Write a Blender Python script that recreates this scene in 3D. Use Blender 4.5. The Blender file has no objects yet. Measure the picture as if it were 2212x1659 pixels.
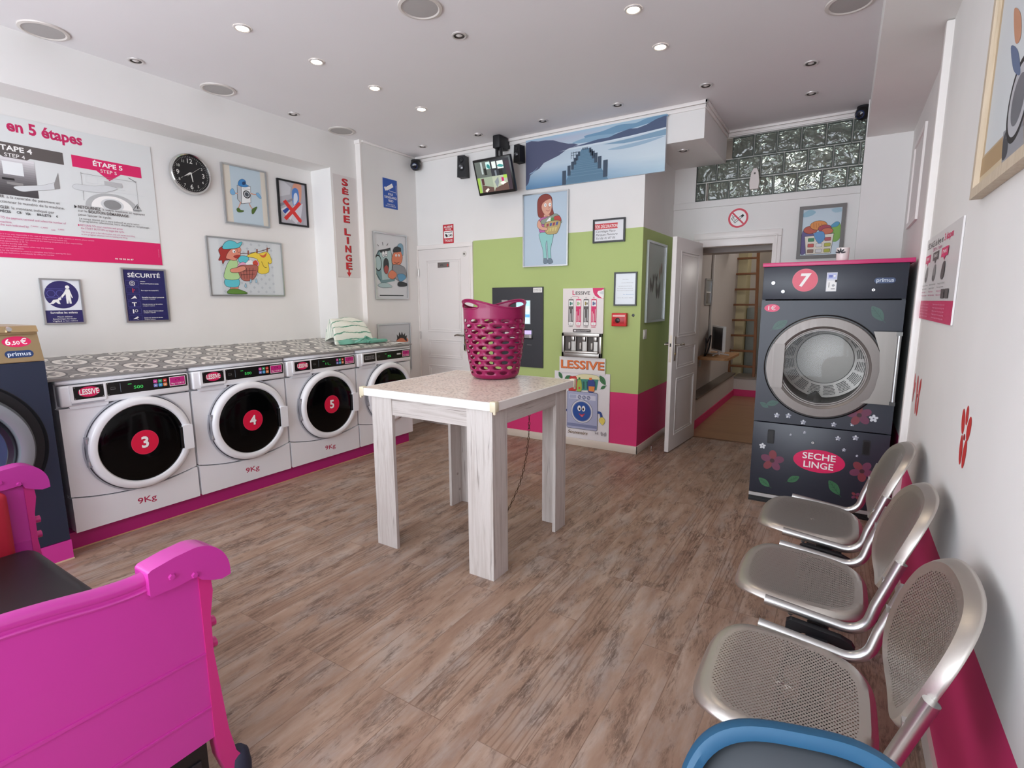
import bpy, bmesh, math, random
from mathutils import Vector, Matrix
from math import pi, sin, cos, radians
random.seed(7)
SC = bpy.context.scene
COL = SC.collection

# ------------------------------------------------------------------ camera, world, lights, exposure
W_PX, H_PX, F_PX = 2212.0, 1659.0, 1125.924
CAM_H = 1.43
CAM_R = (Vector((0.8463610, 0.5325875, -0.0048591)),      # right
         Vector((-0.0787684, 0.1341873, 0.9878205)),      # up
         Vector((-0.5267528, 0.8356700, -0.1555220)))     # forward
cam = bpy.data.cameras.new('camera')
cam.sensor_fit = 'HORIZONTAL'; cam.sensor_width = 36.0
cam.lens = F_PX / W_PX * 36.0
cam.clip_start = 0.02; cam.clip_end = 200
co = bpy.data.objects.new('camera', cam); COL.objects.link(co)
r_, u_, f_ = CAM_R
co.matrix_world = Matrix(((r_.x, u_.x, -f_.x, 0), (r_.y, u_.y, -f_.y, 0), (r_.z, u_.z, -f_.z, CAM_H), (0, 0, 0, 1)))
SC.camera = co
SC.view_settings.view_transform = 'Standard'
SC.view_settings.look = 'None'
SC.view_settings.exposure = 0.07
SC.view_settings.gamma = 1.0
SC.view_settings.use_curve_mapping = False
SC.cycles.max_bounces = 10
SC.cycles.diffuse_bounces = 6
SC.cycles.glossy_bounces = 4
SC.cycles.transmission_bounces = 8
SC.cycles.transparent_max_bounces = 16
SC.cycles.caustics_reflective = False
SC.cycles.caustics_refractive = False
SC.cycles.sample_clamp_indirect = 6.0

wd = bpy.data.worlds.new('daylight_sky'); SC.world = wd
wd.use_nodes = True
bg = wd.node_tree.nodes['Background']
bg.inputs['Color'].default_value = (0.84, 0.915, 1.0, 1)      # bright overcast sky over a pale street
bg.inputs['Strength'].default_value = 7.9


def area(name, loc, rot, sx, sy, energy, color, portal=False):
    l = bpy.data.lights.new(name, 'AREA'); l.shape = 'RECTANGLE'; l.size = sx; l.size_y = sy
    l.energy = energy; l.color = color
    if portal: l.cycles.is_portal = True
    o = bpy.data.objects.new(name, l); COL.objects.link(o); o.location = loc; o.rotation_euler = rot
    return o


# daylight through the storefront behind the camera
area('storefront_daylight_portal', (-2.1, -2.05, 1.42), (radians(90), 0, 0), 4.5, 2.6, 1.0, (1, 1, 1), portal=True)


def downlight_lamp(x, y, z, power):
    l = bpy.data.lights.new('downlight_lamp', 'SPOT'); l.energy = power; l.color = (1.0, 0.82, 0.62)
    l.spot_size = radians(150); l.spot_blend = 0.9; l.shadow_soft_size = 0.035
    o = bpy.data.objects.new('downlight_lamp', l); COL.objects.link(o); o.location = (x, y, z)
    return o


# ------------------------------------------------------------------ materials
def lin(c):
    return tuple((v / 12.92 if v <= 0.04045 else ((v + 0.055) / 1.055) ** 2.4) for v in c)


def hexc(h):
    h = h.lstrip('#')
    return lin(tuple(int(h[i:i + 2], 16) / 255 for i in (0, 2, 4))) + (1.0,)


_M = {}


def mat(h, rough=0.5, metal=0.0, coat=0.0, emit=0.0, spec=0.5, name=None):
    k = (h, rough, metal, coat, emit, spec)
    if k in _M: return _M[k]
    m = bpy.data.materials.new(name or 'paint_' + h.lstrip('#')); m.use_nodes = True
    p = m.node_tree.nodes['Principled BSDF']
    p.inputs['Base Color'].default_value = hexc(h)
    p.inputs['Roughness'].default_value = rough
    p.inputs['Metallic'].default_value = metal
    p.inputs['Specular IOR Level'].default_value = spec
    if coat:
        p.inputs['Coat Weight'].default_value = coat; p.inputs['Coat Roughness'].default_value = 0.05
    if emit:
        p.inputs['Emission Color'].default_value = hexc(h); p.inputs['Emission Strength'].default_value = emit
    _M[k] = m
    return m


class NT:
    """small helper to wire procedural node trees"""
    def __init__(self, name):
        self.m = bpy.data.materials.new(name); self.m.use_nodes = True
        self.t = self.m.node_tree; self.p = self.t.nodes['Principled BSDF']
        self.out = self.t.nodes['Material Output']

    def n(self, typ, props=None, **ins):
        nd = self.t.nodes.new('ShaderNode' + typ)
        for k, v in (props or {}).items(): setattr(nd, k, v)
        for k, v in ins.items():
            key = k.replace('_', ' ')
            s = None
            if k.startswith('i') and k[1:].isdigit(): s = nd.inputs[int(k[1:])]
            else: s = nd.inputs[key]
            self.set(s, v)
        return nd

    def set(self, s, v):
        if isinstance(v, bpy.types.NodeSocket): self.t.links.new(v, s)
        elif isinstance(v, bpy.types.Node): self.t.links.new(v.outputs[0], s)
        else: s.default_value = v

    def pin(self, **ins):
        for k, v in ins.items(): self.set(self.p.inputs[k.replace('_', ' ')], v)

    def obj(self, scale=(1, 1, 1), rot=(0, 0, 0), loc=(0, 0, 0), out='Object'):
        tc = self.n('TexCoord')
        mp = self.n('Mapping', Vector=tc.outputs[out])
        mp.inputs['Scale'].default_value = scale; mp.inputs['Rotation'].default_value = rot; mp.inputs['Location'].default_value = loc
        return mp.outputs[0]

    def ramp(self, fac, stops, interp='LINEAR'):
        r = self.n('ValToRGB', Fac=fac); cr = r.color_ramp; cr.interpolation = interp
        while len(cr.elements) > 1: cr.elements.remove(cr.elements[-1])
        cr.elements[0].position = stops[0][0]; cr.elements[0].color = stops[0][1] if not isinstance(stops[0][1], str) else hexc(stops[0][1])
        for pos, c in stops[1:]:
            e = cr.elements.new(pos); e.color = hexc(c) if isinstance(c, str) else c
        return r.outputs[0]

    def mix(self, fac, a, b, mode='MIX'):
        nd = self.t.nodes.new('ShaderNodeMix'); nd.data_type = 'RGBA'; nd.blend_type = mode
        self.set(nd.inputs[0], fac)
        for s, v in ((nd.inputs[6], a), (nd.inputs[7], b)):
            self.set(s, hexc(v) if isinstance(v, str) else v)
        return nd.outputs[2]

    def math(self, op, a, b=0.0, c=0.0):
        nd = self.t.nodes.new('ShaderNodeMath'); nd.operation = op
        self.set(nd.inputs[0], a); self.set(nd.inputs[1], b); self.set(nd.inputs[2], c)
        return nd.outputs[0]

    def bump(self, h, strength=0.2, dist=0.01):
        b = self.n('Bump', Height=h, Strength=strength, Distance=dist)
        self.set(self.p.inputs['Normal'], b)


def m_wall(name, h, rough=0.75, var=0.05):
    t = NT(name); v = t.obj()
    n1 = t.n('TexNoise', Vector=v, Scale=1.6, Detail=3.0)
    n2 = t.n('TexNoise', Vector=v, Scale=160.0, Detail=2.0)
    c = hexc(h); d = tuple(x * (1 - var) for x in c[:3]) + (1,)
    t.pin(Base_Color=t.ramp(n1.outputs[0], [(0.35, d), (0.65, c)]), Roughness=rough)
    t.bump(n2.outputs[0], 0.05, 0.002)
    return t.m


def m_floor():
    t = NT('vinyl_plank_floor')
    v = t.obj(rot=(0, 0, radians(-90)))                       # planks run down the room
    br = t.n('TexBrick', {'offset': 0.37, 'offset_frequency': 3}, Vector=v, Scale=1.0, Mortar_Size=0.0016, Mortar_Smooth=0.1, Bias=0.0,
             Brick_Width=1.22, Row_Height=0.152)
    br.inputs['Color1'].default_value = (0, 0, 0, 1); br.inputs['Color2'].default_value = (1, 1, 1, 1); br.inputs['Mortar'].default_value = (0.5, 0.5, 0.5, 1)
    pid = t.n('SeparateColor', Color=br.outputs['Color']).outputs[0]
    sh = t.n('CombineXYZ', X=t.math('MULTIPLY', pid, 37.0), Y=t.math('MULTIPLY', pid, 11.0))
    vv = t.n('VectorMath', {'operation': 'ADD'}, i0=v, i1=sh.outputs[0]).outputs[0]

    def st(sx, sy):
        mp = t.n('Mapping', Vector=vv); mp.inputs['Scale'].default_value = (sx, sy, 1); return mp.outputs[0]
    warp = t.n('TexNoise', Vector=st(2.0, 10), Scale=1.0, Detail=4.0, Roughness=0.6)
    fine = t.n('TexNoise', Vector=st(16, 95), Scale=1.0, Detail=6.0, Roughness=0.72, Distortion=1.0)
    # cathedral grain: rings from a distorted distance field
    g = t.n('TexWave', {'wave_type': 'BANDS', 'bands_direction': 'Y'}, Vector=st(0.55, 5.2), Scale=2.6, Distortion=11.0, Detail=3.0, Detail_Scale=1.0, Detail_Roughness=0.5)
    patch = t.n('TexNoise', Vector=st(3.8, 10.5), Scale=1.0, Detail=8.0, Roughness=0.72, Distortion=0.5)
    worn = t.n('TexNoise', Vector=st(2.6, 7.0), Scale=1.0, Detail=6.0, Roughness=0.65)
    base = t.ramp(warp.outputs[0], [(0.3, '#8a6c5b'), (0.5, '#a38774'), (0.7, '#b8a292')])
    base = t.mix(t.math('MULTIPLY', pid, 0.28), base, '#8f7563')
    grey = t.ramp(worn.outputs[0], [(0.48, (0, 0, 0, 1)), (0.66, (1, 1, 1, 1))])
    base = t.mix(t.math('MULTIPLY', t.n('SeparateColor', Color=grey).outputs[0], 0.55), base, '#a69d97')
    gl = t.ramp(g.outputs[0], [(0.0, (1, 1, 1, 1)), (0.15, (0.5, 0.5, 0.5, 1)), (0.32, (0, 0, 0, 1))])
    gf = t.n('SeparateColor', Color=gl).outputs[0]
    gm = t.math('MULTIPLY', gf, t.math('MULTIPLY', t.math('GREATER_THAN', pid, 0.68), 0.40))
    base = t.mix(gm, base, '#5f4130')
    dk = t.ramp(patch.outputs[0], [(0.485, (0, 0, 0, 1)), (0.56, (0.6, 0.6, 0.6, 1)), (0.64, (1, 1, 1, 1))])
    fk = t.ramp(fine.outputs[0], [(0.40, (0, 0, 0, 1)), (0.56, (1, 1, 1, 1))])
    dm = t.math('MULTIPLY', t.math('MULTIPLY', t.n('SeparateColor', Color=dk).outputs[0], t.n('SeparateColor', Color=fk).outputs[0]), 0.85)
    base = t.mix(dm, base, '#4f3b31')
    base = t.mix(t.math('MULTIPLY', t.n('SeparateColor', Color=fk).outputs[0], 0.10), base, '#6d4f3d')
    base = t.mix(t.math('MULTIPLY', br.outputs['Fac'], 0.55), base, '#6b5040')
    t.pin(Base_Color=base, Roughness=t.math('MULTIPLY_ADD', fine.outputs[0], 0.22, 0.33))
    t.p.inputs['Specular IOR Level'].default_value = 0.4
    t.bump(t.math('SUBTRACT', fine.outputs[0], t.math('MULTIPLY', br.outputs['Fac'], 0.8)), 0.12, 0.002)
    return t.m


def m_wood(name, axis, light, mid, dark, sc=1.0, rough=0.55, crack=0.6):
    """streaky wood grain running along the given axis"""
    t = NT(name)
    s = [26 * sc, 26 * sc, 26 * sc]; s[axis] = 1.6 * sc
    v = t.obj(scale=tuple(s))
    n1 = t.n('TexNoise', Vector=v, Scale=1.0, Detail=6.0, Roughness=0.65, Distortion=0.6)
    s2 = [70 * sc] * 3; s2[axis] = 2.2 * sc
    n2 = t.n('TexNoise', Vector=t.obj(scale=tuple(s2), loc=(3, 1, 2)), Scale=1.0, Detail=3.0, Roughness=0.6, Distortion=0.9)
    c = t.ramp(n1.outputs[0], [(0.28, mid), (0.5, light), (0.7, mid)])
    k = t.ramp(n2.outputs[0], [(0.60, (0, 0, 0, 1)), (0.72, (1, 1, 1, 1))])
    c = t.mix(t.math('MULTIPLY', t.n('SeparateColor', Color=k).outputs[0], crack), c, dark)
    t.pin(Base_Color=c, Roughness=rough)
    t.bump(n2.outputs[0], 0.12, 0.002)
    return t.m


def m_speckle():
    t = NT('speckled_laminate')
    v = t.obj(); col = '#ecdfd4'
    base = None
    fac = None
    for i, (ang, sc) in enumerate(((0.5, 1.0), (-0.9, 1.1), (1.6, 0.92), (2.4, 1.05))):
        vv = t.obj(rot=(0, 0, ang), loc=(i * 3.1, i * 1.7, 0), scale=(30 * sc, 95 * sc, 1))
        vo = t.n('TexVoronoi', {'voronoi_dimensions': '2D', 'feature': 'F1'}, Vector=vv, Scale=1.0, Randomness=1.0)
        a = t.math('LESS_THAN', vo.outputs['Distance'], 0.22)
        cs = t.n('SeparateColor', Color=vo.outputs['Color']).outputs[0]
        a = t.math('MULTIPLY', a, t.math('GREATER_THAN', cs, 0.80))
        fac = a if fac is None else t.math('MAXIMUM', fac, a)
    n = t.n('TexNoise', Vector=t.obj(scale=(14, 14, 14)), Scale=1.0, Detail=3.0)
    c = t.ramp(n.outputs[0], [(0.3, '#dccabd'), (0.7, '#e9ddd2')])
    c = t.mix(t.math('MULTIPLY', fac, 0.85), c, '#7d6a60')
    t.pin(Base_Color=c, Roughness=0.3)
    return t.m


def m_cement_tile():
    """grey printed counter covering: rows of scalloped medallions with lily motifs"""
    t = NT('patterned_counter_print')
    v = t.obj(scale=(1 / 0.40, 1 / 0.245, 1), loc=(0.2, 0.05, 0))
    sep = t.n('SeparateXYZ', Vector=v)

    def cell(off):
        x = t.math('SUBTRACT', t.math('FRACT', t.math('ADD', sep.outputs[0], off)), 0.5)
        y = t.math('SUBTRACT', t.math('FRACT', t.math('ADD', sep.outputs[1], off)), 0.5)
        r = t.math('SQRT', t.math('ADD', t.math('MULTIPLY', x, x), t.math('MULTIPLY', y, y)))
        a = t.math('ARCTAN2', y, x)
        return x, y, r, a
    n = t.n('TexNoise', Vector=v, Scale=6.0, Detail=5.0, Roughness=0.7)
    base = t.ramp(n.outputs[0], [(0.3, '#6f6d6b'), (0.7, '#9b9894')])
    x, y, r, a = cell(0.0)

    def band(rr, lo, hi):
        return t.math('MULTIPLY', t.math('GREATER_THAN', rr, lo), t.math('LESS_THAN', rr, hi))
    white, dark = '#e6e2da', '#4c4a49'
    base = t.mix(t.math('MULTIPLY', band(r, 0.0, 0.34), 0.95), base, white)
    base = t.mix(t.math('MULTIPLY', band(r, 0.34, 0.38), 0.9), base, dark)
    pet = t.math('MULTIPLY_ADD', t.math('ABSOLUTE', t.math('SINE', t.math('MULTIPLY', a, 4.0))), 0.17, 0.07)
    base = t.mix(t.math('MULTIPLY', t.math('MULTIPLY', t.math('LESS_THAN', r, pet), t.math('GREATER_THAN', r, 0.03)), 0.9), base, dark)
    x2, y2, r2, a2 = cell(0.5)
    base = t.mix(t.math('MULTIPLY', band(r2, 0.20, 0.27), 0.9), base, white)
    base = t.mix(t.math('MULTIPLY', band(r2, 0.27, 0.29), 0.9), base, dark)
    pet2 = t.math('MULTIPLY_ADD', t.math('ABSOLUTE', t.math('COSINE', t.math('MULTIPLY', a2, 2.0))), 0.12, 0.02)
    base = t.mix(t.math('MULTIPLY', t.math('LESS_THAN', r2, pet2), 0.9), base, white)
    d = t.math('ABSOLUTE', t.math('SUBTRACT', t.math('ABSOLUTE', x), t.math('ABSOLUTE', y)))
    dm = t.math('MULTIPLY', t.math('LESS_THAN', d, 0.018), t.math('GREATER_THAN', r, 0.36))
    base = t.mix(t.math('MULTIPLY', dm, 0.8), base, dark)
    t.pin(Base_Color=base, Roughness=0.4)
    return t.m


def m_perforated():
    """stainless sheet with small round holes where the 'perf' attribute is on"""
    t = NT('perforated_stainless_sheet')
    uv = t.n('TexCoord').outputs['UV']
    sep = t.n('SeparateXYZ', Vector=uv)
    P_ = 0.0108

    def dots(o):
        x = t.math('SUBTRACT', t.math('FRACT', t.math('MULTIPLY_ADD', sep.outputs[0], 1 / P_, o)), 0.5)
        y = t.math('MULTIPLY', t.math('SUBTRACT', t.math('FRACT', t.math('MULTIPLY_ADD', sep.outputs[1], 1 / (P_ * 1.3), o)), 0.5), 1.3)
        return t.math('SQRT', t.math('ADD', t.math('MULTIPLY', x, x), t.math('MULTIPLY', y, y)))
    d = t.math('MINIMUM', dots(0.0), dots(0.5))
    at = t.n('Attribute', {'attribute_name': 'perf'})
    hole = t.math('MULTIPLY', t.math('LESS_THAN', d, 0.225), t.math('GREATER_THAN', at.outputs['Fac'], 0.5))
    v = t.obj(scale=(5, 160, 60))
    n = t.n('TexNoise', Vector=v, Scale=1.0, Detail=2.0)
    t.pin(Base_Color=hexc('#cdc8c1'), Metallic=1.0, Roughness=t.math('MULTIPLY_ADD', n.outputs[0], 0.10, 0.36))
    tr = t.n('BsdfTransparent')
    mx = t.n('MixShader', i0=hole, i1=t.p.outputs[0], i2=tr.outputs[0])
    t.t.links.new(mx.outputs[0], t.out.inputs[0])
    return t.m


def m_brushed(name, h, rough=0.3, axis=0, metal=1.0):
    t = NT(name); s = [120, 120, 120]; s[axis] = 2
    n = t.n('TexNoise', Vector=t.obj(scale=tuple(s)), Scale=1.0, Detail=2.0)
    t.pin(Base_Color=hexc(h), Metallic=metal, Roughness=t.math('MULTIPLY_ADD', n.outputs[0], 0.16, rough - 0.08))
    return t.m


def m_glassblock():
    t = NT('wavy_glass_block'); v = t.obj()
    n = t.n('TexNoise', Vector=v, Scale=10.0, Detail=1.5, Roughness=0.4, Distortion=1.6)
    t.pin(Base_Color=hexc('#9aa59c'), Roughness=0.03, Transmission_Weight=0.75, IOR=1.5)
    t.p.inputs['Coat Weight'].default_value = 0.0
    t.p.inputs['Specular IOR Level'].default_value = 0.9
    t.bump(n.outputs[0], 0.75, 0.03)
    return t.m


def m_glass(name, tint='#ffffff', rough=0.0, alpha=0.12):
    """thin pane: mostly clear with a mirror-like sheen"""
    t = NT(name)
    gl = t.n('BsdfGlossy', Color=(1, 1, 1, 1), Roughness=0.03)
    tr = t.n('BsdfTransparent', Color=hexc(tint))
    fr = t.n('Fresnel', IOR=1.22)
    mx = t.n('MixShader', i0=fr.outputs[0], i1=tr.outputs[0], i2=gl.outputs[0])
    t.t.links.new(mx.outputs[0], t.out.inputs[0])
    return t.m


def m_fabric_stripe():
    t = NT('striped_bag_plastic')
    uv = t.n('TexCoord').outputs['UV']
    y = t.n('SeparateXYZ', Vector=uv).outputs[1]
    n = t.n('TexNoise', Vector=uv, Scale=9.0, Detail=3.0)
    yy = t.math('MULTIPLY_ADD', n.outputs[0], 0.35, t.math('MULTIPLY', y, 5.2))
    f = t.math('FRACT', yy)
    s = t.math('LESS_THAN', f, 0.14)
    c = t.mix(s, '#e9ece0', '#5f9a80')
    t.pin(Base_Color=c, Roughness=0.45)
    return t.m


# ------------------------------------------------------------------ mesh building
class MB:
    """collects shapes and links them as ONE mesh object"""
    def __init__(self):
        self.v = []; self.f = []; self.mi = []; self.sm = []; self.mats = []; self.uv = None; self.attr = None

    def slot(self, m):
        if m not in self.mats: self.mats.append(m)
        return self.mats.index(m)

    def add(self, vs, fs, m, smooth=False, M=None):
        b = len(self.v); i = self.slot(m)
        self.v += [tuple(M @ Vector(p)) if M else tuple(p) for p in vs]
        for f in fs:
            self.f.append(tuple(b + k for k in f)); self.mi.append(i); self.sm.append(smooth)
        return self

    def box(self, a, b, m, r=0.0, seg=2, M=None):
        lo = [min(a[k], b[k]) for k in range(3)]; hi = [max(a[k], b[k]) for k in range(3)]
        if r <= 0:
            vs = [(x, y, z) for z in (lo[2], hi[2]) for y in (lo[1], hi[1]) for x in (lo[0], hi[0])]
            fs = [(0, 2, 3, 1), (4, 5, 7, 6), (0, 1, 5, 4), (2, 6, 7, 3), (0, 4, 6, 2), (1, 3, 7, 5)]
            return self.add(vs, fs, m, False, M)
        bm = bmesh.new(); bmesh.ops.create_cube(bm, size=1.0)
        for v in bm.verts:
            v.co = Vector(((lo[k] + hi[k]) / 2 + v.co[k] * (hi[k] - lo[k]) for k in range(3)))
        bmesh.ops.bevel(bm, geom=bm.edges[:], offset=min(r, min(hi[k] - lo[k] for k in range(3)) * 0.49), segments=seg, profile=0.5, affect='EDGES')
        bm.verts.index_update()
        self.add([v.co.copy() for v in bm.verts], [[v.index for v in f.verts] for f in bm.faces], m, True, M)
        bm.free(); return self

    def cyl(self, p0, p1, r0, m, r1=None, n=24, caps=True, smooth=True):
        p0 = Vector(p0); p1 = Vector(p1); r1 = r0 if r1 is None else r1
        d = (p1 - p0).normalized(); a = d.orthogonal().normalized(); b = d.cross(a)
        vs = []
        for p, r in ((p0, r0), (p1, r1)):
            vs += [p + (a * cos(2 * pi * k / n) + b * sin(2 * pi * k / n)) * r for k in range(n)]
        fs = [(k, (k + 1) % n, n + (k + 1) % n, n + k) for k in range(n)]
        self.add(vs, fs, m, smooth)
        if caps: self.add(vs, [tuple(range(n))[::-1], tuple(range(n, 2 * n))], m, False)
        return self

    def lathe(self, prof, m, n=48, M=None, sx=1.0, sy=1.0, arc=None):
        """prof: (r, z) pairs turned round local z"""
        vs = []; fs = []; full = arc is None; cnt = n if full else n + 1
        a0, a1 = (0, 2 * pi) if full else arc
        for r, z in prof:
            vs += [(r * cos(a0 + (a1 - a0) * k / n) * sx, r * sin(a0 + (a1 - a0) * k / n) * sy, z) for k in range(cnt)]
        for i in range(len(prof) - 1):
            for k in range(n):
                k2 = (k + 1) % cnt
                q = [i * cnt + k, i * cnt + k2, (i + 1) * cnt + k2, (i + 1) * cnt + k]
                if prof[i][0] == 0: q = [q[0], q[2], q[3]]
                elif prof[i + 1][0] == 0: q = [q[0], q[1], q[2]]
                fs.append(q)
        return self.add(vs, fs, m, True, M)

    def tube(self, pts, r, m, n=12, caps=True, closed=False):
        pts = [Vector(p) for p in pts]; N = len(pts); vs = []
        rr = r if isinstance(r, (list, tuple)) else [r] * N
        a = None
        for i, p in enumerate(pts):
            if closed: d = (pts[(i + 1) % N] - pts[i - 1]).normalized()
            else: d = ((pts[i + 1] if i + 1 < N else p) - (pts[i - 1] if i else p)).normalized()
            a = d.orthogonal().normalized() if a is None else (a - d * a.dot(d)).normalized()
            b = d.cross(a)
            vs += [p + (a * cos(2 * pi * k / n) + b * sin(2 * pi * k / n)) * rr[i] for k in range(n)]
        fs = []
        for i in range(N if closed else N - 1):
            j = (i + 1) % N
            fs += [(i * n + k, i * n + (k + 1) % n, j * n + (k + 1) % n, j * n + k) for k in range(n)]
        self.add(vs, fs, m, True)
        if caps and not closed: self.add(vs, [tuple(range(n))[::-1], tuple(range((N - 1) * n, N * n))], m, False)
        return self

    def prism(self, poly, z0, z1, m, M=None, smooth=False):
        """poly (x, y) extruded along z"""
        n = len(poly)
        vs = [(x, y, z0) for x, y in poly] + [(x, y, z1) for x, y in poly]
        fs = [(k, (k + 1) % n, n + (k + 1) % n, n + k) for k in range(n)]
        self.add(vs, fs, m, smooth, M)
        self.add(vs, [tuple(range(n))[::-1], tuple(range(n, 2 * n))], m, False, M)
        return self

    def grid(self, rows, m, smooth=True, closed_u=False, M=None):
        """rows of points -> quads"""
        nr, nc = len(rows), len(rows[0]); vs = [p for r in rows for p in r]; fs = []
        for i in range(nr - 1):
            for k in range(nc if closed_u else nc - 1):
                k2 = (k + 1) % nc
                fs.append((i * nc + k, i * nc + k2, (i + 1) * nc + k2, (i + 1) * nc + k))
        return self.add(vs, fs, m, smooth, M)

    def ring(self, outer, inner, z, m, M=None):
        n = len(outer)
        vs = [(x, y, z) for x, y in outer] + [(x, y, z) for x, y in inner]
        return self.add(vs, [(k, (k + 1) % n, n + (k + 1) % n, n + k) for k in range(n)], m, False, M)

    def build(self, name, parent=None, bevel=0.0, weld=False, solid=0.0, sub=0, ang=38, kind=None):
        me = bpy.data.meshes.new(name)
        me.from_pydata(self.v, [], self.f); me.update()
        for m in self.mats: me.materials.append(m)
        me.polygons.foreach_set('material_index', self.mi)
        me.polygons.foreach_set('use_smooth', self.sm)
        if self.uv is not None:
            l = me.uv_layers.new(name='UVMap')
            for lp in me.loops: l.data[lp.index].uv = self.uv[lp.vertex_index]
        if self.attr is not None:
            at = me.attributes.new('perf', 'FLOAT', 'POINT'); at.data.foreach_set('value', self.attr)
        if weld:
            bm = bmesh.new(); bm.from_mesh(me); bmesh.ops.remove_doubles(bm, verts=bm.verts[:], dist=1e-4)
            bmesh.ops.recalc_face_normals(bm, faces=bm.faces[:]); bm.to_mesh(me); bm.free()
        if any(self.sm): me.set_sharp_from_angle(angle=radians(ang))
        o = bpy.data.objects.new(name, me); COL.objects.link(o)
        if parent: o.parent = parent
        if bevel:
            b = o.modifiers.new('edge', 'BEVEL'); b.width = bevel; b.segments = 2; b.limit_method = 'ANGLE'; b.angle_limit = radians(40)
        if solid:
            s = o.modifiers.new('thickness', 'SOLIDIFY'); s.thickness = solid; s.offset = 0
        if sub:
            s = o.modifiers.new('smooth', 'SUBSURF'); s.levels = sub; s.render_levels = sub
        if kind: o['kind'] = kind
        return o


def spline(pts, k=8, closed=False):
    """Catmull-Rom through the points"""
    P = [Vector(p) for p in pts]; n = len(P); out = []
    rng = n if closed else n - 1
    for i in range(rng):
        p0 = P[i - 1] if (closed or i) else P[0]; p1 = P[i]; p2 = P[(i + 1) % n]
        p3 = P[(i + 2) % n] if (closed or i + 2 < n) else P[-1]
        for j in range(k):
            t = j / k
            out.append(0.5 * ((2 * p1) + (p2 - p0) * t + (2 * p0 - 5 * p1 + 4 * p2 - p3) * t * t + (3 * p1 - p0 - 3 * p2 + p3) * t ** 3))
    if not closed: out.append(P[-1])
    return out


def circle(cx, cy, rx, ry=None, n=40, rot=0.0, a0=0.0, a1=2 * pi):
    ry = rx if ry is None else ry; full = abs(a1 - a0 - 2 * pi) < 1e-6
    res = []
    for k in range(n if full else n + 1):
        a = a0 + (a1 - a0) * k / n; x, y = rx * cos(a), ry * sin(a)
        res.append((cx + x * cos(rot) - y * sin(rot), cy + x * sin(rot) + y * cos(rot)))
    return res


def rrect(x0, y0, x1, y1, r, n=6):
    res = []
    for cx, cy, a in ((x1 - r, y1 - r, 0), (x0 + r, y1 - r, pi / 2), (x0 + r, y0 + r, pi), (x1 - r, y0 + r, 1.5 * pi)):
        res += [(cx + r * cos(a + pi / 2 * k / n), cy + r * sin(a + pi / 2 * k / n)) for k in range(n + 1)]
    return res


# ------------------------------------------------------------------ things and where they stand
BASIS = {'L': (Vector((0, 1, 0)), Vector((0, 0, 1)), Vector((1, 0, 0))),      # wall looking along +x
         'B': (Vector((1, 0, 0)), Vector((0, 0, 1)), Vector((0, -1, 0))),     # wall looking along -y
         'R': (Vector((0, -1, 0)), Vector((0, 0, 1)), Vector((-1, 0, 0))),    # wall looking along -x
         'Z': (Vector((1, 0, 0)), Vector((0, 1, 0)), Vector((0, 0, 1)))}


def frame_of(basis, loc):
    u, v, n = BASIS[basis]
    return Matrix(((u.x, v.x, n.x, loc[0]), (u.y, v.y, n.y, loc[1]), (u.z, v.z, n.z, loc[2]), (0, 0, 0, 1)))


def tag(o, label, cat, group=None, kind=None):
    o['label'] = label; o['category'] = cat
    if group: o['group'] = group
    if kind: o['kind'] = kind
    return o


def thing(name, label, cat, loc=(0, 0, 0), basis='Z', rot=0.0, group=None):
    o = bpy.data.objects.new(name, None); COL.objects.link(o); o.empty_display_size = 0.05
    o.matrix_world = frame_of(basis, loc) @ Matrix.Rotation(rot, 4, 'Z')
    return tag(o, label, cat, group)


def struct(name, mb, label=None, cat=None, **k):
    o = mb.build(name, **k); o['kind'] = 'structure'
    if label: o['label'] = label
    if cat: o['category'] = cat
    return o


def copy_tree(o, parent=None, skip=()):
    c = o.copy(); COL.objects.link(c)
    if parent: c.parent = parent
    for ch in list(o.children):
        if ch.name.split('.')[0] in skip: continue
        copy_tree(ch, c, skip)
    return c


def ray_at(x, y, axis, val):
    """photo pixel -> the point of the plane (axis = val) seen there"""
    d = r_ * ((x - W_PX / 2) / F_PX) - u_ * ((y - H_PX / 2) / F_PX) + f_
    o = Vector((0, 0, CAM_H)); t = (val - o[axis]) / d[axis]
    return o + d * t


# ------------------------------------------------------------------ flat prints
_TX = {}


def text_shape(s, bold, shear):
    k = (s, bold, shear)
    if k in _TX: return _TX[k]
    cu = bpy.data.curves.new('lettering', 'FONT'); cu.body = s; cu.size = 1.0; cu.offset = bold; cu.shear = shear
    cu.resolution_u = 3; cu.fill_mode = 'FRONT'
    ob = bpy.data.objects.new('lettering', cu)
    me = bpy.data.meshes.new_from_object(ob)
    vs = [(v.co.x, v.co.y) for v in me.vertices]; fs = [tuple(p.vertices) for p in me.polygons]
    bpy.data.objects.remove(ob); bpy.data.curves.remove(cu); bpy.data.meshes.remove(me)
    _TX[k] = (vs, fs); return _TX[k]


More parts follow.
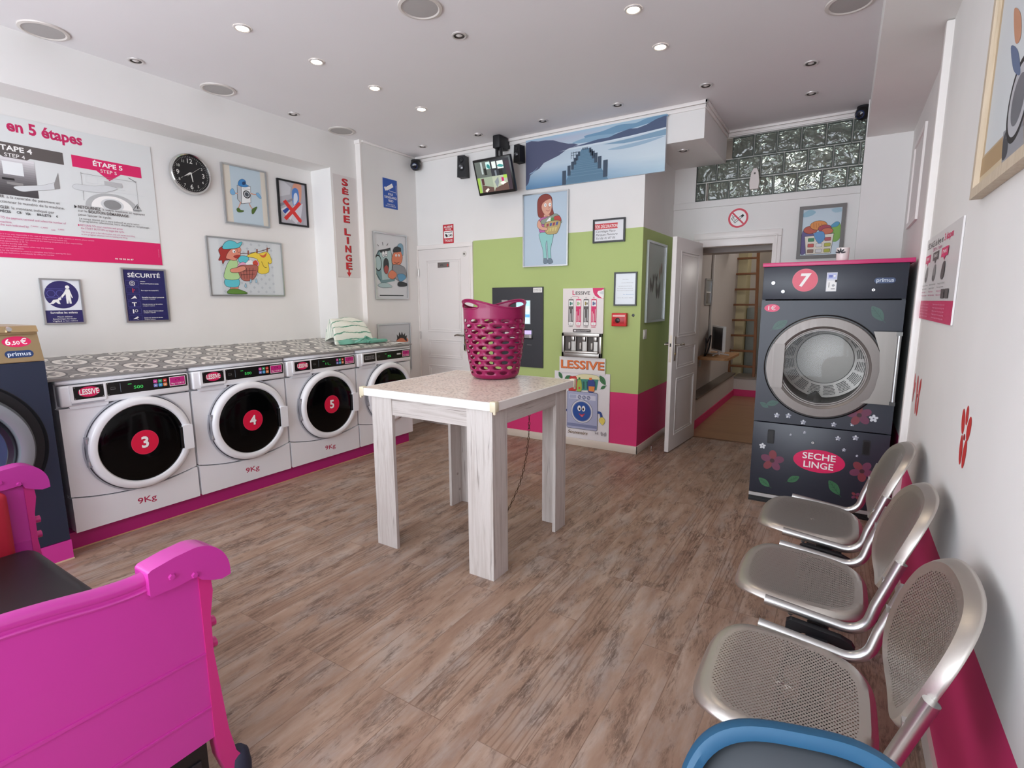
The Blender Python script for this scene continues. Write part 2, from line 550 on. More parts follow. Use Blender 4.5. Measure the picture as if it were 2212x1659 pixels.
class Art(MB):
    """flat coloured shapes printed on a panel; each colour sheet lies a tenth of a millimetre over the one below"""
    STEP = 0.0001

    def __init__(self, basis=None, loc=None, n=0.0, M=None):
        super().__init__(); self.n = n; self.lay = 0; self.M = M
        if basis:
            u, v, w = BASIS[basis]; self.fr = (u, v, w, Vector(loc))
            self.axis = max(range(3), key=lambda k: abs(w[k])); self.val = loc[self.axis] + w[self.axis] * n

    def q(self, pts):
        """photo pixels -> local (u, v) on this panel"""
        u, v, w, o = self.fr; res = []
        for x, y in pts:
            p = ray_at(x, y, self.axis, self.val) - o; res.append((p.dot(u), p.dot(v)))
        return res

    def z(self):
        self.lay += 1; return self.n + self.lay * self.STEP

    def poly(self, pts, m, px=False, z=None):
        if px: pts = self.q(pts)
        z = self.z() if z is None else z
        a = sum(pts[i - 1][0] * pts[i][1] - pts[i][0] * pts[i - 1][1] for i in range(len(pts)))
        if a < 0: pts = pts[::-1]
        self.add([(p[0], p[1], z) for p in pts], [tuple(range(len(pts)))], m, False, self.M); return self

    def rect(self, x0, y0, x1, y1, m): return self.poly([(x0, y0), (x1, y0), (x1, y1), (x0, y1)], m)

    def blob(self, pts, m, px=False, k=6, line=None, lw=0.0):
        if px: pts = self.q(pts)
        sp = [(p.x, p.y) for p in spline([(a, b, 0) for a, b in pts], k, True)]
        if line: self.stroke(sp, lw, line, closed=True)
        return self.poly(sp, m)

    def stroke(self, pts, w, m, px=False, closed=False, smooth=0):
        if px: pts = self.q(pts)
        if smooth: pts = [(p.x, p.y) for p in spline([(a, b, 0) for a, b in pts], smooth, closed)]
        z = self.z(); n = len(pts); L = []; R = []
        for i in range(n):
            a = Vector(pts[i - 1] if (i or closed) else pts[i]); b = Vector(pts[(i + 1) % n] if (i + 1 < n or closed) else pts[i])
            d = (b - a); d = d.normalized() if d.length > 1e-9 else Vector((1, 0)); nn = Vector((-d.y, d.x)) * w / 2
            L.append(Vector(pts[i]) + nn); R.append(Vector(pts[i]) - nn)
        vs = [(p.x, p.y, z) for p in L + R]
        fs = [(k, n + k, n + (k + 1) % n, (k + 1) % n) for k in range(n if closed else n - 1)]
        self.add(vs, fs, m, False, self.M); return self

    def disc(self, cx, cy, r, m, ry=None, rot=0.0): return self.poly(circle(cx, cy, r, ry, rot=rot), m)

    def text(self, s, u, v, h, m, w=None, al='L', bold=0.0, shear=0.0, rot=0.0):
        """h = capital height; w = forced width"""
        vs, fs = text_shape(s, bold, shear)
        if not vs: return self
        cv, _ = text_shape('H', 0.0, 0.0); cap = max(p[1] for p in cv)
        x0 = min(p[0] for p in vs); x1 = max(p[0] for p in vs)
        sy = h / cap; sx = sy if w is None else w / (x1 - x0)
        W = (x1 - x0) * sx; dx = {'L': 0, 'C': -W / 2, 'R': -W}[al]
        z = self.z(); c, sn = cos(rot), sin(rot); res = []
        for x, y in vs:
            X = (x - x0) * sx + dx; Y = y * sy
            res.append((u + X * c - Y * sn, v + X * sn + Y * c, z))
        self.add(res, fs, m, False, self.M); return self

    def tpx(self, s, a, b, h, m, bold=0.0, shear=0.0):
        """one line of lettering whose baseline starts and ends at two photo pixels"""
        (u0, v0), (u1, v1) = self.q([a, b])
        return self.text(s, u0, (v0 + v1) / 2, h, m, w=u1 - u0, bold=bold, shear=shear)


def frame_bars(mb, w, h, b, d, m, z0=0.0, r=0.0):
    """mitred picture-frame moulding"""
    o = [(0, 0), (w, 0), (w, h), (0, h)]; i = [(b, b), (w - b, b), (w - b, h - b), (b, h - b)]
    for k in range(4):
        a, c = k, (k + 1) % 4
        mb.prism([o[a], o[c], i[c], i[a]], z0, z0 + d, m)
    return mb


def framed(name, label, cat, basis, loc, w, h, border, fm, depth=0.018, paper='#e9ecee', group=None, part='frame', pap_mat=None, gloss=0.25):
    """picture frame hung on a wall; returns the thing and the Art of its print"""
    t = thing(name, label, cat, loc, basis, group=group)
    frame_bars(MB(), w, h, border, depth, fm, 0.001).build(part, t, bevel=0.0015)
    a = Art(basis, loc, depth * 0.55)
    a.box((border * 0.5, border * 0.5, 0.001), (w - border * 0.5, h - border * 0.5, depth * 0.55), pap_mat or mat(paper, gloss))
    return t, a


# ------------------------------------------------------------------ shared finishes
WHITE_WALL = m_wall('white_wall_paint', '#e9e7e4')
CEIL = m_wall('ceiling_paint', '#e4e1e2', 0.85, 0.02)
GREEN = m_wall('lime_green_paint', '#b2c47c', 0.7, 0.03)
MAGENTA = m_wall('magenta_paint', '#d42f70', 0.6, 0.03)
PLINTH = m_wall('purple_magenta_paint', '#b01f72', 0.45, 0.03)
TRIMW = mat('#ebe6e2', 0.35)
DOORW = mat('#e4dfdc', 0.4)
SKIRT = m_wall('cream_skirting_tile', '#d8ccbd', 0.35, 0.04)
STEEL = m_brushed('brushed_steel', '#b7b3ad', 0.3, 0)
CHROME = mat('#d2d2d2', 0.14, 1.0)
ALU = mat('#c3c6c8', 0.33, 1.0)
BLACK = mat('#0d0d0e', 0.3)
BLACKM = mat('#16161a', 0.55)
PINK = '#d81e63'
INK = mat('#26242a', 0.6)
CW = mat('#f4f2ef', 0.5)

ZC = 3.035; XL = -4.57; XR = 0.34; YB = 4.66; YF = 5.60; XS = -1.554; YW = -1.9

# ------------------------------------------------------------------ floor, ceiling, walls
struct('floor', MB().box((-4.7, -2.0, -0.06), (0.5, YF, 0), m_floor()))
struct('ceiling', MB().box((-4.7, -2.0, ZC), (0.6, YF + 0.1, ZC + 0.1), CEIL))
w = MB(); w.box((XL - 0.12, -2.0, 0), (XL, 3.532, ZC), WHITE_WALL)
struct('wall_left', w)
struct('wall_pier', MB().box((XL - 0.12, 3.532, 0), (-4.28, 3.87, ZC), WHITE_WALL).box((XL - 0.12, 3.87, 0), (-4.215, YB + 0.1, ZC), WHITE_WALL))
struct('beam_left', MB().box((XL, -2.0, 2.715), (-4.28, 3.532, ZC), WHITE_WALL))
# corner bead on the pier edge
struct('trim_1', MB().box((-4.29, 3.855, 0.0), (-4.212, 3.872, ZC - 0.03), TRIMW).box((-4.31, 3.845, ZC - 0.035), (-4.205, 3.875, ZC), TRIMW))

w = MB()
w.box((-4.215, YB, 0), (-3.422, YB + 0.1, ZC), WHITE_WALL)
w.box((-3.422, YB, 2.08), (XS, YB + 0.1, ZC), WHITE_WALL)
w.box((-3.422, YB, 0.576), (XS, YB + 0.1, 2.08), GREEN)
w.box((-3.422, YB, 0), (XS, YB + 0.1, 0.576), MAGENTA)
w.box((XS - 0.1, YB + 0.1, 2.08), (XS, YF, ZC), WHITE_WALL)
w.box((XS - 0.1, YB + 0.1, 0.576), (XS, YF, 2.08), GREEN)
w.box((XS - 0.1, YB + 0.1, 0), (XS, YF, 0.576), MAGENTA)
struct('wall_back', w)
struct('beam_back', MB().box((XS, YB, 2.745), (-1.073, YF, ZC), WHITE_WALL))

# far wall with the doorway and the opening for the glass blocks
DX0, DX1, DZ = -1.285, -0.602, 1.972
GX0, GX1, GZ0, GZ1 = -1.345, 0.05, 2.412, 2.976
w = MB()
w.box((XS - 0.1, YF, 0), (DX0 - 0.0, YF + 0.12, GZ0), WHITE_WALL)
w.box((DX0, YF, DZ), (DX1, YF + 0.12, GZ0), WHITE_WALL)
w.box((DX1, YF, 0), (0.5, YF + 0.12, GZ0), WHITE_WALL)
w.box((XS - 0.1, YF, GZ0), (GX0, YF + 0.12, ZC), WHITE_WALL)
w.box((GX0, YF, GZ1), (0.5, YF + 0.12, ZC), WHITE_WALL)
w.box((GX1, YF, GZ0), (0.5, YF + 0.12, GZ1), WHITE_WALL)
struct('wall_far', w)
struct('wall_column', MB().box((0.045, 5.38, 0), (0.5, YF, ZC), WHITE_WALL))
struct('beam_right', MB().box((0.052, -2.0, 2.745), (0.5, 5.38, ZC), WHITE_WALL))
w = MB()
for y0, y1, x in ((-2.0, 3.43, XR), (3.43, 5.38, 0.362)):
    w.box((x, y0, 0.574), (0.5, y1, 2.745), WHITE_WALL); w.box((x, y0, 0), (0.5, y1, 0.574), MAGENTA)
struct('wall_right', w)
struct('trim_2', MB().box((0.309, 3.40, 0.08), (0.345, 3.455, 2.74), TRIMW, r=0.004))
struct('baseboard_right', MB().box((XR - 0.012, -2.0, 0), (XR, 3.40, 0.075), mat('#d9d2cb', 0.4)))
struct('baseboard_back', MB().box((-3.42, YB - 0.011, 0), (XS + 0.011, YB, 0.075), SKIRT, r=0.002).box((XS, YB - 0.011, 0), (XS + 0.011, YF, 0.075), SKIRT, r=0.002))

# storefront behind the camera: low sill wall, piers, header and white window bars
w = MB()
w.box((-4.7, YW - 0.15, 0), (-4.35, YW, ZC), WHITE_WALL); w.box((0.12, YW - 0.15, 0), (0.5, YW, ZC), WHITE_WALL)
w.box((-4.35, YW - 0.15, 2.72), (0.12, YW, ZC), WHITE_WALL); w.box((-4.35, YW - 0.15, 0), (0.12, YW, 0.12), WHITE_WALL)
struct('wall_front', w)
w = MB()
for x in (-4.35, -2.9, -1.45, 0.05): w.box((x, YW - 0.1, 0.12), (x + 0.06, YW - 0.04, 2.72), TRIMW)
for z in (0.12, 2.66): w.box((-4.35, YW - 0.1, z), (0.12, YW - 0.04, z + 0.06), TRIMW)
struct('window_2', w)

# ceiling mouldings
w = MB(); Y = YB
w.box((-4.215, Y - 0.022, ZC - 0.028), (-1.051, Y, ZC), TRIMW, r=0.004); w.box((-4.215, Y - 0.012, ZC - 0.062), (-1.061, Y, ZC - 0.03), TRIMW, r=0.004)
w.box((-1.073, Y - 0.022, ZC - 0.028), (-1.051, YF, ZC), TRIMW, r=0.004); w.box((-1.073, Y - 0.012, ZC - 0.062), (-1.061, YF, ZC - 0.03), TRIMW, r=0.004)
struct('trim_3', w)
struct('trim_4', MB().box((-1.06, YF - 0.02, ZC - 0.022), (0.05, YF, ZC), TRIMW, r=0.004).box((-1.06, YF - 0.012, ZC - 0.05), (0.05, YF, ZC - 0.024), TRIMW, r=0.004))
struct('trim_5', MB().box((XS, YF - 0.018, 2.345), (0.045, YF, 2.408), WHITE_WALL, r=0.004))
struct('trim_6', MB().box((-4.213, 3.875, ZC - 0.02), (-4.19, YB - 0.022, ZC), TRIMW, r=0.004))

# glass-block window
t = bpy.data.objects.new('window_1', None); COL.objects.link(t); t['kind'] = 'structure'; t['label'] = 'three rows of wavy dark glass blocks above the doorway'
GB = m_glassblock(); GR = mat('#e6e2da', 0.8); GRIM = mat('#4d564f', 0.25)
mort = MB(); P_ = 0.1945
rows = []
for i, (z0, off) in enumerate(((2.780, -1.025), (2.590, -0.9585 - 2 * P_), (2.412, -1.035 - 2 * P_))):
    z1 = (2.972, 2.778, 2.586)[i]; k = 0
    mort.box((GX0, YF + 0.03, z1 - 0.001), (GX1, YF + 0.075, z1 + 0.008), GR)
    x = off
    while x < GX1 - 0.01:
        a, b = max(x, GX0) + 0.004, min(x + P_, GX1) - 0.004
        if i == 2 and x < GX0 + 0.01 and b - a > 0.09: b = a + 0.085
        if b - a > 0.015 and not (i == 0 and a < -1.06):
            g = MB(); g.box((a, YF + 0.012, z0 + 0.004), (b, YF + 0.085, z1 - 0.004), GB, r=0.009, seg=3)
            gb = g.build('glass_block', t)
            ww = min(0.008, (b - a) * 0.2)
            fr = MB(); frame_bars(fr, b - a, z1 - z0 - 0.008, ww, 0.004, GRIM); fo = fr.build('block_rim', gb)
            fo.matrix_world = frame_of('B', (a, YF + 0.0125, z0 + 0.004))
            mort.box((b - 0.001, YF + 0.03, z0), (b + 0.009, YF + 0.075, z1), GR)
        x += P_
mort.build('mortar', t)

# ------------------------------------------------------------------ back room seen through the open doorway
LAM = m_wood('laminate_boards', 0, '#a5805f', '#957153', '#70543e', 0.35, 0.35, 0.25)
GREYW = m_wall('back_room_paint', '#c9c3bf')
struct('floor_corridor', MB().box((-1.75, YF, -0.06), (0.5, 9.6, 0.0), LAM))
struct('threshold_strip', MB().box((DX0, YF - 0.02, 0), (DX1, YF + 0.02, 0.006), mat('#6b4a33', 0.4)))
struct('wall_corridor', MB().box((-1.50, YF + 0.12, 0), (-1.33, 8.45, 0.33), GREYW).box((-1.75, YF + 0.12, 0), (-1.45, 9.5, 3.1), GREYW)
       .box((-1.50, YF + 0.12, 0.33), (-1.33, 5.98, 2.6), GREYW)
       .box((-1.75, 9.4, 0), (0.5, 9.5, 3.0), GREYW).box((0.3, YF + 0.12, 0), (0.42, 9.5, 3.0), GREYW)
       .box((-1.45, 9.0, 0), (-1.32, 9.4, 2.6), mat('#d9cfa8', 0.7)).box((-0.93, 9.1, 0.3), (-0.8, 9.4, 2.6), mat('#d9cfa8', 0.7)))
struct('ledge_corridor', MB().box((-1.45, 5.98, 0.33), (-1.31, 8.45, 0.352), mat('#6e665e', 0.5)))
struct('ceiling_corridor', MB().box((-1.75, YF + 0.12, 2.12), (0.42, 8.2, 2.2), GREYW).box((-1.45, 6.2, 1.955), (0.42, 6.45, 2.12), GREYW).box((-1.75, YF + 0.12, ZC + 0.03), (0.5, 9.5, 3.15), GREYW).box((-1.75, YF + 0.12, 2.2), (-1.66, 8.2, 3.1), GREYW))
struct('baseboard_corridor', MB().box((-1.33, YF + 0.12, 0), (-1.318, 8.45, 0.09), MAGENTA).box((-1.33, 8.438, 0), (-1.0, 8.45, 0.10), MAGENTA))
struct('platform_corridor', MB().box((-1.33, 8.45, 0), (-1.02, 8.95, 0.262), GREYW).box((-1.34, 8.44, 0.262), (-0.98, 8.97, 0.285), mat('#8a8279', 0.5)).box((-1.02, 8.46, 0), (-0.985, 8.5, 0.262), GREYW))

t = thing('loft_ladder', 'brown wooden loft ladder leaning in the back room behind the doorway', 'ladder', (-1.25, 8.75, 0.285))
LW = m_wood('ladder_timber', 2, '#8a5a36', '#7a4c2c', '#57351f', 1.0)


def lad(z): return 0.30 * (z / 2.2) - 0.10                     # lean
for s, xa, xb in ((-1, -0.185, -0.36), (1, 0.17, 0.075)):
    m = MB(); pts = []
    M0 = [(xa - 0.018, lad(0)), (xa + 0.018, lad(0))]
    vs = []
    for z, x in ((0.0, xa), (2.15, xb)):
        for dx, dy in ((-0.018, -0.04), (0.018, -0.04), (0.018, 0.04), (-0.018, 0.04)): vs.append((x + dx, lad(z) + dy, z))
    m.add(vs, [(0, 1, 5, 4), (1, 2, 6, 5), (2, 3, 7, 6), (3, 0, 4, 7), (3, 2, 1, 0), (4, 5, 6, 7)], LW)
    m.build('rail', t)
for k in range(8):
    z = 0.145 + 0.235 * k; f = z / 2.15
    m = MB(); m.box((-0.185 - 0.175 * f, lad(z) - 0.04, z - 0.014), (0.17 - 0.095 * f, lad(z) + 0.04, z + 0.014), LW, r=0.004); m.build('rung', t)

t = thing('loft_mattress', 'grey padded board standing behind the loft ladder', 'board', (-1.22, 9.18, 0.0))
MB().box((-0.09, 0, 0.0), (0.2, 0.05, 1.32), mat('#8f9694', 0.6), r=0.01).build('board', t); MB().box((0.2, 0.0, 0.0), (0.215, 0.05, 1.28), mat('#4a4038', 0.6)).build('edge_strip', t)

t = thing('wall_shelf', 'small wooden shelf on the back room wall carrying a computer screen', 'shelf', (-1.45, 6.45, 0.735))
SHW = m_wood('shelf_wood', 1, '#b5875a', '#a3774c', '#7a5635', 1.0)
MB().prism(rrect(0.0, 0, 0.36, 0.85, 0.06), 0, 0.03, SHW).build('board', t)
MB().box((0, 0.15, -0.1), (0.02, 0.18, 0), ALU).box((0, 0.15, -0.015), (0.2, 0.18, 0), ALU).build('bracket', t)
t = thing('computer_monitor', 'white-framed computer screen standing on the wooden wall shelf', 'monitor', (-1.28, 6.85, 0.765), rot=radians(-62))
MB().box((-0.22, -0.02, 0.05), (0.22, 0.015, 0.36), mat('#dcdcdc', 0.4), r=0.006).build('casing', t)
MB().box((-0.20, -0.0225, 0.07), (0.20, -0.019, 0.34), mat('#2a2a2e', 0.2)).build('screen', t)
MB().box((-0.02, 0.0, 0.0), (0.02, 0.02, 0.1), mat('#cfcfcf', 0.4)).tube([(-0.14, -0.1, 0.008), (0, 0.0, 0.02), (0.14, -0.1, 0.008)], 0.008, mat('#cfcfcf', 0.4)).tube([(-0.1, 0.1, 0.008), (0, 0.0, 0.02), (0.1, 0.1, 0.008)], 0.008, mat('#cfcfcf', 0.4)).build('stand', t)
t = thing('cable_bundle', 'loop of black cable on the wall shelf behind the computer screen', 'cable', (-1.38, 6.62, 0.765))
MB().tube(spline([(0, -0.06, 0.008), (0.02, -0.09, 0.12), (0, -0.02, 0.22), (0, 0.06, 0.16), (0.03, 0.1, 0.25), (0.02, 0.08, 0.1), (0, 0.0, 0.008)], 6), 0.008, BLACKM, n=8).build('cable', t)
t, a = framed('back_room_picture', 'small grey framed picture hanging on the back room wall', 'picture frame', 'L', (-1.45, 6.72, 1.38), 0.32, 0.32, 0.02, ALU, paper='#6d6a66')
a.rect(0.02, 0.16, 0.3, 0.3, mat('#8f979b', 0.3)); a.rect(0.02, 0.15, 0.3, 0.165, CW); a.build('print', t)
tag(struct('pipe_corridor', MB().cyl((-1.43, 7.05, 0.76), (-1.43, 7.05, 2.1), 0.018, mat('#d8d4d0', 0.4))), 'white pipe running up the back room wall', 'pipe', kind='structure')

# unseen point lights added to brighten the back room, ladder and glass blocks
for nm, loc, pw in (('back_room_fill_light', (-0.4, 7.3, 2.02), 9.0), ('loft_fill_light', (-0.6, 7.2, 2.8), 3.5), ('ladder_fill_light', (-0.6, 8.75, 2.7), 7.0)):
    l = bpy.data.lights.new(nm, 'POINT'); l.energy = pw; l.color = (1.0, 0.95, 0.9); l.shadow_soft_size = 0.08
    o = bpy.data.objects.new(nm, l); COL.objects.link(o); o.location = loc

# ------------------------------------------------------------------ doors


def leaf(mb, w, h, d, z0=0.012):
    """moulded three-panel door leaf: width along x, thickness towards -y"""
    mb.box((0, -d, z0), (w, 0, h), DOORW, r=0.002)


def panel_mould(x0, z0, x1, z1, y, sgn):
    m = MB()
    for o, dd in ((0.0, 0.006), (0.022, 0.003)):
        h = 0.007; a0, b0, a1, b1 = x0 + o, z0 + o, x1 - o, z1 - o
        for p, q in (((a0 - h, b0 - h), (a1 + h, b0 + h)), ((a0 - h, b1 - h), (a1 + h, b1 + h)), ((a0 - h, b0 + h), (a0 + h, b1 - h)), ((a1 - h, b0 + h), (a1 + h, b1 - h))):
            m.box((p[0], y, p[1]), (q[0], y + sgn * dd, q[1]), DOORW, r=0.0022)
    return m


def lever(parent, x, z, y, sgn, side, name='handle', key=True):
    """back plate with lever handle; the lever points towards `side`"""
    NI = mat('#9c948a', 0.32, 1.0)
    m = MB(); m.box((x - 0.019, y, z - 0.15), (x + 0.019, y + sgn * 0.007, z + 0.075), NI, r=0.003)
    m.cyl((x, y, z), (x, y + sgn * 0.05, z), 0.009, NI, n=14)
    m.tube(spline([(x, y + sgn * 0.05, z), (x + side * 0.03, y + sgn * 0.055, z + 0.002), (x + side * 0.08, y + sgn * 0.055, z + 0.006), (x + side * 0.118, y + sgn * 0.048, z - 0.006)], 5), [0.009] * 10 + [0.008] * 6, NI, n=10)
    m.cyl((x, y, z - 0.085), (x, y + sgn * 0.012, z - 0.085), 0.011, mat('#c8b27a', 0.3, 1.0), n=14)
    return m.build(name, parent)


# closed lavatory door in the back wall
d1 = bpy.data.objects.new('door_1', None); COL.objects.link(d1); d1.location = (-4.204, YB, 0); d1['kind'] = 'structure'
d1['label'] = 'white closed panel door in the back wall left of the green paint'
m = MB(); leaf(m, 0.731, 2.022, 0.008); m.build('leaf', d1)
for k, (z0, z1) in enumerate(((1.10, 1.90), (0.80, 1.0), (0.16, 0.70))): panel_mould(0.125, z0, 0.605, z1, -0.008, -1).build('panel_moulding', d1)
fr = MB(); fr.box((0.731, -0.018, 0), (0.782, 0, 2.0235), TRIMW, r=0.003); fr.box((-0.010, -0.018, 2.024), (0.782, 0, 2.072), TRIMW, r=0.003); fr.box((-0.010, -0.018, 0), (0.0, 0, 2.0235), TRIMW)
fr.box((0.74, -0.022, 0), (0.752, -0.017, 2.02), TRIMW)
fr.build('frame', d1)
for z in (1.05, 1.77): MB().cyl((0.002, -0.015, z - 0.045), (0.002, -0.015, z + 0.045), 0.008, mat('#cfcac5', 0.3, 0.8), n=10).build('hinge', d1)
lever(d1, 0.665, 1.065, -0.008, -1, -1)
m = MB(); m.lathe([(0, 0.006), (0.026, 0.006), (0.028, 0.003), (0.028, 0.0)], mat('#d9d5cf', 0.3), 24, Matrix.Translation((0.668, -0.008, 1.95)) @ Matrix.Rotation(pi / 2, 4, 'X')); m.lathe([(0, 0.009), (0.011, 0.009), (0.012, 0.006)], mat('#8d8a84', 0.3, 1.0), 18, Matrix.Translation((0.668, -0.008, 1.95)) @ Matrix.Rotation(pi / 2, 4, 'X')); m.build('dead_bolt', d1)
m = MB(); m.box((0.29, -0.012, 1.815), (0.455, -0.008, 1.872), mat('#8f8b88', 0.35, 0.8)); m.build('name_plate', d1)
a = Art('B', (0.29, -0.0122, 1.815)); a.M = frame_of('B', (0.29, -0.0122, 1.815)); a.text('WC', 0.035, 0.018, 0.02, INK); a.disc(0.145, 0.03, 0.009, mat('#d8332f', 0.4)); a.rect(0.139, 0.01, 0.151, 0.024, mat('#d8332f', 0.4)); a.build('name_plate_print', d1)
k = thing('key_bunch', 'bunch of keys with green tag hanging in the white lavatory door', 'keys', (-4.204 + 0.665, YB - 0.022, 0.975))
MB().tube([(0.012 * cos(i * pi / 8), -0.012, -0.016 + 0.012 * sin(i * pi / 8)) for i in range(16)], 0.0018, CHROME, n=6, closed=True).box((-0.004, -0.008, -0.012), (0.004, 0.0, 0.0), CHROME).build('ring', k)
for i, c in enumerate(('#bdb8ae', '#3f9b4f', '#c9bf9a')): MB().prism(rrect(-0.008 + i * 0.006, -0.075 - i * 0.004, 0.004 + i * 0.006, -0.02, 0.004), 0.012, 0.014, mat(c, 0.35, 0.6 if i != 1 else 0.0), M=Matrix.Rotation(pi / 2, 4, 'X')).build('key', k)

# open door standing against the side wall by the doorway
d2 = bpy.data.objects.new('door_2', None); COL.objects.link(d2); d2['kind'] = 'structure'; d2['label'] = 'white panel door standing open beside the green side wall'
hx, hy = -1.283, 5.60; fx, fy = -1.343, 4.845
ang = math.atan2(fy - hy, fx - hx); wl = math.hypot(fx - hx, fy - hy)
d2.location = (hx, hy, 0); d2.rotation_euler = (0, 0, ang)
# local x runs from the hinge to the free edge; the face seen from the room is +y
m = MB(); m.box((0, 0, 0.012), (wl, 0.04, 2.0), DOORW, r=0.002); m.build('leaf', d2)
for z0, z1 in ((1.10, 1.88), (0.80, 1.0), (0.16, 0.70)): panel_mould(0.12, z0, wl - 0.13, z1, 0.04, 1).build('panel_moulding', d2)
lever(d2, wl - 0.055, 1.03, 0.04, 1, -1)
lever(d2, wl - 0.055, 1.03, 0.0, -1, -1, key=False)
MB().box((wl, 0.008, 0.87), (wl + 0.002, 0.032, 1.12), mat('#cbbfae', 0.35, 0.7)).box((wl + 0.002, 0.014, 1.015), (wl + 0.004, 0.026, 1.045), BLACKM).build('lock_plate', d2)
fr = MB()
fr.box((DX1, YF - 0.022, 0), (DX1 + 0.062, YF + 0.01, 2.0295), TRIMW, r=0.004); fr.box((DX1 + 0.012, YF - 0.03, 0), (DX1 + 0.03, YF - 0.018, 2.0345), TRIMW, r=0.003)
fr.box((DX0 - 0.05, YF - 0.022, 2.03), (DX1 + 0.062, YF + 0.01, 2.095), TRIMW, r=0.004); fr.box((DX0 - 0.05, YF - 0.03, 2.035), (DX1 + 0.03, YF - 0.018, 2.05), TRIMW, r=0.003)
fr.box((DX0 - 0.045, YF - 0.012, DZ - 0.008), (DX1 + 0.01, YF + 0.118, 2.045), TRIMW, r=0.003); fr.box((DX1 - 0.012, YF - 0.010, 0), (DX1 + 0.03, YF + 0.118, 2.045), TRIMW, r=0.003)
fr.box((DX0 - 0.05, YF - 0.022, 0), (DX0, YF + 0.01, 2.03), TRIMW, r=0.003)
struct('trim_7', fr)
t = thing('door_stop', 'small chrome door stop on the floor beside the open white door', 'door stop', (-1.47, 4.86, 0)); MB().lathe([(0.014, 0), (0.014, 0.004), (0.007, 0.006), (0.007, 0.03), (0.011, 0.033), (0.011, 0.045), (0, 0.047)], CHROME, 16).build('peg', t)


# ------------------------------------------------------------------ front-loading washers along the left wall
ENAMEL = mat('#ebecef', 0.28, coat=0.3)
ENAMEL2 = mat('#e0e1e5', 0.3, coat=0.3)
GLOSSK = mat('#040405', 0.08, spec=0.18)
STICK = mat('#d8123f', 0.35); STICKP = mat('#d81e5c', 0.35)
WFX = -3.70; WP = 0.715; WY0 = 1.076; WZ = 0.105
WW, WH = 0.700, 0.898
DC = (0.385, 0.462)


def hole_sheet(mb, outer, c, r, z, m, n=64):
    """flat sheet between a rectangle outline and a round hole"""
    x0, y0, x1, y1 = outer; O = []; I = []
    for k in range(n):
        a = 2 * pi * k / n; dx, dy = cos(a), sin(a)
        s = min(((x1 - c[0]) / dx if dx > 1e-9 else 1e9), ((x0 - c[0]) / dx if dx < -1e-9 else 1e9), ((y1 - c[1]) / dy if dy > 1e-9 else 1e9), ((y0 - c[1]) / dy if dy < -1e-9 else 1e9))
        O.append((c[0] + dx * s, c[1] + dy * s)); I.append((c[0] + dx * r, c[1] + dy * r))
    # snap the nearest samples to the true corners
    for cx, cy in ((x0, y0), (x1, y0), (x1, y1), (x0, y1)):
        k = min(range(n), key=lambda q: (O[q][0] - cx) ** 2 + (O[q][1] - cy) ** 2); O[k] = (cx, cy)
    mb.ring(O, I, z, m); return O


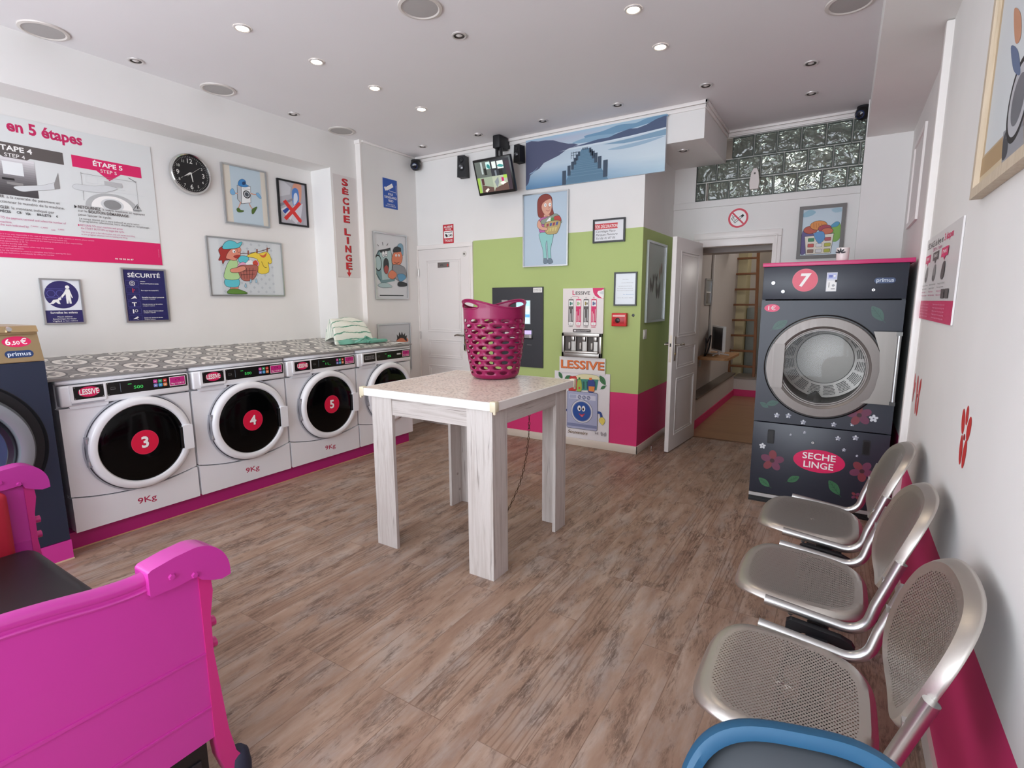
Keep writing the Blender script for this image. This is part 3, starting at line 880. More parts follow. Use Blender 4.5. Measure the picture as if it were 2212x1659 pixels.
def washer(i, label, number, lessive=True, kg=True, digits='500', dispenser=False):
    t = thing('washing_machine', label, 'washing machine', (WFX, WY0 + WP * i, WZ), 'L', group='white washing machines under the counter')
    D = 0.50
    b = MB()
    # lower kick panel with the dipping seam, upper front, chamfered sides
    seam = [(0.0 + WW * k / 16, 0.168 + 0.046 * (2 * k / 16 - 1) ** 2) for k in range(17)]
    b.prism([(0.0, 0.0), (WW, 0.0)] + [(x, z - 0.003) for x, z in seam[::-1]], -0.06, 0.006, ENAMEL)
    b.box((0.004, 0.0, -D), (WW - 0.004, WH, -0.05), ENAMEL2)
    b.prism([(x, z + 0.003) for x, z in seam] + [(WW, 0.735), (0.0, 0.735)], -0.06, -0.004, ENAMEL)
    b.box((0.02, 0.15, -0.05), (WW - 0.02, 0.24, -0.012), mat('#3c3e44', 0.5))
    # console: cap, then slanted fascia that stands proud below
    b.box((0.0, 0.872, -0.07), (WW, WH, 0.002), ENAMEL, r=0.008)
    b.build('body', t, bevel=0.006)
    f = MB(); f.box((0.006, 0.745, -0.05), (WW - 0.002, 0.866, 0.016), ENAMEL, r=0.012, seg=3); f.build('control_panel', t)
    # detergent drawer front
    d = MB(); d.prism(rrect(0.052, 0.765, 0.224, 0.868, 0.012), 0.014, 0.024, ENAMEL); d.prism(rrect(0.046, 0.728, 0.236, 0.768, 0.014), -0.02, 0.008, ENAMEL2); d.box((0.055, 0.752, 0.0), (0.215, 0.762, 0.018), mat('#aeb0b6', 0.3))
    dr = d.build('detergent_drawer', t, bevel=0.003)
    a = Art('L', (WFX, WY0 + WP * i, WZ), 0.0242); a.rect(0.068, 0.782, 0.214, 0.858, BLACK)
    if lessive:
        a.disc(0.142, 0.822, 0.052, STICKP, 0.030); a.text('LESSIVE', 0.142, 0.808, 0.030, CW, w=0.094, al='C', bold=0.03)
    else:
        a.rect(0.085, 0.806, 0.197, 0.838, mat('#8d8d8f', 0.4)); a.rect(0.09, 0.81, 0.192, 0.834, BLACK); a.text('LESSIVE', 0.141, 0.813, 0.018, mat('#8d8d8f', 0.4), w=0.09, al='C')
    for x in (0.074, 0.208):
        for y in (0.788, 0.852): a.disc(x, y, 0.0022, ALU)
    a.build('drawer_label', dr)
    a = Art('L', (WFX, WY0 + WP * i, WZ), 0.0165); a.poly(rrect(0.232, 0.782, 0.686, 0.860, 0.006), BLACK)
    GN = mat('#3fbf5a', 0.4, emit=0.5)
    a.stroke([(0.252, 0.818), (0.252, 0.829), (0.274, 0.829), (0.274, 0.818)], 0.002, mat('#6b6b6b', 0.5)); a.stroke([(0.250, 0.817), (0.276, 0.817)], 0.003, mat('#6b6b6b', 0.5))
    if not dispenser: a.rect(0.301, 0.795, 0.303, 0.85, mat('#7f8ea0', 0.4))
    a.text(digits, 0.372, 0.805, 0.018, GN, w=0.052); a.rect(0.342, 0.836, 0.362, 0.839, GN)
    if not dispenser:
        for k, c in enumerate(('#d0489a', '#39a06a', '#c9352f', '#7f86c9', '#3f9fd0', '#e08a56')):
            x, y = 0.483 + (k % 3) * 0.028, 0.825 - (k // 3) * 0.026
            a.poly(rrect(x, y, x + 0.023, y + 0.021, 0.004), mat(c, 0.4)); a.rect(x + 0.007, y + 0.008, x + 0.016, y + 0.012, CW)
    else:
        a.rect(0.50, 0.818, 0.552, 0.832, mat('#d0d0cc', 0.4)); a.rect(0.56, 0.818, 0.566, 0.832, mat('#c9352f', 0.4))
    a.rect(0.576, 0.792, 0.674, 0.852, CW); a.rect(0.579, 0.795, 0.671, 0.849, mat('#c2247d', 0.4))
    a.text('n°' + number, 0.625, 0.826, 0.015, mat('#5e1240', 0.5), al='C', bold=0.01); a.text('9kg = 5,00 €', 0.625, 0.803, 0.010, CW, w=0.078, al='C')
    for x in (0.238, 0.68):
        for y in (0.788, 0.854): a.disc(x, y, 0.0022, ALU)
    a.build('display', t)
    # door: dark gap ring, white rim, black glass, latch, hinge, number sticker
    DM = Matrix.Translation((DC[0], DC[1], 0))
    g = MB(); g.lathe([(0.250, -0.006), (0.300, -0.006), (0.304, -0.002), (0.306, 0.004), (0.300, 0.006), (0.25, 0.006)], mat('#a9abb2', 0.3), 72, DM); g.lathe([(0.292, 0.007), (0.297, 0.0065)], mat('#303238', 0.5), 72, DM); g.build('door_seat', t)
    dd = MB()
    dd.lathe([(0.288, 0.0), (0.291, 0.02), (0.288, 0.036), (0.279, 0.046), (0.262, 0.050), (0.247, 0.046), (0.240, 0.034), (0.238, 0.012)], ENAMEL, 80, DM)
    dr = dd.build('door', t)
    gl = MB(); gl.lathe([(0.2415, 0.034), (0.225, 0.041), (0.18, 0.047), (0.1, 0.051), (0, 0.052)], GLOSSK, 72, DM); gl.build('door_glass', dr)
    h = MB(); h.prism(rrect(-0.318 * 0 + 0.612, 0.362, 0.672, 0.526, 0.006), 0.03, 0.058, ENAMEL); h.box((0.596, 0.372, 0.036), (0.616, 0.516, 0.0515), mat('#101012', 0.3)); h.build('latch', dr, bevel=0.004)
    h = MB(); h.box((0.092, 0.375, 0.0), (0.108, 0.555, 0.032), mat('#8f9198', 0.4)); h.cyl((0.098, 0.385, 0.028), (0.098, 0.41, 0.028), 0.007, ALU, n=12); h.cyl((0.098, 0.52, 0.028), (0.098, 0.545, 0.028), 0.007, ALU, n=12); h.build('hinge', dr)
    s = Art('L', (WFX, WY0 + WP * i, WZ), 0.052)
    s.disc(DC[0], DC[1] + 0.004, 0.077, mat('#e23a63', 0.4)); s.disc(DC[0], DC[1] + 0.004, 0.075, STICK); s.text(number, DC[0] + 0.002, DC[1] - 0.029, 0.066, mat('#5c0f22', 0.4), al='C', bold=0.045); s.text(number, DC[0], DC[1] - 0.028, 0.066, CW, al='C', bold=0.03)
    s.build('number_sticker', dr)
    if kg:
        s = Art('L', (WFX, WY0 + WP * i, WZ), 0.0062); s.text('9Kg', 0.378, 0.067, 0.036, mat('#b3174a', 0.45), w=0.108, al='C', bold=0.012); s.build('capacity_lettering', t)
    return t


washer(0, 'white washing machine with number 3 sticker nearest the dark coin machine', '3')
washer(1, 'white washing machine with number 4 sticker on its black door', '4')
washer(2, 'white washing machine with number 5 sticker on its black door', '5', digits='1 L_')
washer(3, 'white washing machine farthest along the row with grey drawer label', '6', lessive=False, kg=False, digits='5', dispenser=True)
m = MB(); m.box((-4.18, 1.05, 0), (-3.722, 3.885, WZ), PLINTH); m.box((-3.724, 1.05, 0.0), (-3.716, 3.885, 0.006), mat('#c9a27a', 0.5))
tag(m.build('machine_plinth'), 'purple painted plinth running under the white washing machines', 'plinth')
# covered counter over the washers, rising slightly to the wall
CT = m_cement_tile()
cz0, cz1 = 1.0175, 1.072
m = MB()
vs = []
GE = mat('#8f8d8a', 0.45)
out = [(-3.693, 1.035), (-3.693, 3.945), (-4.213, 3.945), (-4.213, 3.853), (-4.278, 3.853), (-4.278, 3.530), (-4.568, 3.530), (-4.568, 1.035)]


def cz(x): return cz0 + (cz1 - cz0) * (-3.693 - x) / 0.875


n_ = len(out); vs = [(x, y, cz(x)) for x, y in out] + [(x, y, cz(x) - 0.014) for x, y in out]
m.add(vs, [tuple(range(n_))], CT); m.add(vs, [tuple(range(n_, 2 * n_))[::-1]] + [(k, n_ + k, n_ + (k + 1) % n_, (k + 1) % n_) for k in range(n_)], GE)
m.build('folding_counter')
tag(bpy.data.objects['folding_counter'], 'long patterned grey counter top over the row of white washers', 'counter')

# ------------------------------------------------------------------ big dark coin washer at the left edge of the picture
NAVY = mat('#232c40', 0.42); GOLD = m_brushed('champagne_steel', '#b8a17c', 0.36, 0)
t = thing('coin_washer', 'large dark blue washer with sloping gold coin panel beside machine 3', 'washing machine', (-3.60, 0.19, 0), 'L')
GW, GZ = 0.826, 0.118
b = MB(); b.box((0.002, GZ, -0.85), (GW - 0.002, 1.127, -0.03), NAVY)
hole_sheet(b, (0, GZ, GW, 1.129), (0.416, 0.70), 0.378, 0.0, NAVY, 80)
for p_, q_ in (((0, GZ), (0.012, 1.129)), ((GW - 0.012, GZ), (GW, 1.129)), ((0.012, 1.117), (GW - 0.012, 1.129)), ((0.012, GZ), (GW - 0.012, GZ + 0.012))): b.box((p_[0], p_[1], -0.02), (q_[0], q_[1], -0.001), NAVY)
b.build('body', t)
DMg = Matrix.Translation((0.416, 0.70, 0))
m = MB(); m.lathe([(0.379, 0.001), (0.376, 0.004), (0.366, -0.012), (0.30, -0.018)], BLACKM, 80, DMg); m.build('door_recess', t)
m = MB(); m.lathe([(0.316, -0.016), (0.318, 0.03), (0.305, 0.058), (0.278, 0.066), (0.25, 0.058), (0.242, 0.03), (0.236, 0.01)], mat('#9fa6ae', 0.3, 0.6), 80, DMg)
dr = m.build('door', t)
MB().lathe([(0.243, 0.03), (0.225, 0.045), (0.205, 0.035), (0.2, 0.012)], mat('#12161e', 0.25), 72, DMg).build('door_seal', dr)
MB().lathe([(0.204, 0.03), (0.15, 0.012), (0.07, 0.0), (0, -0.004)], mat('#27435c', 0.06, coat=1.0), 64, DMg).build('door_glass', dr)
# sloping coin console
c = MB()
pr = [(0.0, 1.132), (0.0, 1.136), (-0.05, 1.275), (-0.05, 1.285), (-0.028, 1.287), (-0.05, 1.318), (-0.5, 1.318), (-0.5, 1.132)]
vs = [(x, y, z) for x in (0.0, GW) for z, y in pr]; n_ = len(pr)
c.add(vs, [tuple(range(n_)), tuple(range(n_, 2 * n_))[::-1]] + [(k, n_ + k, n_ + (k + 1) % n_, (k + 1) % n_) for k in range(n_)], GOLD)
cs = c.build('coin_console', t)
tilt = math.atan2(0.05, 0.139)
cf = Matrix.Translation((0, 1.136, 0.0005)) @ Matrix.Rotation(-tilt, 4, 'X')
a = Art(); a.M = cf
a.disc(0.735, 0.108, 0.058, STICKP, 0.029); a.text('6', 0.690, 0.093, 0.030, CW, bold=0.02); a.text(',50', 0.713, 0.093, 0.019, CW, w=0.033, bold=0.015); a.text('€', 0.750, 0.093, 0.030, CW, w=0.026, bold=0.01)
a.poly(rrect(0.676, 0.022, 0.79, 0.060, 0.019), mat('#1f3763', 0.3)); a.text('primus', 0.733, 0.032, 0.021, mat('#dfe6ee', 0.3), w=0.092, al='C', bold=0.01)
a.build('price_print', cs)
MB().cyl((0.71, 1.303, -0.05), (0.71, 1.303, -0.022), 0.014, CHROME, r1=0.011, n=20).build('lock', cs)
m = MB(); m.box((0.0, 0, -0.8), (GW + 0.004, GZ - 0.004, 0.004), mat('#d23a9c', 0.4)); m.box((0.0, 0.0, 0.004), (GW + 0.006, 0.008, 0.007), mat('#d9c3a4', 0.5)); m.build('plinth', t)
t = thing('metal_tray', 'thin bent metal tray lying on top of the dark coin washer', 'tray', (-3.8, 0.72, 1.318))
MB().box((-0.1, -0.15, 0), (0.1, 0.14, 0.004), ALU).tube([(0.1, -0.15, 0.012), (0.1, 0.05, 0.02), (0.1, 0.14, 0.006)], 0.004, ALU, n=8).build('sheet', t)

# ------------------------------------------------------------------ striped shopping bag lying on the counter
t = thing('shopping_bag', 'striped white and green plastic bag slumped on the counter end', 'bag', (-4.02, 3.52, cz(-4.02) + 0.003))
t.rotation_euler = (0, math.atan2(0.0545, 0.875), 0)
BAGM = m_fabric_stripe(); GREENH = mat('#6fae9a', 0.45)
# local frame: x away from the counter front (towards the wall is -x), y along the counter
F0, F1 = Vector((0.035, -0.30, 0.0)), Vector((0.045, 0.20, 0.0))
R0, R1 = Vector((-0.17, -0.20, 0.225)), Vector((-0.165, 0.185, 0.215))
B0, B1 = Vector((-0.215, -0.215, 0.0)), Vector((-0.205, 0.225, 0.0))
prof = [(F0, F1), (F0.lerp(R0, 0.03) + Vector((0.004, 0, 0.03)), F1.lerp(R1, 0.02) + Vector((0.0, 0, 0.02)))]
for k in range(1, 8):
    f = k / 8; bul = Vector((0.03, 0, 0.045)) * sin(pi * f)
    prof.append((F0.lerp(R0, f) + bul * 0.75, F1.lerp(R1, f) + bul * (0.55 + 0.2 * f)))
prof += [(R0 + Vector((-0.005, 0.01, 0.0)), R1), (R0 + Vector((-0.035, 0.012, -0.03)), R1 + Vector((-0.03, -0.01, -0.03))), (B0 + Vector((0, 0, 0.06)), B1 + Vector((0, 0, 0.05))), (B0, B1)]
NB = 18; rows = []; uvs = []
for i, (a0, b0) in enumerate(prof):
    row = []
    for k in range(NB + 1):
        f = k / NB; p = a0.lerp(b0, f)
        g = sin(pi * f) ** 0.5 if 0 < f < 1 else 0.0
        mid = max(0.0, min(1.0, (i - 0.5) / 9))
        p = p + Vector((0.012 * g * sin(7 * f + 2 * i), 0.0, (0.02 * g + 0.010 * sin(9 * f + 1.7 * i)) * (1 if 1 < i < 11 else 0)))
        if p.z < 0.002: p.z = 0.002
        row.append(tuple(p)); uvs.append((f, 0.02 + i / 9.0 * 0.95))
    rows.append(row)
m = MB(); m.grid(rows, BAGM); nv = len(m.v)
# gusset at each end with a sunk fold
si = m.slot(BAGM)
for side, dy in ((0, 0.075), (NB, -0.02)):
    c = Vector(rows[0][side]).lerp(Vector(rows[-1][side]), 0.5) + Vector((-0.01, dy, 0.07)); ci = len(m.v); m.v.append(tuple(c)); uvs.append((0.5, 0.40))
    for i in range(len(rows) - 1):
        q = (i * (NB + 1) + side, (i + 1) * (NB + 1) + side, ci); m.f.append(q if side == 0 else q[::-1]); m.mi.append(si); m.sm.append(True)
m.uv = uvs; m.build('bag_body', t, sub=2, solid=0.001, ang=80)
m = MB()
hp = [(0.05, -0.26), (0.075, -0.14), (0.06, -0.03), (0.085, 0.06), (0.06, 0.12), (0.08, 0.20)]
sp = spline([Vector((x, y, 0.0)) for x, y in hp], 6)
m.grid([[(p.x + 0.012, p.y, 0.004) for p in sp], [(p.x - 0.004, p.y, 0.030 + 0.012 * sin(40 * p.y)) for p in sp], [(p.x - 0.035, p.y, 0.044 + 0.008 * sin(31 * p.y)) for p in sp]], GREENH)
sp = spline([Vector((0.07, -0.10, 0.006)), Vector((0.12, -0.06, 0.03)), Vector((0.11, 0.0, 0.05)), Vector((0.07, 0.03, 0.055)), Vector((0.10, 0.09, 0.02)), Vector((0.13, 0.02, 0.006))], 6)
m.grid([[(p.x, p.y, p.z) for p in sp], [(p.x + 0.012, p.y + 0.01, p.z + 0.022) for p in sp]], GREENH)
m.box((0.075, 0.05, 0.003), (0.13, 0.29, 0.035), GREENH, r=0.01)
m.build('handles', t, solid=0.002, sub=1)
t = thing('paper_slip', 'small white paper slip on the counter beside the striped bag', 'paper', (-3.80, 3.86, 1.0265)); MB().box((-0.04, -0.06, 0), (0.04, 0.06, 0.0015), CW).build('sheet', t)

# ------------------------------------------------------------------ big dryer at the far right
ANTH = mat('#2c303b', 0.38); YD = 3.99
t = thing('tumble_dryer', 'tall dark grey tumble dryer number 7 with round steel door and flower stickers', 'dryer', (-0.479, YD, 0), 'B')
BW, BH, BD = 0.797, 1.655, 1.0
cD = (0.388, 0.992)
b = MB()
b.box((0, 0.05, -BD), (0.02, BH, -0.02), ANTH).box((BW - 0.02, 0.05, -BD), (BW, BH, -0.02), ANTH).box((0, BH - 0.02, -BD), (BW, BH, -0.02), ANTH).box((0, 0.05, -BD), (BW, BH, -BD + 0.02), ANTH)
b.build('cabinet', t)
m = MB(); m.box((0, 1.438, -0.025), (BW, BH, 0), ANTH, r=0.003); m.build('top_panel', t)
m = MB(); hole_sheet(m, (0, 0.590, BW, 1.430), cD, 0.285, 0.0, ANTH, 80)
m.box((0, 0.590, -0.025), (0.01, 1.43, -0.001), ANTH).box((BW - 0.01, 0.59, -0.025), (BW, 1.43, -0.001), ANTH).box((0.01, 1.42, -0.025), (BW - 0.01, 1.43, -0.001), ANTH).box((0.01, 0.59, -0.025), (BW - 0.01, 0.60, -0.001), ANTH); m.build('door_panel', t)
m = MB(); m.box((0, 0.066, -0.025), (BW, 0.583, 0), ANTH, r=0.003); lp = m.build('lower_panel', t)
for x in (0.118, 0.675):
    h = MB(); h.prism(rrect(x - 0.022, 0.435, x + 0.022, 0.535, 0.008), 0.0, 0.004, BLACKM); h.prism(rrect(x - 0.016, 0.443, x + 0.016, 0.527, 0.006), 0.003, 0.006, BLACK); h.build('grip', lp)
MB().box((0.0, 0.018, -0.9), (BW, 0.05, 0.002), BLACK).box((0.0, 0.0, -0.9), (BW, 0.018, 0.008), BLACK).box((0, 0.038, -0.02), (BW, 0.062, 0.004), mat('#b9b7b4', 0.35, 0.7)).build('base', t)
m = MB(); m.box((-0.008, BH, -1.02), (BW + 0.026, BH + 0.026, 0.012), mat('#c8346f', 0.35), r=0.003); m.build('top_board', t)
# drum
DK = m_brushed('drum_steel', '#8d8a85', 0.45, 2)
DM_ = Matrix.Translation((cD[0], cD[1], 0))
m = MB(); m.lathe([(0.27, -0.03), (0.292, -0.06), (0.296, -0.60)], DK, 72, DM_); m.lathe([(0.296, -0.60), (0.20, -0.625), (0.186, -0.628), (0.186, -0.618), (0.0, -0.614)], DK, 72, DM_)
m.lathe([(0.192, -0.6255), (0.186, -0.6265)], mat('#45423f', 0.4, 0.6), 72, DM_)
drum = m.build('drum', t)
HK = mat('#141210', 0.5)
m = MB()
for sct in range(16):
    for i in range(9):
        for j in range(7):
            a_ = 2 * pi * (sct + 0.12 + 0.76 * (i + 0.5 * (j % 2)) / 9) / 16; rr = 0.212 + j * 0.0105
            zz = -0.60 - 0.025 * (0.296 - rr) / 0.096
            dx, dy = cD[0] + rr * cos(a_), cD[1] + rr * sin(a_)
            m.add([(dx + 0.0036 * cos(q * pi / 3), dy + 0.0036 * sin(q * pi / 3), zz + 0.0025) for q in range(6)], [tuple(range(6))], HK)
o = m.build('drum_perforation', drum); o['kind'] = 'stuff'
for k_ in range(3):
    a_ = pi / 2 + k_ * 2 * pi / 3 + 0.9
    m = MB(); m.add([(cD[0] + rr * cos(a_ + da), cD[1] + rr * sin(a_ + da), zz) for zz in (-0.08, -0.58) for rr, da in ((0.292, -0.16), (0.245, 0.0), (0.292, 0.16))], [(0, 1, 4, 3), (1, 2, 5, 4), (0, 2, 1), (3, 4, 5)], DK); m.build('drum_lifter', drum)
# door: black gasket, steel ring, inner rings, flat hinge chord, latch plate, glass
SS = m_brushed('dryer_door_steel', '#8f8985', 0.5, 1, 0.65)
m = MB(); m.lathe([(0.30, 0.001), (0.343, 0.001), (0.346, 0.012), (0.338, 0.02), (0.30, 0.02)], BLACK, 88, DM_); m.build('gasket', t)
m = MB(); m.lathe([(0.329, 0.014), (0.330, 0.034), (0.325, 0.040), (0.272, 0.044), (0.266, 0.036), (0.262, 0.034), (0.256, 0.022), (0.250, 0.022), (0.247, 0.006), (0.241, 0.006), (0.238, -0.03)], SS, 88, DM_)
dr = m.build('door', t)
m = MB(); ch = [(cD[0] + 0.327 * cos(q), cD[1] + 0.327 * sin(q)) for q in [pi - 0.47 + 0.94 * k / 16 for k in range(17)]]
m.prism(ch + [(cD[0] - 0.222, cD[1] - 0.148), (cD[0] - 0.222, cD[1] + 0.148)], 0.03, 0.047, SS); m.build('hinge_plate', dr, bevel=0.002)
m = MB(); m.prism([(0.617, 0.783), (0.788, 0.783), (0.788, 1.238), (0.650, 1.238), (0.690, 1.12), (0.70, 0.99), (0.685, 0.88), (0.660, 0.815)], 0.022, 0.046, m_brushed('latch_plate_steel', '#918c87', 0.42, 1, 0.75)); m.build('latch_plate', dr, bevel=0.002)
MB().cyl((0.781, 0.785, 0.055), (0.781, 1.236, 0.055), 0.011, ALU, n=16).box((0.765, 0.783, 0.03), (0.795, 0.806, 0.068), mat('#4a4a4a', 0.4)).box((0.765, 1.215, 0.03), (0.795, 1.238, 0.068), mat('#8a8a88', 0.4)).build('door_handle', dr)
m = MB(); m.lathe([(0.2475, 0.008), (0.0, 0.008)], m_glass('dryer_door_glass'), 64, DM_); m.build('door_glass', dr)
# prints on the panels
a = Art('B', (-0.479, YD, 0), 0.0006)
a.disc(0.250, 1.562, 0.074, mat('#d8596b', 0.35)); a.disc(0.250, 1.561, 0.071, mat('#d5435c', 0.35)); a.text('7', 0.252, 1.525, 0.078, CW, al='C', bold=0.03, shear=0.15)
a.build('number_sticker', t); a = Art('B', (-0.479, YD, 0), 0.0006)
a.text('primus', 0.683, 1.541, 0.024, mat('#cdd6e2', 0.3), w=0.088, al='C', bold=0.012)
a.build('name_lettering', t); a = Art('B', (-0.479, YD, 0), 0.0006)
a.rect(0.372, 1.487, 0.430, 1.607, mat('#cfd0d6', 0.3)); a.rect(0.376, 1.565, 0.427, 1.603, mat('#aeb4d8', 0.3)); a.rect(0.384, 1.575, 0.405, 1.592, mat('#4d57a8', 0.3)); a.disc(0.415, 1.585, 0.006, CW)
a.rect(0.376, 1.49, 0.427, 1.555, mat('#e6e5e2', 0.3)); a.rect(0.386, 1.512, 0.389, 1.545, INK); a.disc(0.412, 1.525, 0.008, mat('#8e8e90', 0.3)); a.rect(0.40, 1.5, 0.422, 1.506, mat('#77777a', 0.3)); a.rect(0.42, 1.545, 0.43, 1.56, INK)
a.build('notice_sticker', t)
a = Art('B', (-0.479, YD, 0), 0.0004); a.poly(rrect(0.628, 1.533, 0.736, 1.567, 0.017), mat('#223a66', 0.3)); a.build('name_badge', t)
for x, y, r0 in ((0.064, 1.548, 0.013), (0.126, 1.49, 0.012), (0.628, 1.493, 0.010), (0.375, 0.478, 0.010)):
    m = MB(); m.lathe([(r0, 0), (r0, 0.006), (r0 * 0.85, 0.009), (0, 0.009)], CHROME if r0 < 0.0105 else mat('#dfe3e8', 0.15, 0.3), 20, Matrix.Translation((x, y, 0)))
    if r0 < 0.0105: m.box((x - 0.0015, y - 0.005, 0.009), (x + 0.0015, y + 0.005, 0.0096), BLACK)
    m.build('lock' if r0 < 0.0105 else 'button', t)
a = Art('B', (-0.479, YD, 0), 0.0006)
a.disc(0.066, 1.380, 0.047, STICKP, 0.026); a.text('1€', 0.066, 1.366, 0.028, CW, w=0.045, al='C', bold=0.005)
a.build('price_sticker', t); a = Art('B', (-0.479, YD, 0), 0.0006)
a.disc(0.418, 0.352, 0.152, STICKP, 0.079); a.text('SECHE', 0.418, 0.362, 0.042, CW, w=0.195, al='C', bold=0.015); a.text('LINGE', 0.418, 0.302, 0.042, CW, w=0.175, al='C', bold=0.015)
a.build('name_sticker', t)


def leaf_art(a, cx, cy, L, rot, c1, c2):
    c, s = cos(rot), sin(rot)
    def P(x, y): return (cx + (x * c - y * s) * L, cy + (x * s + y * c) * L)
    a.blob([P(-0.5, 0), P(-0.25, 0.2), P(0.05, 0.27), P(0.3, 0.18), P(0.55, 0), P(0.3, -0.2), P(0.05, -0.27), P(-0.25, -0.2)], c1)
    a.stroke([P(-0.68, -0.03), P(-0.4, 0), P(0.45, 0)], L * 0.035, c2)
    for k in (-0.2, 0.0, 0.2):
        for s_ in (-1, 1): a.stroke([P(k, 0), P(k + 0.16, 0.15 * s_)], L * 0.02, c2)


def flower_art(a, cx, cy, R, n, rot, c1, c2, cc):
    for k in range(n):
        q = rot + 2 * pi * k / n
        a.disc(cx + R * 0.58 * cos(q), cy + R * 0.58 * sin(q), R * 0.44, c1 if k % 2 else c2, R * 0.33, q)
    a.disc(cx, cy, R * 0.2, cc)


LG, LGD = mat('#356b45', 0.4), mat('#244f33', 0.4); LF, LFD = mat('#3a5c52', 0.4), mat('#304e47', 0.4)
a = Art('B', (-0.479, YD, 0), 0.0006)
def dq(x, y): return a.q([(x, y)])[0]
for (x, y), L, r, g1, g2 in (((1651, 1042), 0.085, 2.5, LG, LGD), ((1713, 1035), 0.08, 0.6, LG, LGD), ((1802, 1054), 0.105, 2.2, LG, LGD), ((1896, 678), 0.105, 2.2, LF, LFD), ((1684, 702), 0.10, 0.6, LF, LFD), ((1651, 875), 0.06, 2.6, LF, LFD), ((1668, 871), 0.075, 0.3, LF, LFD)):
    p = dq(x, y); b_ = Art('B', (-0.479, YD, 0), 0.0006); leaf_art(b_, p[0], p[1], L, r, g1, g2); b_.build('leaf_sticker', t)
RF, RF2, RFC = mat('#7d333c', 0.4), mat('#6f3550', 0.4), mat('#3a1a22', 0.4)
for (x, y), R, n, r in (((1668, 995), 0.075, 5, 0.3), ((1862, 1018), 0.07, 5, 1.0), ((1856, 897), 0.07, 5, 0.5), ((1848, 1071), 0.028, 4, 0.8)):
    p = dq(x, y); b_ = Art('B', (-0.479, YD, 0), 0.0006); flower_art(b_, p[0], p[1], R, n, r, RF, RF2, RFC); b_.build('flower_sticker', t)
WFc, WFy = mat('#d5d9dd', 0.4), mat('#7a7f8a', 0.4); WFd = mat('#9a9fac', 0.4)
for (x, y), R in (((1647, 963), 0.021), ((1887, 904), 0.025), ((1678, 897), 0.018), ((1703, 898), 0.018), ((1735, 912), 0.017), ((1801, 917), 0.016), ((1810, 947), 0.016), ((1848, 946), 0.018), ((1841, 917), 0.012), ((1823, 972), 0.012), ((1851, 985), 0.008), ((1708, 939), 0.008), ((1738, 934), 0.010)):
    p = dq(x, y); b_ = Art('B', (-0.479, YD, 0), 0.0006); flower_art(b_, p[0], p[1], R, 5, 0.3, WFc, WFc if R > 0.018 else WFd, WFy); b_.build('flower_sticker', t)
t = thing('candle_cup', 'small white cup with black leaf print on top of the dark dryer', 'cup', (-0.032, YD + 0.10, 1.681)); MB().lathe([(0, 0), (0.032, 0), (0.035, 0.01), (0.037, 0.085), (0.034, 0.085), (0.032, 0.012), (0, 0.01)], mat('#e9e2de', 0.35), 28).build('cup', t)
a = Art(); a.M = Matrix.Translation((-0.012, -0.0372, 0.03)) @ frame_of('B', (0, 0, 0))
for r in (0.2, 0.9, 1.6, 2.3, 2.9): a.disc(0.016 * cos(r), 0.02 + 0.018 * sin(r), 0.013, INK, 0.0045, r)
a.build('leaf_print', t)


# ------------------------------------------------------------------ folding table in the middle
TX0, TX1, TY0, TY1 = -2.262, -1.420, 2.068, 2.888
TV = m_wood('white_washed_oak_upright', 2, '#cbc5c0', '#b4aba4', '#6f645c', 1.0, 0.5, 0.75)
TH = m_wood('white_washed_oak_long', 0, '#c6bfba', '#aea59e', '#6a5f57', 1.0, 0.5, 0.75)
TH2 = m_wood('white_washed_oak_cross', 1, '#c6bfba', '#aea59e', '#6a5f57', 1.0, 0.5, 0.75)
EDGE = mat('#e8e5e1', 0.4)
t = thing('folding_table', 'whitewashed wooden table with speckled top in the middle of the room', 'table', (0, 0, 0))
ZA = 0.905; PT = 0.022
for sx, x in ((1, TX0), (-1, TX1)):
    for sy, y in ((1, TY0), (-1, TY1)):
        wx, wy = 0.158, 0.137
        m = MB()
        m.box((x, y, 0), (x + sx * wx, y + sy * PT, ZA), TV)                       # board facing front / back
        m.box((x, y + sy * PT, 0), (x + sx * PT, y + sy * wy, ZA), TV)             # board facing the side
        if (sx, sy) == (-1, 1):
            m.box((x - 0.158, y + 0.115, 0), (x - 0.136, y + 0.137, ZA), TV); m.box((x - 0.158, y + PT, 0), (x - 0.137, y + 0.115, ZA), TV); m.box((x - 0.137, y + 0.116, 0), (x - PT, y + 0.137, ZA), TV)
        m.build('leg', t, bevel=0.001)
for y0, y1 in ((TY0 + 0.003, TY0 + PT), (TY1 - PT, TY1 - 0.003)):
    MB().box((TX0 + 0.159, y0, 0.803), (TX1 - 0.159, y1, ZA), TH).build('apron', t, bevel=0.001)
for x0, x1 in ((TX0 + 0.003, TX0 + PT), (TX1 - PT, TX1 - 0.003)):
    MB().box((x0, TY0 + 0.138, 0.812), (x1, TY1 - 0.138, ZA), TH2).build('apron', t, bevel=0.001)
OX0, OX1, OY0, OY1 = -2.338, -1.392, 2.052, 2.962
top = MB(); top.box((OX0 + 0.012, OY0 + 0.012, ZA), (OX1 - 0.012, OY1 - 0.012, 0.9445), m_speckle()); tp = top.build('tabletop', t)
e = MB()
for a_, b_ in (((OX0, OY0), (OX1, OY0 + 0.014)), ((OX0, OY1 - 0.014), (OX1, OY1)), ((OX0, OY0 + 0.014), (OX0 + 0.014, OY1 - 0.014)), ((OX1 - 0.014, OY0 + 0.014), (OX1, OY1 - 0.014))):
    e.box((a_[0], a_[1], ZA - 0.004), (b_[0], b_[1], 0.945), EDGE)
e.build('edge_trim', tp, bevel=0.002)
CG = mat('#d9cfb4', 0.3)
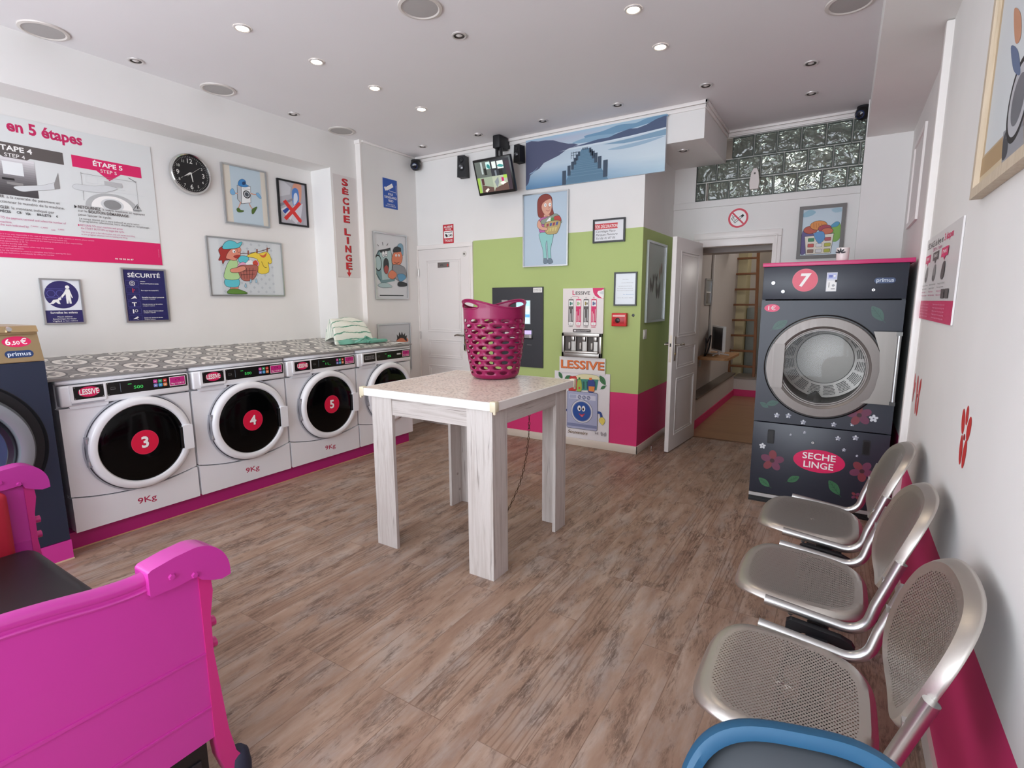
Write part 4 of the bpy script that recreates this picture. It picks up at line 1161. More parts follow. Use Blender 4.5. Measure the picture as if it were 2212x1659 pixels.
for x, sx in ((OX0, 1), (OX1, -1)):
    for y, sy in ((OY0, 1), (OY1, -1)):
        if (sx, sy) == (1, -1): continue
        m = MB(); m.box((x - sx * 0.004, y - sy * 0.004, ZA - 0.008), (x + sx * 0.032, y + sy * 0.032, 0.951), CG, r=0.006); m.box((x - sx * 0.002, y - sy * 0.002, ZA - 0.02), (x + sx * 0.012, y + sy * 0.012, ZA), CG, r=0.004); m.build('corner_guard', tp)
for z, x, y in ((0.72, TX0 + PT, 2.82), (0.22, TX0 + PT, 2.82), (0.10, TX0 + PT, 2.84)): MB().cyl((x, y, z), (x + 0.002, y, z), 0.009, mat('#a59c95', 0.5), n=16).build('screw_cover', t)

# rusty security chain hanging under the table
t = thing('chain', 'thin rusty chain hanging from under the table behind the front leg', 'chain', (-1.52, 2.60, 0))
RUST = mat('#5b4736', 0.5, 0.8)
ca = Vector((-0.0, 0.0, 0.86)); cb = Vector((-0.115, -0.08, 0.16)); nL = 40
m = MB(); mid = Vector((0.0, 0.0, 0))
path = spline([ca, Vector((-0.004, -0.003, 0.62)), Vector((-0.04, -0.025, 0.38)), cb, Vector((-0.2, -0.09, 0.012))], 30)
acc = 0; last = path[0]; k = 0
for p in path[1:]:
    acc += (p - last).length
    if acc > 0.0185:
        acc = 0; d = (p - last).normalized() if (p - last).length > 1e-6 else Vector((0, 0, -1))
        s_ = d.orthogonal().normalized(); s2 = d.cross(s_); q = s_ if k % 2 else s2; k += 1
        m.tube([p + d * 0.012 * cos(i * pi / 5) + q * 0.0055 * sin(i * pi / 5) for i in range(10)], 0.0019, RUST, n=5, closed=True)
    last = p
m.build('links', t)

# ------------------------------------------------------------------ pink laundry basket on the table
BK = mat('#8e0e4c', 0.4, coat=0.1)
t = thing('laundry_basket', 'dark pink perforated plastic laundry basket standing on the table', 'basket', (-1.893, 2.796, 0.9485), rot=radians(70))
HB = 0.444                                             # wall height before the handle rise
RX0, RY0, RX1, RY1 = 0.150, 0.146, 0.200, 0.192


def bsk(ang, z):
    f = z / HB; bulge = 0.012 * sin(pi * min(1, f))
    rx = RX0 + (RX1 - RX0) * f + bulge; ry = RY0 + (RY1 - RY0) * f + bulge
    if z < 0.03: g = sqrt_(max(0.0, 1 - ((0.03 - z) / 0.03) ** 2)); rx -= 0.028 * (1 - g); ry -= 0.028 * (1 - g)
    return Vector((rx * cos(ang), ry * sin(ang), z))


def sqrt_(x): return math.sqrt(x)


def rimz(ang):
    return HB + 0.052 * (abs(cos(ang)) ** 2.0)


NC = 12; SUBD = 12                                      # holes per row, boundary samples per cell side
m = MB(); NA = NC * SUBD


def ringpts(z): return [bsk(2 * pi * k / NA, z) for k in range(NA)]


low = [0.0, 0.003, 0.008, 0.014, 0.020, 0.026]
m.grid([ringpts(z) for z in low], BK, closed_u=True)
zb = [0.026 + 0.0324 * i for i in range(12)]           # 11 bands of staggered holes
for i in range(11):
    z0, z1 = zb[i], zb[i + 1]; zc = (z0 + z1) / 2; offs = (i % 2) * SUBD // 2
    for c in range(NC):
        k0 = c * SUBD + offs
        bd = [(k0 + j, z0) for j in range(SUBD)] + [(k0 + SUBD, z0 + (z1 - z0) * j / 6) for j in range(7)] + [(k0 + SUBD - j, z1) for j in range(1, SUBD)] + [(k0, z1 - (z1 - z0) * j / 6) for j in range(6)]
        kc = k0 + SUBD / 2
        outer = [bsk(2 * pi * (k_ % NA) / NA if isinstance(k_, int) else 2 * pi * k_ / NA, z) for k_, z in bd]
        inner = []
        for k_, z in bd:
            du = (k_ - kc) / (SUBD / 2); dv = (z - zc) / ((z1 - z0) / 2)
            a_ = math.atan2(dv, du)
            inner.append(bsk(2 * pi * (kc + 0.30 * SUBD * cos(a_)) / NA, zc + 0.0118 * sin(a_)))
        n_ = len(bd)
        m.add(outer + inner, [(k_, (k_ + 1) % n_, n_ + (k_ + 1) % n_, n_ + k_) for k_ in range(n_)], BK, True)
# plain collar, then the rim which rises into two handles with grip openings
zt = zb[-1]
ROWS = 14
grid = []
for j in range(ROWS + 1):
    row = []
    for k in range(NA):
        a_ = 2 * pi * k / NA; top_ = rimz(a_)
        row.append(bsk(a_, zt + (top_ - zt) * j / ROWS))
    grid.append(row)
vs = [p for r in grid for p in r]; fs = []
for j in range(ROWS):
    for k in range(NA):
        a_ = 2 * pi * (k + 0.5) / NA; d_ = min(abs((a_ + pi) % (2 * pi) - pi), abs(a_ - pi))
        if ((j + 0.5) / ROWS - 0.70) ** 2 / 0.205 ** 2 + (d_ / 0.46) ** 2 < 1: continue
        fs.append((j * NA + k, j * NA + (k + 1) % NA, (j + 1) * NA + (k + 1) % NA, (j + 1) * NA + k))
m.add(vs, fs, BK, True)
m.lathe([(0.0, 0.004), (1.0, 0.004)], BK, NA, sx=RX0 - 0.028, sy=RY0 - 0.028)
m.build('basket_body', t, weld=True, solid=0.004, ang=60)
rim = MB(); rim.tube([grid[ROWS][k] for k in range(NA)], 0.006, BK, n=8, closed=True); rim.build('rim', t)
for s in (0, pi):
    gr = []
    for q in range(24):
        b_ = 2 * pi * q / 24; da = 0.46 * cos(b_); jj = 0.70 + 0.205 * sin(b_)
        a_ = s + da; top_ = rimz(a_); gr.append(bsk(a_, zt + (top_ - zt) * jj))
    rr = MB(); rr.tube(gr, 0.0055, BK, n=8, closed=True); rr.build('handle_grip', t)

# ------------------------------------------------------------------ beam seating along the right wall
PERF = m_perforated(); TUBE = mat('#c9c9c8', 0.30, 1.0)
t = thing('beam_seating', 'row of three perforated steel seats on one beam along the right wall', 'bench seating', (0, 0, 0))


def sgnpow(x, p): return math.copysign(abs(x) ** p, x)


def pad(outline, height, n_th=72, n_r=14):
    """polar sheet: outline(theta) -> (a, b); height(a, b, r) -> Vector"""
    m = MB(); uv = []; at = []
    rs = [0.0] + [0.12 + 0.80 * i / (n_r - 4) for i in range(n_r - 3)] + [0.96, 0.985, 1.0]
    vs = []; fs = []
    for i, r in enumerate(rs):
        for k in range(n_th):
            a, b = outline(2 * pi * k / n_th); a *= r; b *= r
            vs.append(height(a, b, r)); uv.append((a, b)); at.append(1.0 if r < 0.79 else 0.0)
    for i in range(len(rs) - 1):
        for k in range(n_th):
            k2 = (k + 1) % n_th; fs.append((i * n_th + k, i * n_th + k2, (i + 1) * n_th + k2, (i + 1) * n_th + k))
    m.add(vs, fs, PERF, True); m.uv = uv; m.attr = at
    return m


def seat_out(th):
    c, s = cos(th), sin(th); a = sgnpow(c, 0.52) * 0.205; b = sgnpow(s, 0.52) * 0.231
    if a > 0: b *= 1 - 0.06 * (a / 0.205)
    else: a *= 1.0 + 0.06 * cos(s * pi / 2)
    return a, b


def back_out(th):
    c, s = cos(th), sin(th); a = sgnpow(c, 0.68) * 0.236; b = sgnpow(s, 0.70) * 0.166
    if b < 0: a *= 1 - 0.08 * (abs(b) / 0.166)
    return a, b


for yc in (1.45, 2.095, 2.725):
    def hs(a, b, r):
        roll = 0.0 if r <= 0.92 else -0.020 * ((r - 0.92) / 0.08) ** 1.6
        z = 0.437 - 0.055 * (a + 0.2) - 0.012 * (1 - min(1, (b / 0.2) ** 2)) * (1 - (a / 0.22) ** 2)
        if a < -0.12: z -= 0.9 * (a + 0.12) ** 2 * 3
        return Vector((-0.052 + a, yc + b, z + roll))
    m = pad(seat_out, hs); m.build('seat', t, solid=0.0015)

    def hb(a, b, r):
        roll = 0.0 if r <= 0.92 else 0.030 * ((r - 0.92) / 0.08) ** 1.5
        z = 0.650 + b; x = 0.186 + 0.35 * b + 0.03 * (1 - (a / 0.236) ** 2)
        return Vector((x + roll, yc + a, z))
    m = pad(back_out, hb); m.build('backrest', t, solid=0.0015)
    for s in (-1, 1):
        y = yc + s * 0.243
        pts = [Vector((-0.150, y, 0.423)), Vector((0.075, y, 0.398))]
        arc = [Vector((0.075 + 0.075 * sin(q), y, 0.398 + 0.082 * (1 - cos(q)) - 0.006 * sin(q))) for q in [0.17 * i for i in range(1, 9)]]
        pts += arc + [Vector((0.158, y, 0.50)), Vector((0.207, y, 0.652))]
        MB().tube(pts, 0.0165, TUBE, n=16).build('side_tube', t)
        y2 = yc + s * 0.225
        MB().box((0.166, min(y, y2), 0.575), (0.182, max(y, y2), 0.59), TUBE).build('back_bracket', t)
    for xb in (-0.07, 0.06): MB().cyl((xb, yc - 0.236, 0.392), (xb, yc + 0.236, 0.392), 0.008, TUBE, n=10).build('cross_rod', t)
    for s in (-1, 1):
        m = MB(); yy = yc - 0.272 if s < 0 else yc + 0.20
        pr = [(-0.080, 0.386), (-0.068, 0.396), (0.075, 0.380), (0.105, 0.368), (0.116, 0.350), (0.108, 0.332), (0.090, 0.328), (0.076, 0.338), (0.066, 0.350), (-0.030, 0.364), (-0.044, 0.354), (-0.062, 0.350), (-0.080, 0.362)]
        m.prism([(x, z) for x, z in pr], -0.013, 0.013, BLACKM, M=Matrix(((1, 0, 0, 0), (0, 0, 1, yy), (0, 1, 0, 0), (0, 0, 0, 1)))); m.build('seat_bracket', t, bevel=0.005)
MB().box((-0.022, 1.12, 0.315), (0.042, 3.02, 0.362), mat('#2b2b2e', 0.4), r=0.006).build('beam', t)
for y in (1.50, 2.70):
    m = MB(); m.box((-0.015, y - 0.03, 0.03), (0.035, y + 0.03, 0.315), mat('#2e2e31', 0.4), r=0.005)
    m.box((-0.06, y - 0.035, 0.295), (0.08, y + 0.035, 0.315), BLACKM)
    m.box((-0.20, y - 0.03, 0.0), (0.24, y + 0.03, 0.03), mat('#3a3a3d', 0.35, 0.6), r=0.01); m.build('leg', t)
    for x in (-0.045, 0.065): MB().cyl((x, y, 0.02), (x, y, 0.31), 0.011, TUBE, n=12).build('leg_post', t)

# ------------------------------------------------------------------ blue chair at the bottom edge
BL = mat('#174f70', 0.55); CH = mat('#33383d', 0.7)
t = thing('plastic_chair', 'blue plastic chair with charcoal pad at the bottom edge, nearest the camera', 'chair', (0.045, 0.60, -0.0))


def bsh(th, sc=1.0):
    c, s = cos(th), sin(th); return sgnpow(c, 0.68) * 0.172 * sc, sgnpow(s, 0.68) * 0.20 * sc


def bplace(a, b, d):
    """backrest frame: leaning back, a across, b up, d towards the sitter (-y)"""
    th = radians(27); y = 0.165 + b * sin(th) - d * cos(th) + 0.35 * a * a; z = 0.590 + b * cos(th) + d * sin(th)
    q = Matrix.Rotation(radians(11), 3, 'Z') @ Vector((a, y, 0)); return Vector((q.x - 0.005, q.y, z + 0.08 * a))


m = MB(); n_ = 72; prof = [(0.80, -0.012), (0.97, -0.010), (1.02, 0.004), (1.03, 0.022), (1.0, 0.036), (0.955, 0.037), (0.895, 0.030), (0.88, 0.006)]
rows = [[bplace(*bsh(2 * pi * k / n_, s_), d) for k in range(n_)] for s_, d in prof]
m.grid(rows, BL, closed_u=True); m.add([bplace(*bsh(2 * pi * k / n_, 0.80), -0.012) for k in range(n_)], [tuple(range(n_))], BL)
m.build('back_shell', t)
m = MB(); rows = [[bplace(*bsh(2 * pi * k / n_, s_), d) for k in range(n_)] for s_, d in ((0.89, -0.006), (0.87, 0.000), (0.83, 0.006), (0.6, 0.013), (0.3, 0.014), (0.05, 0.014))]
m.grid(rows, CH, closed_u=True); m.add(rows[-1], [tuple(range(n_))], CH); m.build('back_pad', t)
m = MB(); m.prism(rrect(-0.21, -0.30, 0.21, 0.11, 0.09), 0.40, 0.432, BL); m.build('seat_shell', t, bevel=0.01)
m = MB(); m.prism(rrect(-0.18, -0.27, 0.18, 0.08, 0.07), 0.432, 0.455, CH); m.build('seat_pad', t, bevel=0.008)
for s in (-1, 1): MB().tube(spline([(s * 0.15, 0.02, 0.405), (s * 0.15, 0.12, 0.41), (s * 0.14, 0.14, 0.50), (s * 0.12, 0.19, 0.62)], 6), 0.011, BLACKM, n=10).build('back_stay', t)
for sx in (-1, 1):
    for sy in (-1, 1): MB().tube([(sx * 0.16, -0.10 + sy * 0.15, 0.41), (sx * 0.2, -0.10 + sy * 0.19, 0.0)], 0.011, CHROME, n=12).build('leg', t)

# ------------------------------------------------------------------ pink painted metal bench seat, lower left
PKM = mat('#c22a7c', 0.35, coat=0.3); PK = mat('#be3699', 0.34, coat=0.3); PKD = mat('#b81f6b', 0.35, coat=0.3); REDP = mat('#b31a34', 0.55)
t = thing('bench_seat', 'bright pink painted metal bench seat with black cushion, front left', 'bench', (0, 0, 0))
XA, XB = -1.45, -2.80


def arm(x, sgn, name):
    """side panel in the plane x (outer face towards sgn)"""
    th = 0.035
    pr = [(0.68, 0.20), (0.672, 0.46), (0.668, 0.66), (0.655, 0.715), (0.61, 0.742), (0.56, 0.738), (0.46, 0.742), (0.20, 0.772), (-0.45, 0.79), (-0.45, 0.20)]
    m = MB(); Mx = Matrix(((0, 0, 1, x), (1, 0, 0, 0), (0, 1, 0, 0), (0, 0, 0, 1)))
    m.prism(pr, -th / 2, th / 2, PK, M=Mx)
    # raised ribs across the panel
    for za, zb_ in ((0.468, 0.462), (0.300, 0.296)):
        m.prism([(-0.45, za + 0.02), (-0.45, za), (0.672, zb_), (0.672, zb_ + 0.004)], th / 2 if sgn > 0 else -th / 2 - 0.004, th / 2 + 0.004 if sgn > 0 else -th / 2, PK, M=Mx)
    o = m.build(name, t, bevel=0.004)
    # rolled top rail with double bead
    rl = MB(); top = [(y, z + 0.004) for y, z in ((-0.45, 0.79), (0.20, 0.772), (0.46, 0.742), (0.55, 0.742), (0.60, 0.755))]
    sp = spline([(x, y, z) for y, z in top], 8)
    rl.tube([(p.x, p.y, p.z - 0.006) for p in sp], 0.0205, PK, n=14); rl.tube([(p.x + sgn * 0.018, p.y, p.z - 0.028) for p in sp], 0.005, PK, n=8)
    rl.build('top_rail', o)
    # folded cap plate wrapping the scrolled end, with two bolts
    cp = MB(); out = [(0.538, 0.700), (0.538, 0.764), (0.546, 0.770), (0.60, 0.781)] + [(0.650 + 0.090 * sin(q), 0.690 + 0.096 * cos(q)) for q in [i_ * pi / 22 for i_ in range(12)]] + [(0.740, 0.672), (0.715, 0.668), (0.690, 0.676), (0.662, 0.690), (0.655, 0.706), (0.60, 0.700)]
    cp.prism(out, -0.036, 0.036, PK, M=Mx, smooth=True); cp.build('end_cap', o, bevel=0.005)
    for y, z in ((0.59, 0.733), (0.645, 0.712)): MB().cyl((x + sgn * 0.034, y, z), (x + sgn * 0.042, y, z), 0.010, PK, r1=0.007, n=6, smooth=False).build('bolt', o)
    return o


arm(XA, 1, 'side_panel'); fa = arm(XB, 1, 'side_panel')
# front post running down to a dark foot
for x in (XA, XB):
    m = MB(); m.prism([(0.660, 0.20), (0.660, 0.712), (0.690, 0.708), (0.694, 0.64), (0.682, 0.57), (0.680, 0.46), (0.692, 0.30), (0.700, 0.20), (0.715, 0.115), (0.738, 0.07), (0.735, 0.03), (0.705, 0.02), (0.685, 0.06), (0.668, 0.12)], -0.022, 0.022, PKM, M=Matrix(((0, 0, 1, x), (1, 0, 0, 0), (0, 1, 0, 0), (0, 0, 0, 1))))
    ps = m.build('front_post', t, bevel=0.008)
    for y, z in ((0.690, 0.535), (0.688, 0.47)): MB().cyl((x - 0.006, y - 0.012, z), (x - 0.006, y + 0.012, z), 0.015, PKM, n=10).build('hinge_knuckle', ps)
    m = MB(); m.lathe([(0, 0), (0.034, 0), (0.036, 0.04), (0.030, 0.085), (0.018, 0.10), (0, 0.102)], mat('#23263a', 0.75), 16, Matrix.Translation((x, 0.728, 0))); m.build('foot', t)
m = MB(); m.box((XB, -0.45, 0.20), (XA, -0.40, 0.95), PK, r=0.012); m.build('backrest', t)
m = MB(); m.box((XB + 0.02, -0.40, 0.24), (XA - 0.02, 0.58, 0.30), PKD); m.build('seat_frame', t)
m = MB(); m.box((XB + 0.05, -0.38, 0.30), (XA - 0.05, 0.665, 0.455), mat('#131315', 0.42), r=0.055, seg=5); m.build('seat_cushion', t)
m = MB(); m.box((XA - 0.03, -0.40, 0.02), (XA + 0.012, 0.64, 0.20), mat('#101012', 0.45)); m.box((XA + 0.012, -0.40, 0.03), (XA + 0.018, 0.62, 0.075), mat('#222226', 0.4), r=0.002); m.box((XA + 0.012, -0.40, 0.11), (XA + 0.018, 0.62, 0.155), mat('#222226', 0.4), r=0.002); m.build('step_plate', t)
m = MB(); m.box((XB + 0.018, -0.40, 0.36), (XB + 0.075, 0.60, 0.70), REDP, r=0.03, seg=4); pd = m.build('arm_pad', t); MB().cyl((XB + 0.075, 0.40, 0.62), (XB + 0.082, 0.40, 0.62), 0.022, BLACKM, n=20).build('button', pd)


# ------------------------------------------------------------------ posters, frames and signs on the left wall
SILVER = mat('#c9ccce', 0.28, 0.9); PAP = '#dfe3e5'
GY = mat('#5d5654', 0.5); GL = mat('#8f8c8a', 0.5); VL = mat('#d3d5d6', 0.5); LT = mat('#e6e8e8', 0.5); MG = mat(PINK, 0.45); MGL = mat('#c45a86', 0.5)
OUT = mat('#1d1a1c', 0.6)

# big instruction poster
px0, pz0, pw, ph = 0.30, 1.728, 1.79, 0.88
t = thing('instruction_poster', 'large white and magenta five-step instruction poster above the dark coin machine', 'poster', (XL, px0, pz0), 'L')
MB().box((0, 0, 0.001), (pw, ph, 0.006), mat('#dcdedd', 0.35)).build('panel', t)
a = Art('L', (XL, px0, pz0), 0.006)
a.rect(0, 0, pw, 0.166, MG)
a.tpx('en 5 étapes', (15, 283), (178, 312), 0.064, mat('#c4205c', 0.45), bold=0.035)
a.text('r', 0.83, a.q([(15, 283)])[0][1], 0.064, GY, bold=0.03); a.text('Lave', 0.55, a.q([(15, 283)])[0][1], 0.064, GY, bold=0.03)


def step(x0, x1, ztop, zb, c, no):
    a.rect(x0, zb, x1, ztop, c); cx = (x0 + x1) / 2
    a.poly([(cx - 0.075, zb), (cx + 0.075, zb), (cx, zb - 0.058)], c)
    a.text('ÉTAPE ' + no, cx, ztop - 0.047, 0.030, CW, w=0.18, al='C', bold=0.025); a.text('STEP ' + no, cx, zb - 0.008, 0.022, CW, w=0.10, al='C')


q = a.q([(-30, 308), (135, 331), (135, 352), (153, 333), (303, 360), (305, 381)])
b4 = (0.735, q[1][0]); step(b4[0], b4[1], 0.715, 0.637, GY, '4'); step(q[3][0], q[4][0], 0.715, 0.637, MG, '5')
step(0.17, 0.66, 0.715, 0.637, MG, '3')
# step 4: dark coin terminal and a hand
x0, x1 = 0.70, a.q([(80, 400)])[0][0]
for i in range(16):
    g_ = 70 + int(150 * ((i / 15) ** 1.4)); a.lay = 12; a.rect(x0, 0.392 + 0.0145 * i, x1, 0.392 + 0.0145 * (i + 1), mat('#%02x%02x%02x' % (g_, g_ - 4, g_ - 2), 0.5))
a.lay = 13
a.rect(x1 - 0.16, 0.52, x1 - 0.06, 0.60, LT); a.rect(x1 - 0.17, 0.485, x1 - 0.11, 0.498, OUT); a.rect(x1 - 0.26, 0.415, x1 - 0.20, 0.432, CW); a.poly([(x1 - 0.15, 0.46), (x1 - 0.07, 0.455), (x1 - 0.07, 0.475), (x1 - 0.15, 0.475)], GL)
a.blob([(x1 - 0.12, 0.445), (x1 - 0.08, 0.425), (x1 - 0.02, 0.440), (x1 + 0.09, 0.468), (x1 + 0.10, 0.51), (x1 + 0.03, 0.482), (x1 - 0.06, 0.462)], VL, line=GL, lw=0.003)
a.poly([(x1 + 0.09, 0.465), (x1 + 0.12, 0.475), (x1 + 0.12, 0.58), (x1 + 0.09, 0.50)], GL)
# step 5: washer sketch
c5 = (q[3][0] + q[4][0]) / 2; xa, xb = c5 - 0.19, c5 + 0.17
cx, cz = c5 + 0.0, 0.385
a.poly([(cx + 0.165 * cos(k * pi / 24), cz + 0.105 * sin(k * pi / 24)) for k in range(25)], mat('#b4b5b5', 0.5)); a.poly([(cx + 0.13 * cos(k * pi / 24), cz + 0.088 * sin(k * pi / 24)) for k in range(25)], CW)
a.disc(cx, cz + 0.028, 0.072, VL, 0.042); a.disc(cx, cz + 0.028, 0.055, mat('#8d8d8d', 0.5), 0.034)
a.rect(xa + 0.02, 0.60, xb, 0.602, GL); a.rect(xa + 0.02, 0.42, xa + 0.022, 0.61, GL); a.rect(xb - 0.002, 0.385, xb, 0.61, GL); a.rect(xa, 0.505, xb + 0.05, 0.507, VL); a.stroke([(xb - 0.05, 0.625), (xb, 0.60)], 0.003, OUT)
a.stroke([(xa + 0.045, 0.545), (xa + 0.115, 0.545), (xa + 0.115, 0.59), (xa + 0.045, 0.59)], 0.002, VL, closed=True); a.stroke([(xa + 0.135, 0.527), (xb - 0.08, 0.527), (xb - 0.08, 0.588), (xa + 0.135, 0.588)], 0.002, VL, closed=True)
a.rect(xa + 0.155, 0.543, xb - 0.095, 0.574, mat('#b9b9b9', 0.5))
a.blob([(xa - 0.02, 0.52), (xa + 0.09, 0.527), (xa + 0.16, 0.543), (xa + 0.23, 0.535), (xa + 0.19, 0.51), (xa + 0.12, 0.488), (xa - 0.02, 0.488)], VL, line=GL, lw=0.002)
tr = a.q([(296, 442), (305, 456), (287, 454)]); a.stroke(tr, 0.005, OUT, closed=True); a.rect((tr[0][0]) - 0.003, tr[1][1] + 0.012, tr[0][0] + 0.003, tr[1][1] + 0.032, OUT)
# lettering under the steps
def line(s, p0, p1, h, m, b=0.0): a.tpx(s, p0, p1, h, m, bold=b)
line('ER', (0, 426), (9, 427), 0.017, GY, 0.02); line('à la centrale de paiement et', (14, 428), (129, 442), 0.0165, GY)
line('ctionner le numéro de la machine.', (0, 437), (139, 453), 0.0165, GY)
line('GLER', (0, 449), (20, 452), 0.018, GY, 0.02); line('le montant indiqué par', (25, 453), (117, 461), 0.0165, GY)
for s, p0, p1 in (('PIÈCES', (0, 458), (23, 460)), ('CB', (36, 461), (46, 462)), ('VISA', (55, 464), (66, 465)), ('BILLETS', (80, 466), (110, 469)), ('€', (121, 470), (125, 471))): line(s, p0, p1, 0.014, OUT, 0.02)
line('TO the payment terminal and select the number of', (0, 471), (142, 485), 0.013, MGL); line('machine.', (0, 481), (26, 482), 0.013, MGL); line('the sum indicated by', (0, 486), (62, 493), 0.013, MGL)
for p0, p1 in (((66, 490), (82, 491)), ((88, 493), (103, 494)), ((110, 498), (119, 499)), ((125, 497), (138, 498))): line('CARD', p0, p1, 0.008, MGL)
u5 = a.q([(160, 446)])[0]; a.poly([(u5[0], u5[1] - 0.012), (u5[0] + 0.014, u5[1]), (u5[0], u5[1] + 0.012)], OUT)
line('RETOURNEZ', (168, 450), (217, 455), 0.019, GY, 0.025); line('à votre machine et appuyez', (221, 456), (312, 465), 0.015, GY)
line('sur le', (168, 457), (188, 459), 0.0155, GY); line('BOUTON DÉMARRAGE', (191, 461), (277, 469), 0.018, GY, 0.025)
line('pour lancer le cycle.', (169, 466), (240, 473), 0.0165, GY)
line('Le temps donné est à titre indicatif et varie selon', (171, 474), (300, 487), 0.0125, GY); line('le programme sélectionné, hors chauffage et remplissage.', (171, 479), (322, 494), 0.0125, GY)
u5 = a.q([(168, 486)])[0]; a.poly([(u5[0], u5[1] - 0.008), (u5[0] + 0.01, u5[1]), (u5[0], u5[1] + 0.008)], MG)
line('RETURN TO your machine and press', (173, 488), (264, 497), 0.0125, MGL); line('the START BUTTON to begin the cycle.', (174, 495), (268, 503), 0.0125, MGL)
line('The time given is for information only and varies according', (175, 502), (290, 512), 0.010, MGL); line('to the program selected, before heating and filling.', (175, 507), (275, 516), 0.010, MGL)
LP = mat('#f0a6c6', 0.5)
for k, (s, wd) in enumerate((('The company is in no way responsible in the case of damaged laundry, theft, nuisance or misuse, please contact', 0.80), ('the person responsible. Please read the instructions of the machines before use.', 0.50), ('Laundry washed according to your own choice of the washing temperature is your responsibility.', 0.55), ('The linen dries automatically at 75 °C.', 0.28), ('Please take out the laundry with care.', 0.50), ('Please keep children under supervision when near the machines.', 0.42), ('Please do not overload machines.', 0.22), ('Please wait for the machines to come to a complete stop before opening the door.', 0.52), ('Please notify any malfunction immediately by calling this number', 0.60))):
    a.text(s, 0.80, 0.143 - k * 0.0147, 0.0084, LP)
a.text('06 40 55 36 87', 1.47, 0.0255, 0.009, CW, w=0.12, bold=0.03)
a.text('Poster print', pw - 0.02, 0.06, 0.006, LP, w=0.06, rot=pi / 2)
a.build('print', t)

# child supervision sign
t, a = framed('safety_sign', 'small blue and white sign about watching children, left of the blue safety notice', 'sign', 'L', (XL, 1.318, 1.294), 0.226, 0.308, 0.010, SILVER, 0.012, '#e8eaf0')
NV = mat('#322c66', 0.35); NL = mat('#5a5aa0', 0.4)
a.rect(0.008, 0.008, 0.218, 0.094, NV); a.disc(0.113, 0.200, 0.094, NV)
for x in (0.055, 0.105): a.stroke(circle(x, 0.208, 0.022, n=24), 0.004, NL, closed=True)
a.stroke([(0.026, 0.18), (0.14, 0.18), (0.14, 0.24), (0.026, 0.24)], 0.003, NL, closed=True)
a.disc(0.148, 0.252, 0.012, CW); a.poly([(0.138, 0.238), (0.158, 0.238), (0.172, 0.18), (0.166, 0.178), (0.160, 0.2), (0.162, 0.14), (0.150, 0.14), (0.148, 0.17), (0.144, 0.14), (0.134, 0.14), (0.134, 0.205), (0.112, 0.178), (0.108, 0.182)], CW)
a.disc(0.098, 0.172, 0.009, CW); a.poly([(0.092, 0.17), (0.062, 0.165), (0.048, 0.145), (0.035, 0.142), (0.036, 0.137), (0.06, 0.138), (0.075, 0.15), (0.088, 0.138), (0.1, 0.136), (0.096, 0.148)], CW); a.stroke([(0.1, 0.178), (0.128, 0.215)], 0.003, CW)
a.text('Surveillez les enfants', 0.113, 0.072, 0.013, CW, w=0.15, al='C', bold=0.02)
for k, (s, wd) in enumerate((('Watch children', 0.085), ('Beaufsichtigen Sie Kinder', 0.13), ('Vigilad a los niños', 0.14))): a.text(s, 0.113, 0.046 - k * 0.0145, 0.008, CW, w=wd, al='C', bold=0.01)
a.build('print', t)

# SECURITE notice
t, a = framed('safety_notice', 'dark blue safety notice headed SÉCURITÉ under the big instruction poster', 'sign', 'L', (XL, 1.797, 1.291), 0.306, 0.405, 0.012, SILVER, 0.014, '#2c2a63', pap_mat=mat('#2b2a60', 0.3))
a.text('SÉCURITÉ', 0.153, 0.338, 0.030, CW, w=0.222, al='C', bold=0.015)
for k in range(6):
    z_ = 0.292 - k * 0.052
    a.stroke(rrect(0.024, z_ - 0.02, 0.108, z_ + 0.022, 0.005, 3), 0.0018, NL, closed=True)
    cx = 0.066
    if k == 0: a.stroke(circle(cx, z_, 0.017, n=20), 0.003, CW, closed=True); a.stroke(circle(cx, z_, 0.008, n=16), 0.003, CW, closed=True)
    elif k == 1: a.rect(cx - 0.003, z_ - 0.016, cx + 0.003, z_ + 0.014, mat('#d03a4a', 0.4)); a.rect(cx + 0.006, z_, cx + 0.014, z_ + 0.006, mat('#d03a4a', 0.4))
    elif k == 2: a.poly([(cx - 0.02, z_ - 0.014), (cx + 0.01, z_ + 0.014), (cx + 0.014, z_ + 0.004), (cx + 0.022, z_ - 0.012), (cx + 0.008, z_ - 0.006)], CW)
    elif k == 3: a.rect(cx - 0.016, z_ + 0.008, cx + 0.016, z_ + 0.014, CW); a.rect(cx - 0.004, z_ - 0.016, cx + 0.004, z_ + 0.01, CW)
    elif k == 4: a.rect(cx - 0.016, z_ - 0.016, cx - 0.008, z_ + 0.014, CW); a.stroke(circle(cx + 0.008, z_ + 0.002, 0.009, n=16), 0.003, CW, closed=True)
    else: a.poly([(cx - 0.02, z_ - 0.008), (cx + 0.012, z_ + 0.012), (cx + 0.02, z_ + 0.004), (cx + 0.006, z_ - 0.002), (cx + 0.018, z_ - 0.014), (cx, z_ - 0.006)], CW)
    ws = (0.125, 0.12, 0.155, 0.14, 0.14, 0.13)[k]
    if k == 0: a.text('ATTENTION', 0.120, z_ + 0.012, 0.006, CW, w=0.035, bold=0.03)
    a.text(('Ne pas ouvrir la porte en marche', 'Eau et vapeur très chaudes 90 °C', 'Surveillez les enfants à proximité', 'Ne pas monter sur la machine', 'Ne rien laisser dans le tambour', 'Sortie de secours à droite')[k], 0.122, z_ - 0.004, 0.0075, CW, w=ws, bold=0.02)
    if k > 1: a.text('consignes à respecter', 0.122, z_ - 0.016, 0.0065, CW, w=ws * 0.6, bold=0.01)
a.build('print', t)

